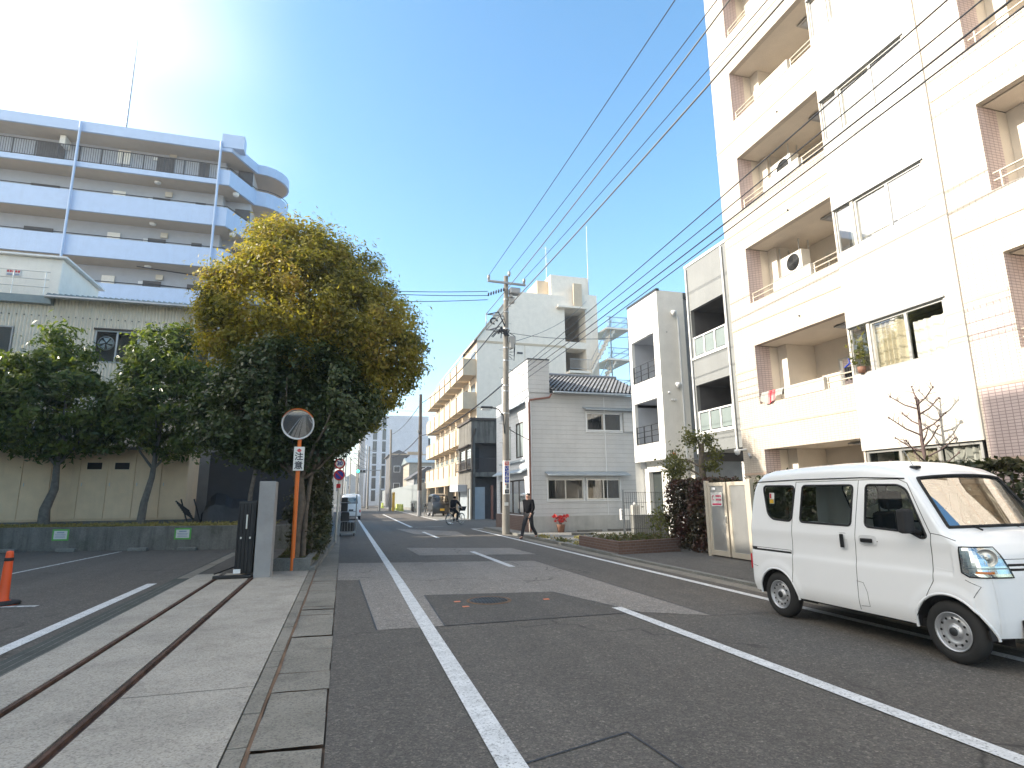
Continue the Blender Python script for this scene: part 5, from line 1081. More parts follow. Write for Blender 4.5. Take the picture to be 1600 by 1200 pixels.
mb = MB(); mb.prism([(26.2, .7), (26.5, .7), (28.2, 3.9), (28.0, 4.0)], -5.75, -5.0, 'X')
t0 = thing('covered_scooter', 'scooter under a black cover beside the cream lockers', 'scooter', (-4.3, 25.2, .7))
cv = MB(); pr = [(0, .05), (.08, .62), (.25, .95), (.45, 1.12), (.8, 1.05), (1.05, .86), (1.5, .85), (1.75, .72), (1.85, .35), (1.9, .05)]
for (u, h), (u2, h2) in zip(pr, pr[1:]):
    for s_ in (-1, 1):
        P = lambda uu, hh, k: (-5.2 + uu, 25.3 + s_ * (.12 + .3 * (1 - k)), .7 + .02 + hh * k)
        cv.add([P(u, h, 0), P(u2, h2, 0), P(u2, h2, .6), P(u, h, .6)], [(0, 1, 2, 3)], True); cv.add([P(u, h, .6), P(u2, h2, .6), (-5.2 + u2, 25.3, .72 + h2), (-5.2 + u, 25.3, .72 + h)], [(0, 1, 2, 3)], True)
cv.build('cover', 'tarp', t0); MB().lathe([(.2, -.05), (.25, -.03), (.25, .03), (.2, .05)], (-5.0, 25.3, .95), 'Y', 16).build('wheel', 'rubber', t0)
mb = MB()
for k in range(6): mb.obox((-5.85 + .05 * k, 25.0 - .02 * k, 1.35 - .07 * k), (.62 - .03 * k, .06, .05), .2, 0, R(38))
for s_ in (0, .5): mb.obox((-5.75 + s_ * .9, 24.9, 1.15), (.05, .06, 1.0), .2, R(-20), R(-18))
tag(mb.build('leaning_rack', 'black_matte'), 'dark slatted rack leaning against the end of the cream lockers', 'rack')
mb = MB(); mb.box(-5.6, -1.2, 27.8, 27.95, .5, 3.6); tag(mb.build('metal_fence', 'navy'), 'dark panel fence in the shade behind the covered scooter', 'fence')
ft = thing('factory', 'factory hall clad in corrugated beige steel with a metal roof behind the small trees', 'factory', (-14, 30, 0))
FY = 28.5
def corr(mb, axis, p, u0, u1, z0, z1, pitch=.13, amp=.028):
    n = int((u1 - u0) / pitch * 4); prev = None
    for i in range(n + 1):
        u = u0 + (u1 - u0) * i / n; d = amp * math.sin(2 * math.pi * u / pitch); a = (u, p + d, z0) if axis == 'Y' else (p + d, u, z0); b = (a[0], a[1], z1)
        if prev: mb.add([prev[0], a, b, prev[1]], [(0, 1, 2, 3)], True)
        prev = (a, b)
wn = [(-10.75, -9.05, 7.5, 8.95), (-15.6, -13.75, 7.3, 8.9)]
mb = MB()
for (a, b, c, d) in ((-18, -15.6, 3, 10.25), (-15.6, -13.75, 3, 7.3), (-15.6, -13.75, 8.9, 10.25), (-13.75, -10.75, 3, 10.25), (-10.75, -9.05, 3, 7.5), (-10.75, -9.05, 8.95, 10.25), (-9.05, -6.85, 3, 10.25)): corr(mb, 'Y', FY, a, b, c, d)
mb.quad((-18, FY + .04, 0), (-6.85, FY + .04, 0), (-6.85, FY + .04, 3), (-18, FY + .04, 3)); mb.quad((-6.85, FY, 0), (-6.85, 36, 0), (-6.85, 36, 10.25), (-6.85, FY, 10.25)); mb.quad((-18, 36, 0), (-6.85, 36, 0), (-6.85, 36, 10.25), (-18, 36, 10.25)); mb.build('wall', 'corrugated', ft)
mb = MB(); mb.prism([(FY - .45, 10.2), (FY - .45, 10.3), (32.2, 11.15), (36.3, 10.25), (36.3, 10.1), (32.2, 10.95)], -12.6, -6.75, 'X')
for k in range(28): x = -12.55 + k * .21; mb.prism([(FY - .46, 10.3), (FY - .46, 10.345), (32.2, 11.2), (32.2, 11.16)], x, x + .05, 'X')
rf = mb.build('roof', 'roof_blue', ft); MB().tube([(-12.6, FY - .5, 10.17), (-6.75, FY - .5, 10.17)], .07, 8).build('gutter', 'grey_metal', rf)
MB().tube([(-7.05, FY - .45, 10.1), (-7.02, FY - .12, 9.9), (-7.02, FY - .1, 3)], .05, 8).build('downpipe', 'alu', ft)
MB().box(-18, -12.45, FY - .3, FY + .3, 9.92, 10.26).build('parapet_beam', 'roof_blue', ft)
MB().bbox(-18, -12.55, FY + .5, 33, 10.27, 12.25, .04).build('roof_cabin', 'offwhite', ft); MB().box(-18, -12.35, FY + .3, 33.2, 12.26, 12.34).build('cabin_roof', 'white_metal', ft)
rail(ft, [(-18, FY - .1), (-12.7, FY - .1)], 10.26, [10.7, 11.05, 11.4], .025, 1.3, 'alu', 'roof_rail')
sg = MB().box(-14.6, -14.05, FY + .47, FY + .492, 11.3, 11.6).build('warning_plate', 'paper', ft); mb = MB(); [mb.box(-14.56 + q * .1, -14.49 + q * .1, FY + .46, FY + .468, 11.46, 11.55) for q in range(5)]; mb.build('red_print', 'red', sg); MB().box(-14.55, -14.1, FY + .46, FY + .468, 11.33, 11.4).build('print_line', 'paper_blue', sg)
w_ = window(ft, 'Y', FY - .03, -10.75, -9.05, 7.5, 8.95, 'grey_metal', 'glass', 2, .06, None, 'room')
g = MB(); c0 = (-10.35, FY + .12, 8.4)                       # the louvred fan behind the glass
for k in range(5):
    a_ = 2 * math.pi * k / 5; g.add([(c0[0] + .04 * math.cos(a_), c0[1], c0[2] + .04 * math.sin(a_)), (c0[0] + .28 * math.cos(a_ - .1), c0[1] + .05, c0[2] + .28 * math.sin(a_ - .1)), (c0[0] + .28 * math.cos(a_ + .8), c0[1] - .02, c0[2] + .28 * math.sin(a_ + .8))], [(0, 1, 2)])
g.build('fan_blades', 'zinc', w_); MB().lathe([(.29, 0), (.33, .02), (.29, .05)], c0, 'Y', 24).build('fan_ring', 'far_blue', w_)
MB().box(-10.8, -8.95, FY - .12, FY - .03, 8.96, 9.03).build('window_hood', 'old_brown', ft)
window(ft, 'Y', FY - .03, -15.6, -13.75, 7.3, 8.9, 'grey_metal', 'glass_dark', 2, .06, None, 'dark_in')
mb = MB()
for k in range(40):
    x = -17.5 + k * .27
    if x < -7: mb.box(x - .02, x + .02, FY - .05, FY - .025, 9.42, 9.46)
mb.build('bolt_row', 'dark_metal', ft)
# unseen blocks added along the lot to shade the street, slotted for a streak
mb = MB(); mb.box(-32, -18.02, -12, 12.5, 0, 18.2); mb.box(-32, -18.02, 12.502, 22.85, 0, 14.4); mb.box(-32, -18.02, 22.852, 23.45, 0, 8.8); mb.box(-32, -18.02, 23.452, 24.6, 0, 14.4); mb.box(-32, -18.02, 24.602, 28.4, 0, 7.6); mb.build('shade_wing', 'corrugated', ft)

bb = thing('blue_apartments', 'seven storey apartment block with open corridors and pale blue parapets behind the factory', 'building', (-15, 42, 0))
BY = 38.0; XL = -24.5; XR = -8.0
plan = [(XL, BY), (XR, BY), (-6.75, 40.3)] + [(-6.75 + 1.9 * math.sin(a_) , 42.2 - 1.9 * math.cos(a_)) for a_ in [R(k) for k in range(20, 181, 16)]]
plan_in = [(XL, BY + .13), (XR - .05, BY + .13), (-6.9, 40.4)] + [(-6.75 + 1.77 * math.sin(a_), 42.2 - 1.77 * math.cos(a_)) for a_ in [R(k) for k in range(20, 181, 16)]]
def ribbon(mb, pl, z0, z1, smooth=False):
    for a, b in zip(pl, pl[1:]): mb.quad((a[0], a[1], z0), (b[0], b[1], z0), (b[0], b[1], z1), (a[0], a[1], z1))
def slab(mb, pl, z0, z1, back=39.5):
    poly = pl + [(-6.75, 44.1), (XL, 44.1)]; n = len(poly); mb.add([(x, y, z0) for x, y in poly], [tuple(range(n))]); mb.add([(x, y, z1) for x, y in poly], [tuple(range(n))])
floors = [21.75 - 2.86 * k for k in range(7)]
for k, z in enumerate(floors):
    mb = MB(); ribbon(mb, plan, z - .1, z + .22); slab(mb, plan, z - .1, z + .05); mb.build('floor_slab', 'blue_wall', bb)
    mb = MB(); slab(mb, plan_in, z - .104, z - .103); mb.build('soffit', 'soffit', bb)
    if k == 0:
        mb = MB(); sub = [(-8.7, BY)] + plan[1:]; subi = [(-8.7, BY + .13)] + plan_in[1:]; ribbon(mb, sub, z + .22, z + .95); ribbon(mb, subi, z + .22, z + .95)
        for a, b, c, d in zip(sub, sub[1:], subi[1:], subi): mb.quad((*a, z + .95), (*b, z + .95), (*c, z + .95), (*d, z + .95))
        mb.build('parapet', 'blue_wall', bb)
        mb = MB(); mb.tube([(XL, BY + .06, z + 1.28), (-8.75, BY + .06, z + 1.28)], .03, 6); mb.tube([(XL, BY + .06, z + .3), (-8.75, BY + .06, z + .3)], .02, 6); x = XL
        while x < -8.8: mb.box(x - .01, x + .01, BY + .05, BY + .07, z + .3, z + 1.28); x += .125
        x = XL
        while x < -8.8: mb.box(x - .03, x + .03, BY + .03, BY + .09, z + .22, z + 1.28); x += 1.15
        mb.build('corridor_rail', 'dark_metal', bb)
    else:
        mb = MB(); ribbon(mb, plan, z + .22, z + 1.16); ribbon(mb, plan_in, z + .22, z + 1.16)
        for a, b, c, d in zip(plan, plan[1:], plan_in[1:], plan_in): mb.quad((*a, z + 1.16), (*b, z + 1.16), (*c, z + 1.16), (*d, z + 1.16))
        for x in (-11.2, -13.4, -15.5, -19.5, -22): mb.box(x - .012, x + .012, BY - .004, BY, z + .22, z + 1.15)
        mb.build('parapet', 'blue_wall', bb)
    mb = MB(); mb.tube([(x, y + .06, z + (1.28 if k else 1.12)) for x, y in ([plan[0]] if k else [(-8.7, BY)]) + plan[1:]], .028, 6); mb.build('handrail', 'dark_metal', bb)
    for x, wd, hh in ((-21.9, 1.0, 2.0), (-18.6, 1.5, 1.95), (-12.2, 1.0, 2.0), (-9.9, .6, 1.6)):
        MB().box(x - wd / 2, x + wd / 2, 39.42, 39.47, z + (.05 if hh > 1.8 else .75), z + (2.02 if hh > 1.8 else 2.0)).build('door' if hh > 1.8 else 'window', 'far_dark', bb)
    MB().box(-14.95, -14.25, 39.40, 39.46, z + 1.2, z + 2.15).build('meter_cabinet', 'offwhite', bb); MB().box(-12.0, -11.6, 39.35, 39.46, z + 2.12, z + 2.45).build('vent_hood', 'beige_metal', bb)
    MB().box(-12.95, -12.7, 39.4, 39.46, z + 1.75, z + 1.95).build('number_plate', 'white_metal', bb)
    MB().lathe([(0, -.22), (.16, -.18), (.2, -.08), (.2, 0), (0, 0)], (-7.75, 39.0, z + 2.74), n=14).build('corridor_lamp', 'tube_lamp', bb); MB().lathe([(0, -.12), (.18, -.1), (.2, -.02), (0, 0)], (-12.3, 38.7, z + 2.74), n=14).build('corridor_lamp', 'tube_lamp', bb)
    MB().box(-7.95, -7.0, 40.22, 40.28, z + 1.2, z + 2.25).build('window', 'far_dark', bb)
mb = MB(); mb.quad((XL, 39.5, 0), (-8.6, 39.5, 0), (-8.6, 39.5, 24.3), (XL, 39.5, 24.3)); mb.quad((-8.6, 39.5, 0), (-8.6, 40.3, 0), (-8.6, 40.3, 24.3), (-8.6, 39.5, 24.3)); mb.quad((-8.6, 40.3, 0), (-7.0, 40.3, 0), (-7.0, 40.3, 24.3), (-8.6, 40.3, 24.3)); mb.quad((-7.0, 40.3, 0), (-7.0, 44.1, 0), (-7.0, 44.1, 24.3), (-7.0, 40.3, 24.3)); mb.quad((XL, BY, 0), (XL, 44.1, 0), (XL, 44.1, 24.5), (XL, BY, 24.5)); mb.quad((XL, 44.1, 0), (-7, 44.1, 0), (-7, 44.1, 24.5), (XL, 44.1, 24.5)); mb.build('corridor_wall', 'blue_back', bb)
mb = MB(); ribbon(mb, plan, 24.05, 24.72); slab(mb, plan, 24.05, 24.72); mb.build('roof_slab', 'blue_wall', bb); mb = MB(); slab(mb, plan_in, 24.046, 24.047); mb.build('soffit', 'soffit', bb)
MB().box(-8.65, -7.3, BY - .06, BY + .7, 24.3, 25.25).build('roof_upstand', 'blue_wall', bb)
for x in (-16.55, -8.66): MB().tube([(x, BY - .14, 24.6), (x, BY - .14, 0)], .075, 8).build('downpipe', 'blue_wall', bb)
mb = MB().tube([(-14.4, 38.6, 24.7), (-14.4, 38.6, 28.5), (-14.4, 38.6, 31.9)], [.06, .045, .015], 6); tag(mb.build('lightning_rod', 'grey_metal'), 'tall thin lightning rod on the roof of the blue apartment block', 'lightning rod')
aircon((-17.75, 39.1, floors[0] + 1.68), 'large air conditioner high on the top corridor wall of the blue block', False)

# ------------------------------------------------------------------ trees
def limb(mb, pts, r0, r1, n=8):
    mb.tube(pts, [r0 + (r1 - r0) * i / (len(pts) - 1) for i in range(len(pts))], n)
def tree(name, label, base, trunk, branches, ells, mat, bark, seed, clumps, per, cr, size, group=None, fill=.35, cat='tree', aspect=.5, extra=None):
    t0 = thing(name, label, cat, base, group); rng = np.random.default_rng(seed)
    mb = MB(); 
    for pts, a, b in trunk: limb(mb, pts, a, b, 10)
    mb.build('trunk', bark, t0)
    if branches:
        mb = MB()
        for pts, a, b in branches: limb(mb, pts, a, b, 6)
        mb.build('branches', bark, t0)
    P, Nn, T = crown_points(ells, clumps, per, cr, rng, fill)
    if extra is not None: keep = extra(P); P, Nn, T = P[keep], Nn[keep], T[keep]
    leaves('crown', P, size, mat, t0, rng, Nn, aspect, T); return t0
def crown_edge(z): return np.interp(z, [2.0, 2.65, 2.75, 3.0, 3.7, 5.2], [-.3, -.28, .05, .3, .85, 2.2]) + (.13 * np.sin(z * 11) + .1 * np.sin(z * 29 + 1)) * np.clip((z - 2.75) * 2, .1, 1) + .12 * np.clip((z - 2.75) * 2, .1, 1) * np.random.default_rng(int(len(z))).normal(size=len(z))
def fan(base, tips, r0=.06, r1=.015, seed=1):
    rr = random.Random(seed); out = []
    for tp in tips:
        m1 = [base[i] + (tp[i] - base[i]) * .4 + rr.uniform(-.15, .15) for i in range(3)]; m2 = [base[i] + (tp[i] - base[i]) * .72 + rr.uniform(-.15, .15) for i in range(3)]
        out.append(([base, tuple(m1), tuple(m2), tp], r0, r1))
    return out
tree('olive_green_tree', 'large rounded tree with small golden olive leaves overhanging the street', (-1.15, 17.0, .2),
     [([(-1.15, 17, .1), (-1.1, 17, 1.5), (-1.25, 16.95, 3.0), (-1.2, 16.9, 5.2), (-1.2, 16.9, 7.4)], .2, .05)],
     fan((-1.2, 16.9, 3.2), [(-3.3, 16.7, 6.6), (1.2, 16.9, 6.4), (-.4, 15.4, 6.8), (-1.8, 18.6, 7), (.7, 16.2, 4.6), (-2.3, 15.6, 8.0), (-.4, 16.8, 8.8)], .08, .02, 3),
     [((-1.65, 16.7, 6.75), (2.1, 2.2, 1.75)), ((-1.5, 16.8, 8.15), (1.35, 1.4, 1.1)), ((.35, 16.7, 6.1), (1.65, 1.8, 1.55)), ((.95, 16.6, 5.3), (1.0, 1.2, 1.25)), ((-2.8, 16.6, 6.1), (.95, 1.3, 1.15)), ((-.2, 16.7, 7.75), (1.0, 1.1, 1.0)), ((.2, 16.8, 4.3), (1.0, 1.3, 1.0)), ((-2.2, 16.9, 8.5), (.62, .6, .85))],
     'leaf_gold', 'bark', 21, 640, 190, .52, .06, fill=.2, aspect=.42, extra=lambda P: P[:, 0] < crown_edge(P[:, 2]))
tree('dark_evergreen_tree', 'dark glossy evergreen tree behind the round traffic mirror', (-1.0, 14.75, .2),
     [([(-1.02, 14.75, .1), (-1.0, 14.75, .9), (-.92, 14.75, 1.45), (-1.0, 14.8, 2.2), (-1.1, 14.9, 3.4)], .11, .05), ([(-.86, 14.9, .1), (-.84, 14.9, 1.3), (-.75, 14.95, 2.2), (-.5, 15.1, 3.2)], .075, .03)],
     fan((-1.0, 14.8, 2.0), [(-2.6, 14.8, 3.6), (.1, 15.0, 3.4), (-.3, 14.2, 3.8), (-1.4, 14.3, 4.4), (-.2, 15.4, 3.0), (-2.2, 14.6, 2.8)], .045, .012, 5) + fan((-.75, 14.95, 2.2), [(-.2, 15.0, 2.9), (.2, 15.3, 3.6)], .03, .01, 6),
     [((-1.35, 15.1, 4.1), (1.6, 1.3, 1.3)), ((-2.2, 15.0, 3.35), (1.2, 1.1, .95)), ((-.3, 15.3, 3.7), (1.15, 1.2, 1.1)), ((-1.1, 14.9, 2.9), (1.5, .95, .6)), ((-2.6, 15.1, 3.3), (.6, .7, .6))],
     'leaf_dark', 'bark', 33, 420, 120, .36, .06, fill=.3, aspect=.5, extra=lambda P: (P[:, 0] < crown_edge(P[:, 2])) & ~((P[:, 1] < 14.3) & (abs(P[:, 0] + 1.05) < .6) & (P[:, 2] > 1.9)))
tree('garden_tree', 'broad leaved tree with a slim trunk before the cream lockers, closer to the street', (-7.0, 24.3, .7),
     [([(-7.0, 24.3, .65), (-6.95, 24.3, 1.5), (-6.8, 24.35, 2.4), (-6.75, 24.4, 3.6), (-6.7, 24.5, 5.2)], .15, .05)], fan((-6.8, 24.4, 2.7), [(-8.0, 24.4, 4.6), (-5.4, 24.4, 4.8), (-6.5, 23.5, 5.2), (-7.2, 25.2, 5.6), (-6.2, 24.4, 6.8)], .05, .015, 9),
     [((-6.9, 24.4, 5.1), (1.75, 1.5, 1.5)), ((-6.85, 24.4, 6.7), (1.25, 1.2, 1.1)), ((-6.1, 24.4, 4.3), (1.45, 1.3, 1.1)), ((-7.9, 24.4, 4.5), (1.0, 1.1, 1.0)), ((-5.3, 24.4, 5.4), (1.1, 1.1, 1.3)), ((-7.4, 24.3, 7.4), (.5, .5, .6)), ((-6.3, 24.3, 7.6), (.6, .5, .55))],
     'leaf_mid', 'bark_grey', 41, 300, 60, .42, .115, 'broad leaved trees on the bank', .3, aspect=.36)
tree('garden_tree', 'broad leaved tree with a thick trunk before the cream lockers, farther from the street', (-10.0, 24.4, .7),
     [([(-10.0, 24.4, .65), (-10.02, 24.4, 1.3), (-9.82, 24.4, 2.0), (-9.85, 24.4, 2.9), (-9.9, 24.5, 4.6)], .2, .06)], fan((-9.85, 24.4, 2.8), [(-11.4, 24.4, 4.6), (-8.6, 24.4, 4.6), (-9.5, 23.5, 5.0), (-10.2, 25.2, 5.4), (-9.7, 24.4, 6.4)], .06, .015, 10),
     [((-10.1, 24.4, 5.0), (1.9, 1.5, 1.55)), ((-10.3, 24.4, 6.4), (1.3, 1.2, 1.0)), ((-11.3, 24.4, 5.4), (1.2, 1.1, 1.1)), ((-9.0, 24.4, 4.6), (1.1, 1.1, 1.2)), ((-10.3, 24.4, 4.1), (1.9, 1.2, .9)), ((-10.2, 24.4, 7.4), (.5, .5, .6))],
     'leaf_mid', 'bark_grey', 42, 300, 60, .42, .115, 'broad leaved trees on the bank', .3, aspect=.36)
tree('garden_tree', 'broad leaved tree farthest along the bank, beyond the orange cone post', (-13.4, 25.0, .7),
     [([(-13.4, 25.0, .65), (-13.4, 25, 2.8), (-13.5, 25, 4.6)], .18, .06)], None, [((-13.3, 25, 5.0), (1.7, 1.5, 1.6)), ((-13.4, 25, 6.3), (1.1, 1.1, .9)), ((-12.6, 24.8, 4.2), (1.2, 1.1, .9))],
     'leaf_mid', 'bark_grey', 43, 200, 60, .42, .115, 'broad leaved trees on the bank', .3, aspect=.36)
tree('slim_tree', 'thin grey trunked tree in deep shade behind the folded black gate', (-3.2, 22.6, .7), [([(-3.2, 22.6, .6), (-3.15, 22.6, 1.8), (-3.0, 22.7, 3.2)], .09, .05)], None, [((-3.2, 22.8, 3.9), (1.1, .9, .9)), ((-4.2, 23.2, 4.4), (1.0, .9, 1.0)), ((-2.2, 22.4, 4.0), (1.0, .9, 1.0))], 'leaf_dark', 'bark_grey', 44, 150, 60, .36, .085)
# hedge shrubs in the planter
rng = np.random.default_rng(50); t0 = thing('planter_hedge', 'loose evergreen hedge filling the kerbed bed along the street', 'hedge', (-.8, 18, .2))
P, Nn, T = crown_points([((-.75, 15.9, 1.1), (.5, .9, 1.0)), ((-.72, 17.3, 1.3), (.52, 1.0, 1.15)), ((-.68, 18.9, 1.2), (.5, 1.0, 1.1)), ((-.6, 20.6, .95), (.42, 1.1, .85)), ((-.6, 16.4, 2.1), (.5, .8, .8)), ((-.5, 17.8, 2.4), (.6, 1.0, .8))], 190, 90, .27, rng, .25); k = (P[:, 2] > .22) & (P[:, 0] < crown_edge(P[:, 2]) - .02); leaves('foliage', P[k], .06, 'leaf_hedge', t0, rng, Nn[k], .45, T[k])
mb = MB()
for i in range(9): y = 15.4 + i * .65; limb(mb, [(-.75, y, .18), (-.72, y + .05, .8), (-.7, y, 1.5)], .025, .01, 5)
mb.build('stems', 'bark', t0)
# ------------------------------------------------------------------ right: gate, hedges, brick edge, mesh fence, small trees
gt = thing('garden_gate', 'pale aluminium double gate with a notice between the hedges', 'gate', (9.1, 12.5, 0))
for (a, b) in ((11.62, 12.38), (12.45, 13.2)):
    f = MB(); f.box(9.06, 9.12, a, a + .09, .08, 1.87); f.box(9.06, 9.12, b - .09, b, .08, 1.87); f.box(9.061, 9.119, a + .09, b - .09, .08, .2); f.box(9.061, 9.119, a + .09, b - .09, 1.78, 1.87); lf = f.build('leaf_frame', 'beige_metal', gt)
    MB().box(9.08, 9.1, a + .09, b - .09, .2, 1.78).build('panel', 'alu', lf)
    if a > 12: MB().bbox(9.02, 9.06, a + .02, a + .06, .88, 1.05, .006).build('handle', 'alu', lf)
nb_ = MB().box(9.055, 9.062, 12.6, 13.05, 1.28, 1.62).build('notice', 'paper', gt)
mb = MB(); [mb.box(9.05, 9.054, 12.64 + q * .055, 12.68 + q * .055, zz, zz + .045) for q in range(4) for zz in (1.42, 1.51)]; mb.build('pink_print', 'pink_ink', nb_)
MB().tube([(9.052, 12.95 + .045 * math.cos(a_), 1.49 + .055 * math.sin(a_)) for a_ in np.linspace(2.4, -2.2, 12)], .008, 5).build('pink_mark', 'pink_ink', nb_)
MB().box(9.05, 9.054, 12.64, 13.0, 1.31, 1.35).build('pink_line', 'pink_ink', nb_); MB().box(9.055, 9.062, 12.85, 13.0, 1.68, 1.75).build('small_plate', 'white_metal', gt)
for y in (11.56, 13.26): MB().bbox(9.04, 9.14, y - .05, y + .05, 0, 1.92, .008).build('gate_post', 'beige_metal', gt)
rng = np.random.default_rng(61)
def hedge(name, label, x0, x1, y0, y1, z0, z1, mat, n, size, seed, cat='hedge'):
    rng = np.random.default_rng(seed); t0 = thing(name, label, cat, ((x0 + x1) / 2, (y0 + y1) / 2, z0))
    q = rng.uniform(0, 1, (n, 3)); f = rng.integers(0, 3, n); sd_ = rng.integers(0, 2, n) * 1.0; sd_[f == 2] = 1
    for k in range(3): m_ = f == k; q[m_, k] = sd_[m_] + rng.normal(0, .05, m_.sum()) * (1 if k < 2 else .5)
    inn_ = rng.random(n) < .25; q[inn_] = rng.uniform(.05, .95, (inn_.sum(), 3))
    P = np.array([x0, y0, z0]) + q * np.array([x1 - x0, y1 - y0, z1 - z0]); lump = .05 * np.sin(P[:, 1] * 7) + .04 * np.sin(P[:, 2] * 9 + P[:, 0] * 5); P[:, 0] += lump; P[:, 2] += lump * .5 * (P[:, 2] > z1 - .2)
    Nn = q - .5; Nn = Nn / np.linalg.norm(Nn, axis=1)[:, None]; T = np.clip(.5 + .35 * np.sin(P[:, 1] * 5 + P[:, 2] * 4) + rng.normal(0, .25, n), 0, 1)
    leaves('foliage', P, size, mat, t0, rng, Nn, .55, T); mb = MB()
    y = y0 + .2
    while y < y1: limb(mb, [((x0 + x1) / 2, y, z0 - .05), ((x0 + x1) / 2 + .05, y + .05, (z0 + z1) / 2), ((x0 + x1) / 2, y, z1 - .15)], .03, .012, 5); y += .35
    mb.build('stems', 'bark_red', t0); return t0
hedge('clipped_hedge', 'clipped reddish hedge block on the house side of the aluminium gate', 9.3, 10.3, 13.35, 15.6, .06, 1.9, 'leaf_red', 17000, .05, 62)
hedge('clipped_hedge', 'long clipped green hedge behind the white van', 9.35, 10.1, 2.0, 11.4, .05, 1.95, 'leaf_hedge', 26000, .055, 63)
mb = MB(); mb.prism([(7.1, 14.45), (9.3, 15.0), (9.3, 15.15), (7.25, 14.62), (7.25, 17.2), (7.1, 17.2)], -.02, .36); tag(mb.build('brick_edging', 'brick', None, .006), 'low brown brick edging round the corner flower bed', 'wall')
sheet('flower_bed', [(7.24, 14.6), (9.3, 15.14), (9.3, 17.2), (7.24, 17.2)], .28, 'soil')
n = 900; gx = rng.uniform(7.3, 9.2, n); gy = rng.uniform(15.2, 17.1, n); stuff(leaves('bed_weeds', np.stack([gx, gy, .30 + rng.uniform(0, .14, n)], 1), .06, 'weed', None, rng, np.tile([0, 0, .3], (n, 1)), .2))
for i, (x, y, l) in enumerate(((7.35, 17.6, 1.0), (7.3, 19.1, 1.3), (7.3, 21.2, 1.0), (8.2, 18.4, .6), (8.3, 20.0, .6))):
    q = rng.normal(size=(int(170 * l), 3)) * [.1, .3 * l, .03] + [x, y, .1]; stuff(leaves('kerb_weeds', q, .05, 'weed' if i % 2 else 'drygrass', None, rng, np.tile([0, 0, .6], (len(q), 1)), .3))
t0 = thing('mesh_fence', 'see-through dark wire mesh fence at the back of the flower bed', 'fence', (9.3, 16.8, 0)); mb = MB()
for i in range(24): x = 8.5 + i * .075; mb.box(x - .003, x + .003, 16.795, 16.805, .1, 1.68)
for z in (.15, .55, .95, 1.35, 1.66): mb.box(8.5, 10.25, 16.79, 16.81, z - .005, z + .005)
mb.build('wire_panel', 'dark_metal', t0); MB().tube([(8.47, 16.8, .05), (8.47, 16.8, 1.75)], .03, 8).build('post', 'grey_metal', t0); MB().tube([(10.27, 16.8, .05), (10.27, 16.8, 1.75)], .03, 8).build('post', 'grey_metal', t0)
rng = np.random.default_rng(64); t0 = thing('pale_shrub', 'small variegated shrub beside the reddish hedge', 'shrub', (9.2, 16.1, .3)); q = rng.normal(size=(500, 3)) * [.2, .25, .22] + [9.35, 16.1, .8]; leaves('foliage', q, .05, 'leaf_top', t0, rng); MB().tube([(9.3, 16.1, .25), (9.35, 16.1, .8)], .02, 5).build('stem', 'bark', t0)
def topi():
    t0 = thing('cloud_pruned_tree', 'small pruned tree with a thick trunk and leafy puffs above the reddish hedge', 'tree', (10.4, 15.3, 0)); rng = np.random.default_rng(65); mb = MB(); tips = [(9.9, 15.9, 2.55), (10.2, 15.5, 3.25), (10.55, 15.15, 3.2), (10.65, 14.95, 2.8), (10.5, 15.2, 2.4), (9.95, 16.1, 2.3), (10.6, 15.0, 2.4)]
    limb(mb, [(10.4, 15.3, 0), (10.42, 15.3, 1.6), (10.38, 15.3, 2.5), (10.42, 15.28, 3.1)], .13, .07); mb.build('trunk', 'bark', t0); mb = MB()
    for tp in tips: limb(mb, [(10.4, 15.3, min(tp[2] - .2, 2.9)), tuple((a + b) / 2 + .05 for a, b in zip((10.4, 15.3, tp[2]), tp)), tp], .035, .015, 6)
    mb.build('branches', 'bark', t0); P = []
    for tp, n, s_ in zip(tips, (420, 300, 220, 160, 120, 500, 120), (.2, .15, .13, .11, .1, .22, .1)): P.append(rng.normal(size=(n, 3)) * s_ + tp)
    leaves('crown', np.concatenate(P), .055, 'leaf_top', t0, rng)
topi()
def bare():
    t0 = thing('bare_tree', 'small bare pruned tree with knobbly twigs in front of the tiled wall', 'tree', (10.35, 8.2, 0)); rr = random.Random(12); mb = MB(); tw = MB()
    limb(mb, [(10.35, 8.2, 0), (10.36, 8.2, 1.6), (10.33, 8.22, 2.5), (10.35, 8.2, 3.3)], .045, .022); mb.build('trunk', 'bark_red', t0)
    for i in range(17):
        z = 1.7 + i * .1; a_ = i * 2.4; l = .62 - .012 * i + rr.uniform(-.1, .1); p0 = Vector((10.34, 8.2, z)); d = Vector((math.cos(a_) * .8, math.sin(a_), .38)).normalized()
        p1 = p0 + d * l * .5 + Vector((0, 0, .02)); p2 = p0 + d * l + Vector((0, 0, .12)); limb(tw, [p0, p1, p2], .018, .009, 5); tw.lathe([(0, -.025), (.022, 0), (0, .025)], p2, n=6)
        for j in range(5):
            b0 = p1.lerp(p2, rr.uniform(0, 1)); e = Vector((rr.uniform(-1, 1), rr.uniform(-1, 1), rr.uniform(0, 1))).normalized(); b1 = b0 + e * rr.uniform(.1, .22); limb(tw, [b0, b0.lerp(b1, .5) + Vector((0, 0, .012)), b1], .007, .003, 4)
    tw.build('twigs', 'bark_red', t0)
bare()
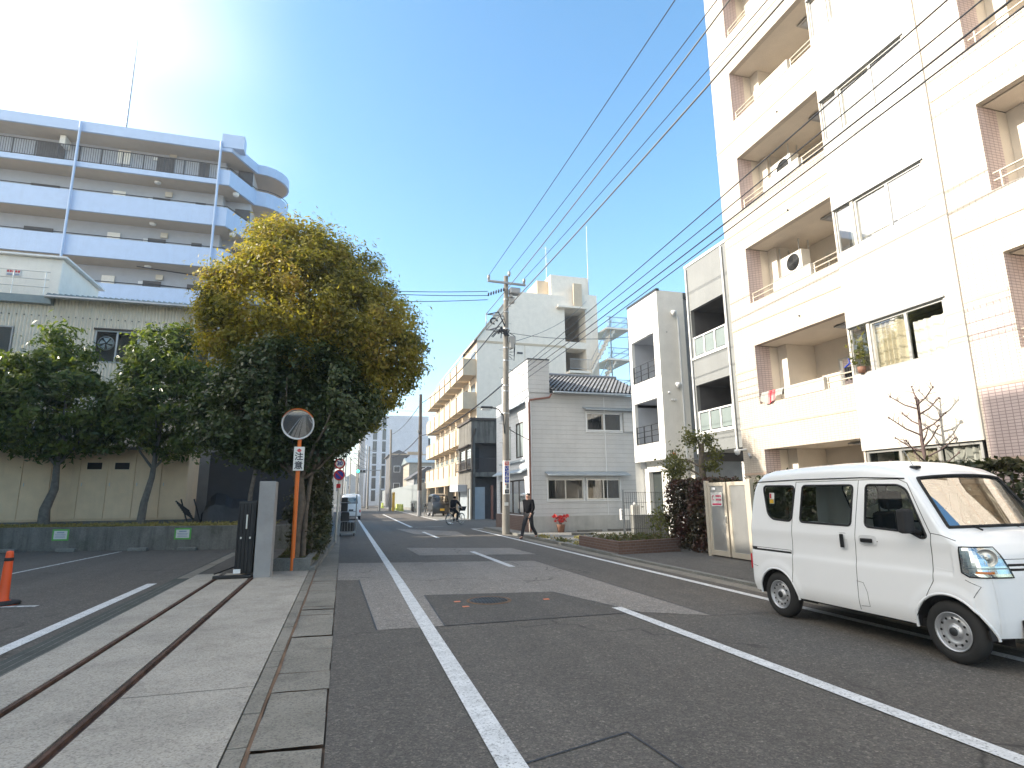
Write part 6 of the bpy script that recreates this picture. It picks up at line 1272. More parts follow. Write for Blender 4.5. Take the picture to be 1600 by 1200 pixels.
# ------------------------------------------------------------------ kei van: body surfaces as height fields over the side view
def inpoly(x, y, P):
    c = False; n = len(P); j = n - 1
    for i in range(n):
        if (P[i][1] > y) != (P[j][1] > y) and x < (P[j][0] - P[i][0]) * (y - P[i][1]) / (P[j][1] - P[i][1]) + P[i][0]: c = not c
        j = i
    return c
def roundpoly(P, r, n=4):
    out = []; m = len(P)
    for i in range(m):
        p = Vector(P[i]); a = Vector(P[i - 1]) - p; b = Vector(P[(i + 1) % m]) - p; rr = min(r, a.length * .45, b.length * .45); a = p + a.normalized() * rr; b = p + b.normalized() * rr
        for k in range(n + 1): f = k / n; out.append(tuple(a * (1 - f) ** 2 + p * 2 * f * (1 - f) + b * f * f))
    return out
OUT = [(-.405, .30), (-.425, .36), (-.43, .62), (-.42, .9), (-.39, 1.2), (-.36, 1.45), (-.32, 1.64), (-.26, 1.755), (-.15, 1.835), (.04, 1.87), (.5, 1.888), (1.0, 1.895), (1.5, 1.885), (1.76, 1.855), (1.93, 1.81), (2.04, 1.745), (2.09, 1.665), (2.375, 1.2), (2.45, 1.165), (2.54, 1.12), (2.62, 1.06), (2.67, .985), (2.70, .88), (2.715, .8), (2.725, .62), (2.725, .42), (2.715, .34), (2.70, .285)]
ORAD = [.08, .09, .1, .1, .09, .09, .09, .1, .1, .1, .1, .1, .1, .1, .09, .07, .04, .03, .06, .09, .11, .13, .14, .15, .16, .16, .15, .12]
BOW = [.03] * 8 + [.02] * 6 + [.03, .06, .10, .16, .15, .12, .09, .08, .07, .07, .07, .07, .07, .07]
CRN = [0] * 6 + [.01, .02, .03, .035, .035, .035, .035, .035, .035, .035, .03, .015, .03, .03, .03, .02, .01, 0, 0, 0, 0, 0]
RA, FA, WR = .09, 2.345, .28
def resample(P, extra, step):
    res = []
    for i in range(len(P) - 1):
        a, b = np.array(P[i] + tuple(e[i] for e in extra)), np.array(P[i + 1] + tuple(e[i + 1] for e in extra)); n = max(1, int(math.hypot(*(b - a)[:2]) / step))
        for k in range(n): res.append(a + (b - a) * k / n)
    res.append(b); return np.array(res)
def make_van(name, label, step, paint, group=None, detail=True):
    root = thing(name, label, 'van', (0, 0, 0), group); S = resample(OUT, (ORAD, BOW, CRN), step); nT = len(S)
    for _ in range(3): S[1:-1] = .25 * S[:-2] + .5 * S[1:-1] + .25 * S[2:]
    OX, OZ = S[:, 0], S[:, 1]
    def width(s, z, d, r):
        wv = .7375 - .105 * max(0, z - 1.08) ** 1.15 / .8 - (.035 * ((.46 - z) / .18) ** 2 if z < .46 else 0)
        wv -= .011 / (1 + math.exp(-(z - .80) * 90)) * (1 - 1 / (1 + math.exp(-(z - 1.02) * 40))) if s < 2.45 else 0
        for ax in (RA, FA):
            q = math.hypot(s - ax, z - .28)
            if .3 < q < .5: wv += .012 * (.5 + .5 * math.cos((q - .36) / .1 * math.pi)) if abs(q - .36) < .1 and s < 2.6 else 0
        if d < r: wv -= r - math.sqrt(max(0, r * r - (r - d) ** 2))
        return wv
    nV = max(14, int(1.6 / step)); cv = [1 - (1 - k / nV) ** 1.7 for k in range(nV + 1)]
    G = np.zeros((nT, nV + 1, 3)); arc = np.concatenate([[0], np.cumsum(np.hypot(np.diff(OX), np.diff(OZ)))]); BS = OX.copy()
    i0 = int(np.argmax(OX > 2.28)); fa = (arc - arc[i0]) / (arc[-1] - arc[i0]); BS[i0:] = OX[i0] + (OX[-1] - OX[i0]) * fa[i0:]
    i1 = int(np.argmax(OX > .1)); BS[:i1] = OX[0] + (OX[i1] - OX[0]) * arc[:i1] / arc[i1]
    for i in range(nT):
        bs = BS[i]; bz = .285
        for j, f in enumerate(cv):
            s, z = bs + (OX[i] - bs) * f, bz + (OZ[i] - bz) * f
            dd = np.hypot(OX - s, OZ - z); k = int(dd.argmin()); G[i, j] = (width(s, z, dd[k], S[k, 2]), s, z)
    W = {'rq': roundpoly([(-.10, 1.67), (.49, 1.66), (.43, 1.215), (.09, 1.235), (.0, 1.30)], .07), 'sd': roundpoly([(.62, 1.66), (1.385, 1.65), (1.34, 1.20), (.575, 1.215)], .05), 'fd': roundpoly([(1.555, 1.65), (1.95, 1.64), (2.04, 1.59), (2.235, 1.13), (2.18, 1.115), (2.06, 1.17), (1.53, 1.20)], .05)}
    FD = [(1.46, 1.705), (1.95, 1.70), (2.05, 1.655), (2.275, 1.16), (2.24, .7), (2.15, .55), (1.99, .31), (1.34, .31), (1.37, .9)]
    SD = [(.51, 1.705), (1.46, 1.705), (1.37, .9), (1.34, .31), (.36, .31), (.44, 1.2)]
    def P3(sd, w, s, z, off=0): return (sd * (w + off), -s, z)
    def surfw(s, z):
        dd = np.hypot(OX - s, OZ - z); k = int(dd.argmin()); return width(s, z, dd[k], S[k, 2])
    body = MB(); doors = {}; glassm = {}; idx = {}
    ids = np.arange(nT * (nV + 1)).reshape(nT, nV + 1)
    cls = {}
    for i in range(nT - 1):
        for j in range(nV):
            c = (G[i, j] + G[i + 1, j] + G[i, j + 1] + G[i + 1, j + 1]) / 4; s, z = c[1], c[2]
            if math.hypot(s - RA, z - .27) < .335 or math.hypot(s - FA, z - .27) < .345: continue
            k = 'body'
            for w_ in W:
                if inpoly(s, z, W[w_]): k = w_; break
            else:
                if inpoly(s, z, FD): k = 'FD'
                elif inpoly(s, z, SD): k = 'SD'
            cls.setdefault(k, []).append((i, j))
    def emitc(mb, cells, sd, off=0):
        mp = {}; vs = []; fs = []
        for (i, j) in cells:
            f = []
            for (a, b) in ((i, j), (i + 1, j), (i + 1, j + 1), (i, j + 1)):
                if (a, b) not in mp: mp[(a, b)] = len(vs); w, s, z = G[a, b]; vs.append(P3(sd, w, s, z, off))
                f.append(mp[(a, b)])
            fs.append(tuple(f if sd < 0 else f[::-1]))
        mb.add(vs, fs, True)
    for sd in (-1, 1): emitc(body, cls['body'], sd)
    # strip over roof, hood and ends
    nY = 24; st = np.zeros((nT, nY + 1, 3))
    for i in range(nT):
        we = G[i, nV, 0]
        for j in range(nY + 1):
            u = -1 + 2 * j / nY; q = 1 - abs(u) ** 2.2; front = 1 if i > nT * .5 else -1
            st[i, j] = (u * we, -(OX[i] + front * S[i, 3] * q), OZ[i] + S[i, 4] * q)
    def isws(i): return 1.215 < OZ[i] < 1.70 and OX[i] > 1.98
    def isrw(i): return 1.16 < OZ[i] < 1.66 and OX[i] < 0
    bc, wc, rc = [], [], []
    for i in range(nT - 1):
        for j in range(nY): (wc if isws(i) and isws(i + 1) and 1 <= j < nY - 1 else rc if isrw(i) and isrw(i + 1) and 3 <= j < nY - 3 else bc).append((i, j))
    def emits(mb, cells, off=(0, 0, 0)):
        mp = {}; vs = []; fs = []
        for (i, j) in cells:
            f = []
            for ab in ((i, j), (i, j + 1), (i + 1, j + 1), (i + 1, j)):
                if ab not in mp: mp[ab] = len(vs); vs.append(tuple(st[ab] + np.array(off)))
                f.append(mp[ab])
            fs.append(tuple(f))
        mb.add(vs, fs, True)
    emits(body, bc); B = body.build('body', paint, root)
    bmv = bmesh.new(); bmv.from_mesh(B.data); bmesh.ops.remove_doubles(bmv, verts=bmv.verts, dist=.0006); bmesh.ops.recalc_face_normals(bmv, faces=bmv.faces); bmv.to_mesh(B.data); bmv.free()
    ws = MB(); emits(ws, wc, (0, .006, -.003)); wsh = ws.build('windshield', 'glass_van', root)
    rw_ = MB(); emits(rw_, rc, (0, -.006, 0)); rw_.build('rear_window', 'glass_dark', root)
    def border(cells, r, nm, par, dz):
        E = {}
        for (i, j) in cells:
            for e in (((i, j), (i, j + 1)), ((i, j + 1), (i + 1, j + 1)), ((i + 1, j + 1), (i + 1, j)), ((i + 1, j), (i, j))): k = tuple(sorted(e)); E[k] = E.get(k, 0) + 1
        i0, i1 = min(c[0] for c in cells), max(c[0] for c in cells) + 1; j0, j1 = min(c[1] for c in cells), max(c[1] for c in cells) + 1
        loop = [(i0, j) for j in range(j0, j1 + 1)] + [(i, j1) for i in range(i0 + 1, i1 + 1)] + [(i1, j) for j in range(j1 - 1, j0 - 1, -1)] + [(i, j0) for i in range(i1 - 1, i0 - 1, -1)]
        MB().tube([st[q] + np.array((0, -dz, .002)) for q in loop], r, 6, False).build(nm, 'black_matte', par)
    border(wc, .016, 'rubber_seal', wsh, .002)
    for sd in (-1, 1):
        drv = {}
        for k, nm in (('FD', 'front_door'), ('SD', 'sliding_door')): mb = MB(); emitc(mb, cls[k], sd, .0005); drv[k] = mb.build(nm, paint, root)
        for k, par in (('rq', root), ('sd', drv['SD']), ('fd', drv['FD'])):
            mb = MB(); emitc(mb, cls[k], sd, -.006); g = mb.build('quarter_window' if k == 'rq' else 'window', 'glass_van', par)
            mb = MB(); pts = [P3(sd, surfw(s, z), s, z, .001) for s, z in W[k]]; mb.tube(pts + [pts[0]], .0125 if detail else .02, 6, False); mb.build('window_frame' if par is not root else 'rubber_seal', 'black_matte', g if par is root else par)
        if not detail: continue
        def seam(poly, nm, par, r=.0035, mat='black_matte', off=.0):
            pts = []
            for a, b in zip(poly, poly[1:]):
                n = max(2, int(math.hypot(b[0] - a[0], b[1] - a[1]) / .04))
                for k in range(n): s, z = a[0] + (b[0] - a[0]) * k / n, a[1] + (b[1] - a[1]) * k / n; pts.append(P3(sd, surfw(s, z), s, z, off))
            s, z = poly[-1]; pts.append(P3(sd, surfw(s, z), s, z, off)); MB().tube(pts, r, 5).build(nm, mat, par)
        for ax, rr in ((RA, .337), (FA, .347)):
            pts = [(ax + rr * math.cos(a_), .27 + rr * math.sin(a_)) for a_ in np.linspace(-.02, math.pi + .02, 30)]
            MB().tube([P3(sd, surfw(s, max(z, .29)), s, z, -.006) for s, z in pts], .014, 6).build('arch_lip', paint, root)
        seam([(1.99, .32), (2.15, .56), (2.24, .72), (2.275, 1.16), (2.05, 1.655), (1.95, 1.70), (1.46, 1.705), (1.37, .9), (1.34, .31)], 'door_gap', drv['FD'])
        seam([(.36, .31), (.44, 1.2), (.51, 1.705), (1.45, 1.705)], 'door_gap', drv['SD'])
        seam([(-.24, 1.725), (.5, 1.735), (1.5, 1.73), (2.02, 1.705)], 'roof_gutter', root, .007, 'black_matte', .004)
        seam([(2.27, 1.17), (2.38, 1.155), (2.5, 1.11)], 'panel_gap', root); seam([(2.27, .85), (2.46, .83)], 'body_crease', root, .002, paint)
        seam([(1.345, .61), (1.43, .60), (1.47, .5), (1.475, .36), (1.36, .35)], 'fuel_flap_gap', drv['FD'], .0028)
        seam([(2.60, .62), (2.66, .72), (2.55, .77)], 'panel_gap', root, .003); seam([(-.40, .62), (-.26, .60)], 'panel_gap', root, .003)
        mb = MB(); n = 16                                           # slide rail of the door
        for k in range(n): s0, s1 = -.395 + .78 * k / n, -.395 + .78 * (k + 1) / n; mb.quad(P3(sd, surfw(s0, .83), s0, .812, .003), P3(sd, surfw(s1, .83), s1, .812, .003), P3(sd, surfw(s1, .83), s1, .858, .003), P3(sd, surfw(s0, .83), s0, .858, .003))
        q = mb.build('slide_rail', 'black_matte', root); mb = MB()
        for k in range(3, n): s0, s1 = -.395 + .78 * k / n, -.395 + .78 * (k + 1) / n; mb.quad(P3(sd, surfw(s0, .83), s0, .838, .007), P3(sd, surfw(s1, .83), s1, .838, .007), P3(sd, surfw(s1, .83), s1, .853, .007), P3(sd, surfw(s0, .83), s0, .853, .007))
        mb.build('rail_cover', paint, q)
        for (s, z, vert, par) in ((1.22, 1.03, True, drv['SD']), (1.55, 1.055, False, drv['FD'])):
            x = sd * surfw(s, z); a, b = ((.024, .075) if vert else (.075, .022)); MB().bbox(x - .012 * 1, x + sd * .032, -s - a, -s + a, z - b, z + b, .009).build('handle', 'black', par)
            a, b = (.06, .095) if vert else (.115, .055); MB().lathe([(0, 0), (1, 0), (1.05, .001)], (0, 0, 0), 'X', 20).v
            cp = MB(); cp.add([(x + sd * .0025, -s + a * math.copysign(abs(math.cos(t_)) ** .5, math.cos(t_)), z + b * math.copysign(abs(math.sin(t_)) ** .5, math.sin(t_))) for t_ in [2 * math.pi * k / 24 for k in range(24)]], [tuple(range(24))]); cp.build('recess_shading', 'recess', par)  # flat disc; the hollow's shading is only in its colour
        x = sd * surfw(1.63, 1.06); MB().lathe([(0, 0), (.012, 0), (.012, .004)], (x, -1.665, 1.055), 'X', 10).build('key_lock', 'black', drv['FD'])
        mb = MB().bbox(sd * .755, sd * .90, -2.16, -2.06, 1.16, 1.40, .03); mr_ = mb.build('side_mirror', 'black_matte', root); MB().tube([(sd * .70, -2.15, 1.15), (sd * .80, -2.12, 1.22)], .025, 8).build('mirror_stalk', 'black_matte', mr_); MB().box(sd * .765, sd * .89, -2.058, -2.055, 1.18, 1.38).build('mirror_face', 'mirror_glass', mr_)
        # head lamp wrapped round the corner
        def ring(z, s0, yin, n=14, off=.004):
            k = int(np.abs(OZ - z + 10 * (OX < 2.5)).argmin()); pts = [Vector(P3(sd, surfw(s, z), s, z)) for s in np.linspace(s0, OX[k] - .002, 10)]; we = G[k, nV, 0]
            for u in np.linspace(1, min(1, yin / we), 6)[1:]: q = 1 - abs(u) ** 2.2; pts.append(Vector((sd * u * we, -(OX[k] + S[k, 3] * q), z)))
            L_ = [0]
            for a, b in zip(pts, pts[1:]): L_.append(L_[-1] + (b - a).length)
            out = []
            for t_ in np.linspace(0, L_[-1], n):
                i = min(max(np.searchsorted(L_, t_) - 1, 0), len(pts) - 2); f = (t_ - L_[i]) / max(1e-9, L_[i + 1] - L_[i]); p = pts[i].lerp(pts[i + 1], f); d = (pts[i + 1] - pts[i]).normalized(); nn_ = Vector((-d.y, d.x, 0)); nn_ = nn_ if nn_.x * sd > 0 or nn_.y < -.5 else -nn_; nn_ = nn_ if nn_.dot(Vector((sd, -.7, 0))) > 0 else -nn_; out.append(p + nn_ * off)
            return out
        def patch(nm, zs, s0f, yf, mat, par, off, n=14):
            R_ = [ring(z, s0f(z), yf(z), n, off) for z in zs]; mb = MB()
            for a, b in zip(R_, R_[1:]):
                for k in range(n - 1): mb.add([a[k], a[k + 1], b[k + 1], b[k]], [(0, 1, 2, 3)], True)
            loop = R_[0] + [r_[-1] for r_ in R_[1:]] + R_[-1][::-1][1:] + [r_[0] for r_ in R_[::-1][1:-1]]; o = mb.build(nm, mat, par); return o, loop
        zs = list(np.linspace(.80, 1.06, 9)); f0 = lambda z: 2.53 + (.06 * (.83 - z) / .03 if z < .83 else 0); fy = lambda z: .42 + .07 * (z - .8) / .26
        hl, lp = patch('headlight', zs, f0, fy, 'chrome', root, .003); MB().tube(lp + [lp[0]], .007, 5, False).build('lamp_seal', 'black_matte', hl)
        patch('lamp_divider', [.872, .884], lambda z: 2.56, lambda z: .45, 'grey_metal', hl, .008); patch('indicator', [.832, .852], lambda z: 2.64, lambda z: .585, 'amber', hl, .006, 6)
        patch('lens', zs, f0, fy, 'glass', hl, .012)
        c = ring(.97, 2.56, .44, 5, .008)[2]; MB().lathe([(0, 0), (.03, 0), (.075, .008), (.08, .012)], (0, 0, 0), 'Y', 20); pc = place(MB().lathe([(0, .004), (.02, .012), (.025, .0), (.075, .006), (.08, .012), (.082, .0)], (0, 0, 0), 'Y', 20), c, sd * R(48)); pc.build('reflector_bowl', 'alu', hl)
    # wheels
    wh = []
    for sd in (-1, 1):
        for ax in (RA, FA):
            w0 = bpy.data.objects.new('wheel', None); C.objects.link(w0); w0.parent = root; WL[w0.name] = (0, 0, 0); w0.empty_display_size = .1
            o = sd * .715; c = (o, -ax, WR)
            ty = MB().lathe([(.165, -.14), (.20, -.145), (.255, -.135), (.272, -.115), (.28, -.09), (.28, -.05), (.272, -.022), (.255, -.004), (.21, .004), (.185, -.002), (.168, -.012)], (0, 0, 0), 'X', 40)
            if sd < 0: ty.v = [(-v[0], v[1], v[2]) for v in ty.v]
            place(ty, c, 0).build('tyre', 'rubber', w0)
            rm = MB().lathe([(.17, -.012), (.176, .0), (.168, .004), (.158, -.014), (.152, -.05), (.148, -.052), (.135, -.03), (.115, -.018), (.095, -.022), (.075, -.036), (.062, -.03), (.058, -.012), (.034, -.008), (0, -.008)], (0, 0, 0), 'X', 40)
            if sd < 0: rm.v = [(-v[0], v[1], v[2]) for v in rm.v]
            place(rm, c, 0).build('rim', 'steel_rim', w0)
            if detail and sd < 0:
                mb = MB()
                for k in range(12): a_ = 2 * math.pi * k / 12; mb.lathe([(0, 0), (.0115, 0), (.0115, -.004)], (o + .024 - .003, -ax + .121 * math.cos(a_), WR + .121 * math.sin(a_)), 'X', 10)
                mb.v = [(v[0] - .0065, v[1], v[2]) for v in mb.v]; mb.build('rim_hole', 'black_matte', w0)
                mb = MB()
                for k in range(4): a_ = math.pi / 4 + k * math.pi / 2; mb.lathe([(.0, -.01), (.011, -.01), (.011, .015), (0, .015)], (o + .026, -ax + .05 * math.cos(a_), WR + .05 * math.sin(a_)), 'X', 8)
                mb.lathe([(.04, .012), (.038, -.006), (.03, -.012), (0, -.012)], (o + .006, -ax, WR), 'X', 16); mb.build('hub_nut', 'dark_metal', w0)
    ub = MB().box(-.66, .66, -2.66, .36, .26, .34)
    for ax in (RA, FA):
        for sd in (-1, 1):
            for k in range(10): a0, a1 = math.pi * k / 10, math.pi * (k + 1) / 10; rr = .345; ub.quad((sd * .71, -ax + rr * math.cos(a0), .27 + rr * math.sin(a0)), (sd * .71, -ax + rr * math.cos(a1), .27 + rr * math.sin(a1)), (sd * .45, -ax + rr * math.cos(a1), .27 + rr * math.sin(a1)), (sd * .45, -ax + rr * math.cos(a0), .27 + rr * math.sin(a0)))
            ub.quad((sd * .45, -ax - .35, .2), (sd * .45, -ax + .35, .2), (sd * .45, -ax + .35, .63), (sd * .45, -ax - .35, .63))
    ub.build('underbody', 'black_matte', root)
    ni = MB().box(-.64, .64, -2.3, .3, .5, .62); ni.box(-.6, .6, -2.34, -2.15, .6, 1.12); ni.build('interior_floor', 'dark_in', root)
    for x in (-.34, .34):
        mb = MB().bbox(x - .24, x + .24, -1.98, -1.5, .62, .85, .05); mb.bbox(x - .23, x + .23, -1.62, -1.47, .8, 1.36, .05); mb.bbox(x - .13, x + .13, -1.6, -1.5, 1.38, 1.58, .04); mb.build('seat', 'cloth_black', root)
    mb = MB(); mb.tube([(-.34 + .17 * math.cos(k * math.pi / 8), -2.12 - .07 * math.sin(k * math.pi / 8), 1.08 + .155 * math.sin(k * math.pi / 8)) for k in range(17)], .014, 6, False); mb.build('steering_wheel', 'black_matte', root)
    if detail:
        # face: grille slots, plate, badge recess, wipers, aerial
        def fx(z, y): k = int(np.abs(OZ - z + 10 * (OX < 2.4)).argmin()); we = G[k, nV, 0]; return -(OX[k] + S[k, 3] * (1 - abs(y / we) ** 2.2))
        for z in (.905, .865):
            mb = MB(); n = 16
            for k in range(n): ya, yb = -.44 + .88 * k / n, -.44 + .88 * (k + 1) / n; mb.quad((ya, fx(z, ya) - .004, z - .011), (yb, fx(z, yb) - .004, z - .011), (yb, fx(z, yb) - .004, z + .011), (ya, fx(z, ya) - .004, z + .011))
            mb.build('grille_slot', 'black', root)
        mb = MB().tube([(y, fx(.955, y) - .001, .955) for y in np.linspace(-.52, .52, 15)], .004, 5); mb.build('hood_gap', 'black_matte', root)
        mb = MB(); n = 12
        for k in range(n): ya, yb = -.05 + .45 * k / n, -.05 + .45 * (k + 1) / n; mb.quad((ya, fx(.4, ya) - .004, .34), (yb, fx(.4, yb) - .004, .34), (yb, fx(.42, yb) - .004, .43), (ya, fx(.42, ya) - .004, .43))
        mb.build('lower_intake', 'black', root)
        pz = .36; py = -.38; xx = fx(pz, -.16) - .012; npl = MB().bbox(py - .05, py + .28, xx - .006, xx + .03, pz - .083, pz + .083, .004).build('number_plate', 'plate_black', root)
        text('lettering', '・', .11, 'plate_yellow', npl, (py + .02, xx - .008, pz - .025), (1, 0, 0), (0, 0, 1), bold=.004); MB().box(py + .07, py + .15, xx - .009, xx - .0065, pz + .03, pz + .06).build('plate_mark', 'plate_yellow', npl)
        for y0_, y1_ in ((-.5, .02), (.02, .5)):
            mb = MB().tube([(y0_ + .1, -2.535, 1.205), (y0_ + .02, -2.52, 1.235), (y1_ - .1, -2.535, 1.25)], .009, 5); mb.build('wiper', 'black_matte', root)
        ar = MB().bbox(-.47, -.40, -2.02, -1.93, 1.805, 1.84, .012).build('aerial_base', 'black', root); MB().tube([(-.435, -1.96, 1.83), (-.43, -1.82, 2.10)], .0035, 5).build('aerial_rod', 'grey_metal', ar)
        MB().box(-.30, -.05, -2.14, -2.13, 1.55, 1.62).build('rear_view_mirror', 'black_matte', root)
        sx_ = -surfw(.1, 1.5); st_ = MB(); st_.quad((sx_ - .0, -.02, 1.43), (sx_ - .0, -.11, 1.43), (sx_ + .012, -.11, 1.575), (sx_ + .012, -.02, 1.575)); sk = st_.build('window_sticker', 'paper', root)
        st2 = MB(); st2.quad((sx_ - .003, -.03, 1.44), (sx_ - .003, -.10, 1.44), (sx_ - .001, -.10, 1.49), (sx_ - .001, -.03, 1.49)); st2.build('sticker_band', 'plate_yellow', sk); st3 = MB(); st3.quad((sx_ + .001, -.03, 1.505), (sx_ + .001, -.06, 1.505), (sx_ + .005, -.06, 1.565), (sx_ + .005, -.03, 1.565)); st3.build('sticker_mark', 'red', sk)
    for sd in (-1, 1): MB().bbox(sd * .60, sd * .70, .425, .455, .55, .75, .012).build('tail_light', 'red', root)
    MB().box(-.17, .17, .455, .462, .62, .78).build('rear_plate', 'plate_black' if paint == 'van_white' else 'plate_yellow', root)
    return root
van = make_van('parked_van', 'large white minivan parked close by in front of the tiled block', .0125, 'van_white'); van.location = (6.2395, 6.71, 0)
fv = make_van('parked_van', 'small distant white minivan parked on the left lane behind the roll cage trolley', .05, 'van_white', None, False); fv['label'] = 'distant white minivan seen from behind past the roll cage trolley'; fv.location = (.62, 46.0, 0); fv.rotation_euler = (0, 0, math.pi)
dv = make_van('parked_van', 'dark van parked nose out under the cream apartments', .05, 'van_dark', None, False); dv.location = (7.95, 51.9, 0)
for o in list(dv.children):
    if o.name.startswith('rear_plate'): pass
MB().box(7.85, 8.2, 48.95, 48.99, .5, .68).build('number_plate', 'plate_yellow', None)
pl_ = bpy.data.objects[[o.name for o in bpy.data.objects if o.name.startswith('number_plate')][-1]]
pl_ = [o for o in bpy.data.objects if o.name.startswith('number_plate') and o.parent is None][0]; pl_.parent = dv; pl_.location = (-7.95, -51.9, 0)

# ------------------------------------------------------------------ bicycles, motorcycle, trolley
def make_bike(name, label, cat='bicycle', group=None, basket=True):
    t0 = thing(name, label, cat, (0, 0, 0), group)          # heads along +x, rear hub at the origin's x
    for x in (0, 1.06):
        w_ = MB().lathe([(.29, -.016), (.308, -.012), (.316, 0), (.308, .012), (.29, .016)], (x, 0, .316), 'Y', 32).build('wheel', 'rubber', t0); mb = MB().lathe([(.275, -.01), (.29, -.012), (.29, .012), (.275, .01)], (x, 0, .316), 'Y', 32)
        mb.build('rim', 'alu', w_); mb = MB()
        for k in range(14): a_ = 2 * math.pi * k / 14; mb.tube([(x, .02 * (-1) ** k, .316), (x + .28 * math.cos(a_), 0, .316 + .28 * math.sin(a_))], .0028, 4, False)
        mb.lathe([(.0, -.05), (.022, -.05), (.022, .05), (0, .05)], (x, 0, .316), 'Y', 10); mb.build('spokes', 'alu', w_)
    f = MB(); bb_, seat, head, hd2 = (.44, 0, .28), (.27, 0, .72), (.86, 0, .86), (.9, 0, .68)
    f.tube([bb_, seat], .018); f.tube([bb_, (.62, 0, .36), hd2], .022); f.tube([hd2, head], .02); f.tube([bb_, (0, .05, .316)], .012); f.tube([bb_, (0, -.05, .316)], .012); f.tube([(.29, 0, .66), (0, .05, .316)], .01); f.tube([(.29, 0, .66), (0, -.05, .316)], .01); f.build('frame', 'dark_metal', t0)
    f = MB(); f.tube([hd2, (.98, .05, .5), (1.06, .05, .316)], .013); f.tube([hd2, (.98, -.05, .5), (1.06, -.05, .316)], .013); f.build('fork', 'dark_metal', t0)
    f = MB(); f.tube([(.84, 0, .84), (.82, 0, 1.0)], .014); f.tube([(.62, .27, 1.0), (.8, .24, 1.02), (.84, 0, 1.0), (.8, -.24, 1.02), (.62, -.27, 1.0)], .012); f.build('handlebar', 'alu', t0)
    f = MB().bbox(.1, .38, -.08, .08, .76, .83, .03); f.build('saddle', 'black_matte', t0); MB().tube([seat, (.24, 0, .78)], .014).build('seat_post', 'alu', t0)
    f = MB(); f.lathe([(0, -.01), (.09, -.01), (.09, .01), (0, .01)], (.44, .05, .28), 'Y', 16); f.tube([(.44, .06, .28), (.5, .08, .14)], .01); f.tube([(.44, -.06, .28), (.38, -.08, .42)], .01); f.box(.45, .55, .07, .15, .125, .145); f.tube([(.44, -.06, .28), (.44, .06, .28)], .012); f.build('crank', 'dark_metal', t0)
    f = MB()
    for x, a0, a1 in ((0, 20, 190), (1.06, 30, 170)): f.tube([(x + .34 * math.cos(R(a)), 0, .316 + .34 * math.sin(R(a))) for a in range(a0, a1, 10)], .016, 6)
    f.build('mudguard', 'dark_metal', t0)
    if basket: f = MB(); f.add([(.98, -.14, .78), (1.24, -.14, .78), (1.24, .14, .78), (.98, .14, .78), (.93, -.19, 1.04), (1.32, -.19, 1.04), (1.32, .19, 1.04), (.93, .19, 1.04)], [(0, 1, 2, 3), (0, 1, 5, 4), (1, 2, 6, 5), (2, 3, 7, 6), (3, 0, 4, 7)]); f.build('basket', 'black_matte', t0)
    return t0
bk = make_bike('bicycle', 'black bicycle with a front basket ridden out of the side street'); bk.location = (6.05, 34.3, .0); bk.rotation_euler = (0, 0, R(38))
p1 = dup(bk, (7.15, 53.6, .03), R(70), 'dark bicycle parked behind the tall dark pole'); p2 = dup(bk, (7.7, 54.6, .03), R(78), 'dark bicycle parked close to the dark van')
t0 = thing('motorcycle', 'black motorcycle parked along the foot of the white construction fence', 'motorcycle', (7.7, 68, 0))
for y in (67.4, 68.8): w_ = MB().lathe([(.22, -.05), (.29, -.05), (.31, 0), (.29, .05), (.22, .05)], (7.75, y, .31), 'X', 24).build('wheel', 'rubber', t0); MB().lathe([(0, -.03), (.22, -.02), (.22, .02), (0, .03)], (7.75, y, .31), 'X', 20).build('rim', 'alu', w_)
MB().bbox(7.6, 7.9, 67.7, 68.5, .3, .7, .08).build('engine', 'dark_metal', t0); MB().bbox(7.58, 7.92, 67.75, 68.3, .7, .98, .1).build('tank', 'black', t0); MB().bbox(7.6, 7.9, 68.25, 69.0, .72, .86, .05).build('saddle', 'black_matte', t0); MB().tube([(7.4, 67.6, 1.05), (7.75, 67.5, 1.0), (8.1, 67.6, 1.05)], .02).build('handlebar', 'dark_metal', t0); MB().tube([(7.75, 67.55, .98), (7.75, 67.4, .31)], .035).build('fork', 'alu', t0)
t0 = thing('roll_cage_trolley', 'grey steel roll cage trolley holding dark bundles, parked at the kerb behind the sign post', 'trolley', (.25, 26.4, 0)); mb = MB(); X0, X1, Y0, Y1 = -.1, .58, 26.0, 26.85
for x in (X0, X1):
    for y in (Y0, Y1): mb.tube([(x, y, .12), (x, y, 1.72)], .016, 6)
for z in (.2, .62, 1.02, 1.4, 1.72):
    mb.tube([(X0, Y0, z), (X1, Y0, z)], .012, 5); mb.tube([(X0, Y1, z), (X1, Y1, z)], .012, 5); mb.tube([(X0, Y0, z), (X0, Y1, z)], .012, 5); mb.tube([(X1, Y0, z), (X1, Y1, z)], .012, 5)
for k in range(1, 6): x = X0 + (X1 - X0) * k / 6; mb.tube([(x, Y0, .2), (x, Y0, .62)], .007, 4)
for k in range(1, 7): y = Y0 + (Y1 - Y0) * k / 7; mb.tube([(X1, y, .2), (X1, y, 1.72)], .006, 4); mb.tube([(X0, y, .2), (X0, y, 1.72)], .006, 4)
mb.build('cage', 'grey_metal', t0); MB().box(X0, X1, Y0, Y1, .13, .17).build('deck', 'grey_metal', t0)
for x in (X0 + .06, X1 - .06):
    for y in (Y0 + .08, Y1 - .08): MB().lathe([(0, -.02), (.055, -.02), (.055, .02), (0, .02)], (x, y, .06), 'X', 14).build('caster', 'rubber', t0)
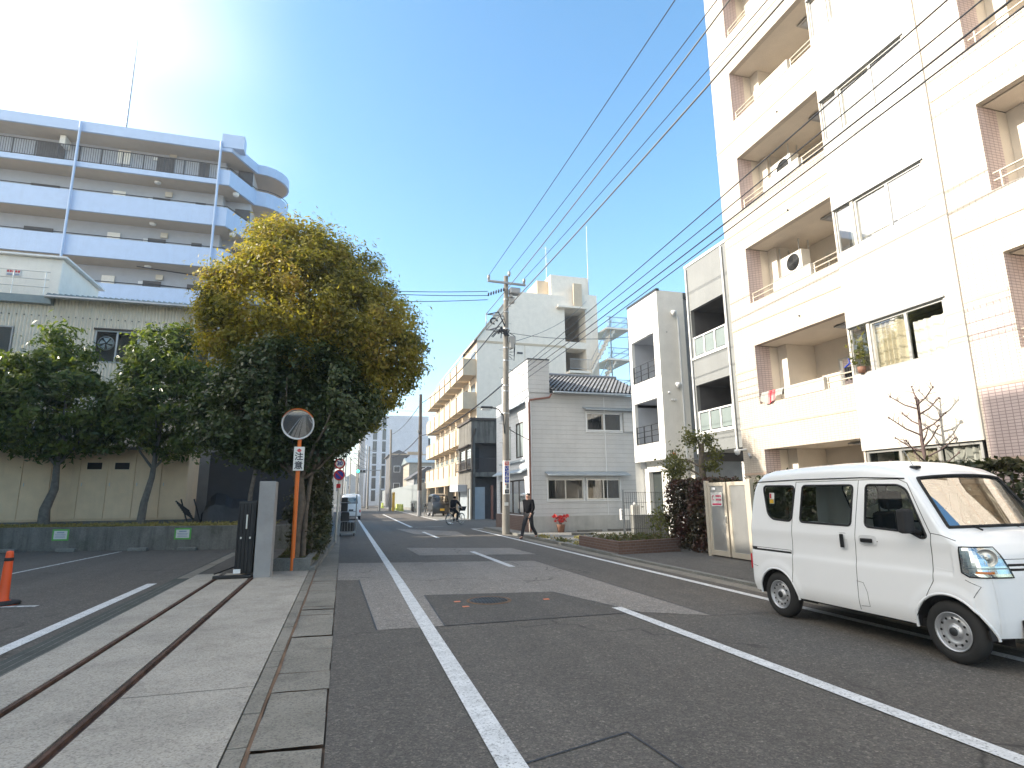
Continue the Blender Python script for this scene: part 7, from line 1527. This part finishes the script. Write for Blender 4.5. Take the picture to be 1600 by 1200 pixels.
for k, (x0, x1, z0, z1, w_) in enumerate(((-.05, .53, .18, .58, 'wide black bundle lowest in the roll cage trolley'), (-.05, .3, .585, 1.0, 'black bundle in the middle of the roll cage trolley'), (-.06, .22, 1.005, 1.62, 'tall black bundle topmost in the roll cage trolley'))): tag(MB().bbox(x0, x1, 26.08, 26.78, z0, z1, .05).build('bundle', 'tarp'), w_, 'bundle', 'bundles in the trolley')

# ------------------------------------------------------------------ people
def skinned(name, verts, edges, mat, parent, root=0, sub=2):
    bm = bmesh.new(); lay = bm.verts.layers.skin.verify(); off = Vector(WL.get(parent.name, (0, 0, 0))); vs = []
    for i, (x, y, z, r) in enumerate(verts):
        v = bm.verts.new(Vector((x, y, z))); rr = r if isinstance(r, tuple) else (r, r); v[lay].radius = rr; v[lay].use_root = (i == root); vs.append(v)
    for a, b in edges: bm.edges.new((vs[a], vs[b]))
    me = bpy.data.meshes.new(name); bm.to_mesh(me); bm.free(); me.materials.append(M[mat]); o = bpy.data.objects.new(name, me); C.objects.link(o); o.parent = parent; WL[o.name] = tuple(off)
    m = o.modifiers.new('skin', 'SKIN'); m.use_smooth_shade = True; m.use_x_symmetry = False; m = o.modifiers.new('sub', 'SUBSURF'); m.levels = m.render_levels = sub
    return o
def person(name, label, loc, rz, J, coat=1.0, hood=False, long_coat=False):
    """J: joints in the figure's own frame (faces -y): keys pelvis, chest, neck, head, and per side sh, el, wr, hip, kn, an, toe"""
    t0 = thing(name, label, 'person', (0, 0, 0)); V = []; E = []; ix = {}
    def a(k, p, r, par=None):
        ix[k] = len(V); V.append((*p, r))
        if par is not None: E.append((ix[par], ix[k]))
    P = lambda k: Vector(J[k])
    a('pel', P('pelvis'), .12); a('wa', P('pelvis').lerp(P('chest'), .5), .115, 'pel'); a('ch', P('chest'), .135, 'wa'); a('nb', P('neck'), .058, 'ch'); hdv = (P('head') - P('neck')).normalized(); a('chin', P('neck') + hdv * .06 + Vector((0, -.018, 0)), .066, 'nb'); a('h1', P('head'), .083, 'chin'); a('h2', P('head') + hdv * .075 + Vector((0, .012, 0)), .072, 'h1')
    for sd in ('L', 'R'):
        a('sh' + sd, P('sh' + sd), .055, 'ch'); a('el' + sd, P('el' + sd), .042, 'sh' + sd); a('wr' + sd, P('wr' + sd), .028, 'el' + sd)
        d = (P('wr' + sd) - P('el' + sd)).normalized(); sx_ = -1 if sd == 'L' else 1; side = Vector((0, -1, 0)) - d * Vector((0, -1, 0)).dot(d); side.normalize(); pl = P('wr' + sd) + d * .075; a('pa' + sd, pl, (.02, .035), 'wr' + sd); curl = Vector((-sx_, 0, 0)) * .35
        for f_ in range(4):
            o_ = side * (.03 - .02 * f_); l = (.07, .08, .075, .058)[f_]; b1 = pl + d * .03 + o_; a(f'f{f_}a' + sd, b1, .0095, 'pa' + sd); b2 = b1 + (d + curl * .5).normalized() * l * .5; a(f'f{f_}b' + sd, b2, .009, f'f{f_}a' + sd); a(f'f{f_}c' + sd, b2 + (d + curl * 2).normalized() * l * .5, .008, f'f{f_}b' + sd)
        b1 = P('wr' + sd) + d * .035 + side * .035; a('ta' + sd, b1, .011, 'wr' + sd); a('tb' + sd, b1 + (d * .6 + side).normalized() * .045, .0095, 'ta' + sd)
        a('hip' + sd, P('hip' + sd), .085, 'pel'); a('kn' + sd, P('kn' + sd), .056, 'hip' + sd); a('an' + sd, P('an' + sd), .038, 'kn' + sd); a('to' + sd, P('toe' + sd), .035, 'an' + sd)
    body = skinned('body', V, E, 'skin', t0)
    def part(nm, keys, edges, mat, grow):
        vs = [(*(Vector(V[ix[k]][:3]) + Vector(g[1] if isinstance(g, tuple) else (0, 0, 0))), (g[0] if isinstance(g, tuple) else g)) for k, g in zip(keys, grow)]; kk = {k: i for i, k in enumerate(keys)}; return skinned(nm, vs, [(kk[x], kk[y]) for x, y in edges], mat, t0)
    ks = ['pel', 'wa', 'ch', 'nb', 'shL', 'elL', 'wrL', 'shR', 'elR', 'wrR']; part('jacket', ks, [('pel', 'wa'), ('wa', 'ch'), ('ch', 'nb'), ('ch', 'shL'), ('shL', 'elL'), ('elL', 'wrL'), ('ch', 'shR'), ('shR', 'elR'), ('elR', 'wrR')], 'cloth_black', [.165 * coat, .15 * coat, .17 * coat, .07, .085 * coat, .066 * coat, .043, .085 * coat, .066 * coat, .043])
    ks = ['pel', 'hipL', 'knL', 'anL', 'hipR', 'knR', 'anR']; part('trousers', ks, [('pel', 'hipL'), ('hipL', 'knL'), ('knL', 'anL'), ('pel', 'hipR'), ('hipR', 'knR'), ('knR', 'anR')], 'cloth_black' if long_coat else 'cloth_grey', [.135, .105, .075, .058, .105, .075, .058])
    for sd in 'LR':
        A, T = P('an' + sd), P('toe' + sd); skinned('shoe', [(*(A - (T - A).normalized() * .05 - Vector((0, 0, .035))), .042), (*(A.lerp(T, .5) - Vector((0, 0, .02))), .045), (*T, .04)], [(0, 1), (1, 2)], 'shoe' if not long_coat else 'black_matte', t0, 0, 2)
    hp = P('head') + hdv * .045 + Vector((0, .03, 0)); skinned('hood' if hood else 'hair', [(*(P('head') + Vector((0, .045, -.03))), .075 + .02 * hood), (*hp, .093 + .02 * hood), (*(P('head') + hdv * .1 + Vector((0, -.03, 0))), .06)], [(0, 1), (1, 2)], 'cloth_black' if hood else 'hair', t0)
    h = P('head'); fc = MB()
    for s_ in (-1, 1): fc.lathe([(0, -.009), (.009, 0), (0, .009)], (h.x + s_ * .032, h.y - .08, h.z + .005), n=8)
    fc.build('eyes', 'ink', t0); MB().add([(h.x - .012, h.y - .08, h.z - .03), (h.x + .012, h.y - .08, h.z - .03), (h.x, h.y - .105, h.z - .028), (h.x, h.y - .078, h.z + .012)], [(0, 1, 2), (0, 2, 3), (1, 2, 3)]).build('nose', 'skin', t0); MB().obox((h.x, h.y - .074, h.z - .055), (.042, .012, .008)).build('mouth', 'pink_ink', t0)
    for s_ in (-1, 1): MB().lathe([(0, -.012), (.028, -.005), (.03, .005), (0, .01)], (h.x + s_ * .085, h.y + .01, h.z - .005), 'X', 10).build('ear', 'skin', t0)
    t0.location = loc; t0.rotation_euler = (0, 0, rz); return t0
person('person', 'walking person in a black jacket and charcoal trousers by the utility pole', (6.78, 21.3, .0), R(-52),
       dict(pelvis=(0, 0, .92), chest=(0, -.02, 1.27), neck=(0, -.02, 1.45), head=(0, -.04, 1.585), shL=(-.19, -.0, 1.40), elL=(-.25, .12, 1.14), wrL=(-.24, .06, .90), shR=(.19, -.02, 1.40), elR=(.26, -.06, 1.13), wrR=(.25, -.22, .93),
            hipL=(-.09, 0, .88), knL=(-.1, -.2, .50), anL=(-.1, -.33, .10), toeL=(-.1, -.47, .06), hipR=(.09, 0, .88), knR=(.1, .06, .48), anR=(.1, .36, .14), toeR=(.1, .25, .045)))
person('person', 'hooded cyclist in a long black coat riding the bicycle with a basket', (6.05 + .26 * math.cos(R(38)), 34.3 + .26 * math.sin(R(38)), 0), R(128),
       dict(pelvis=(0, 0, .93), chest=(0, -.1, 1.27), neck=(0, -.16, 1.42), head=(0, -.19, 1.53), shL=(-.18, -.14, 1.36), elL=(-.25, -.34, 1.16), wrL=(-.25, -.47, 1.03), shR=(.18, -.14, 1.36), elR=(.25, -.34, 1.16), wrR=(.25, -.47, 1.03),
            hipL=(-.09, -.02, .88), knL=(-.11, -.38, .66), anL=(-.11, -.24, .24), toeL=(-.11, -.38, .19), hipR=(.09, -.02, .88), knR=(.11, -.40, .82), anR=(.11, -.16, .5), toeR=(.11, -.29, .46)), 1.12, True, True)

# thin winter haze that pales the far end of the street
hz = MB().box(-210, 210, -110, 520, -1.2, 40).build('haze', 'far_grey'); hz['kind'] = 'stuff'
hm = bpy.data.materials.new('haze_air'); hm.use_nodes = True; ht = hm.node_tree; ht.nodes.clear(); ho = N(ht, 'ShaderNodeOutputMaterial'); hv = N(ht, 'ShaderNodeVolumePrincipled'); hv.inputs['Color'].default_value = (.92, .95, 1, 1); hv.inputs['Density'].default_value = .0011; hv.inputs['Anisotropy'].default_value = .3; L(ht, hv.outputs[0], ho.inputs['Volume']); hz.data.materials[0] = hm
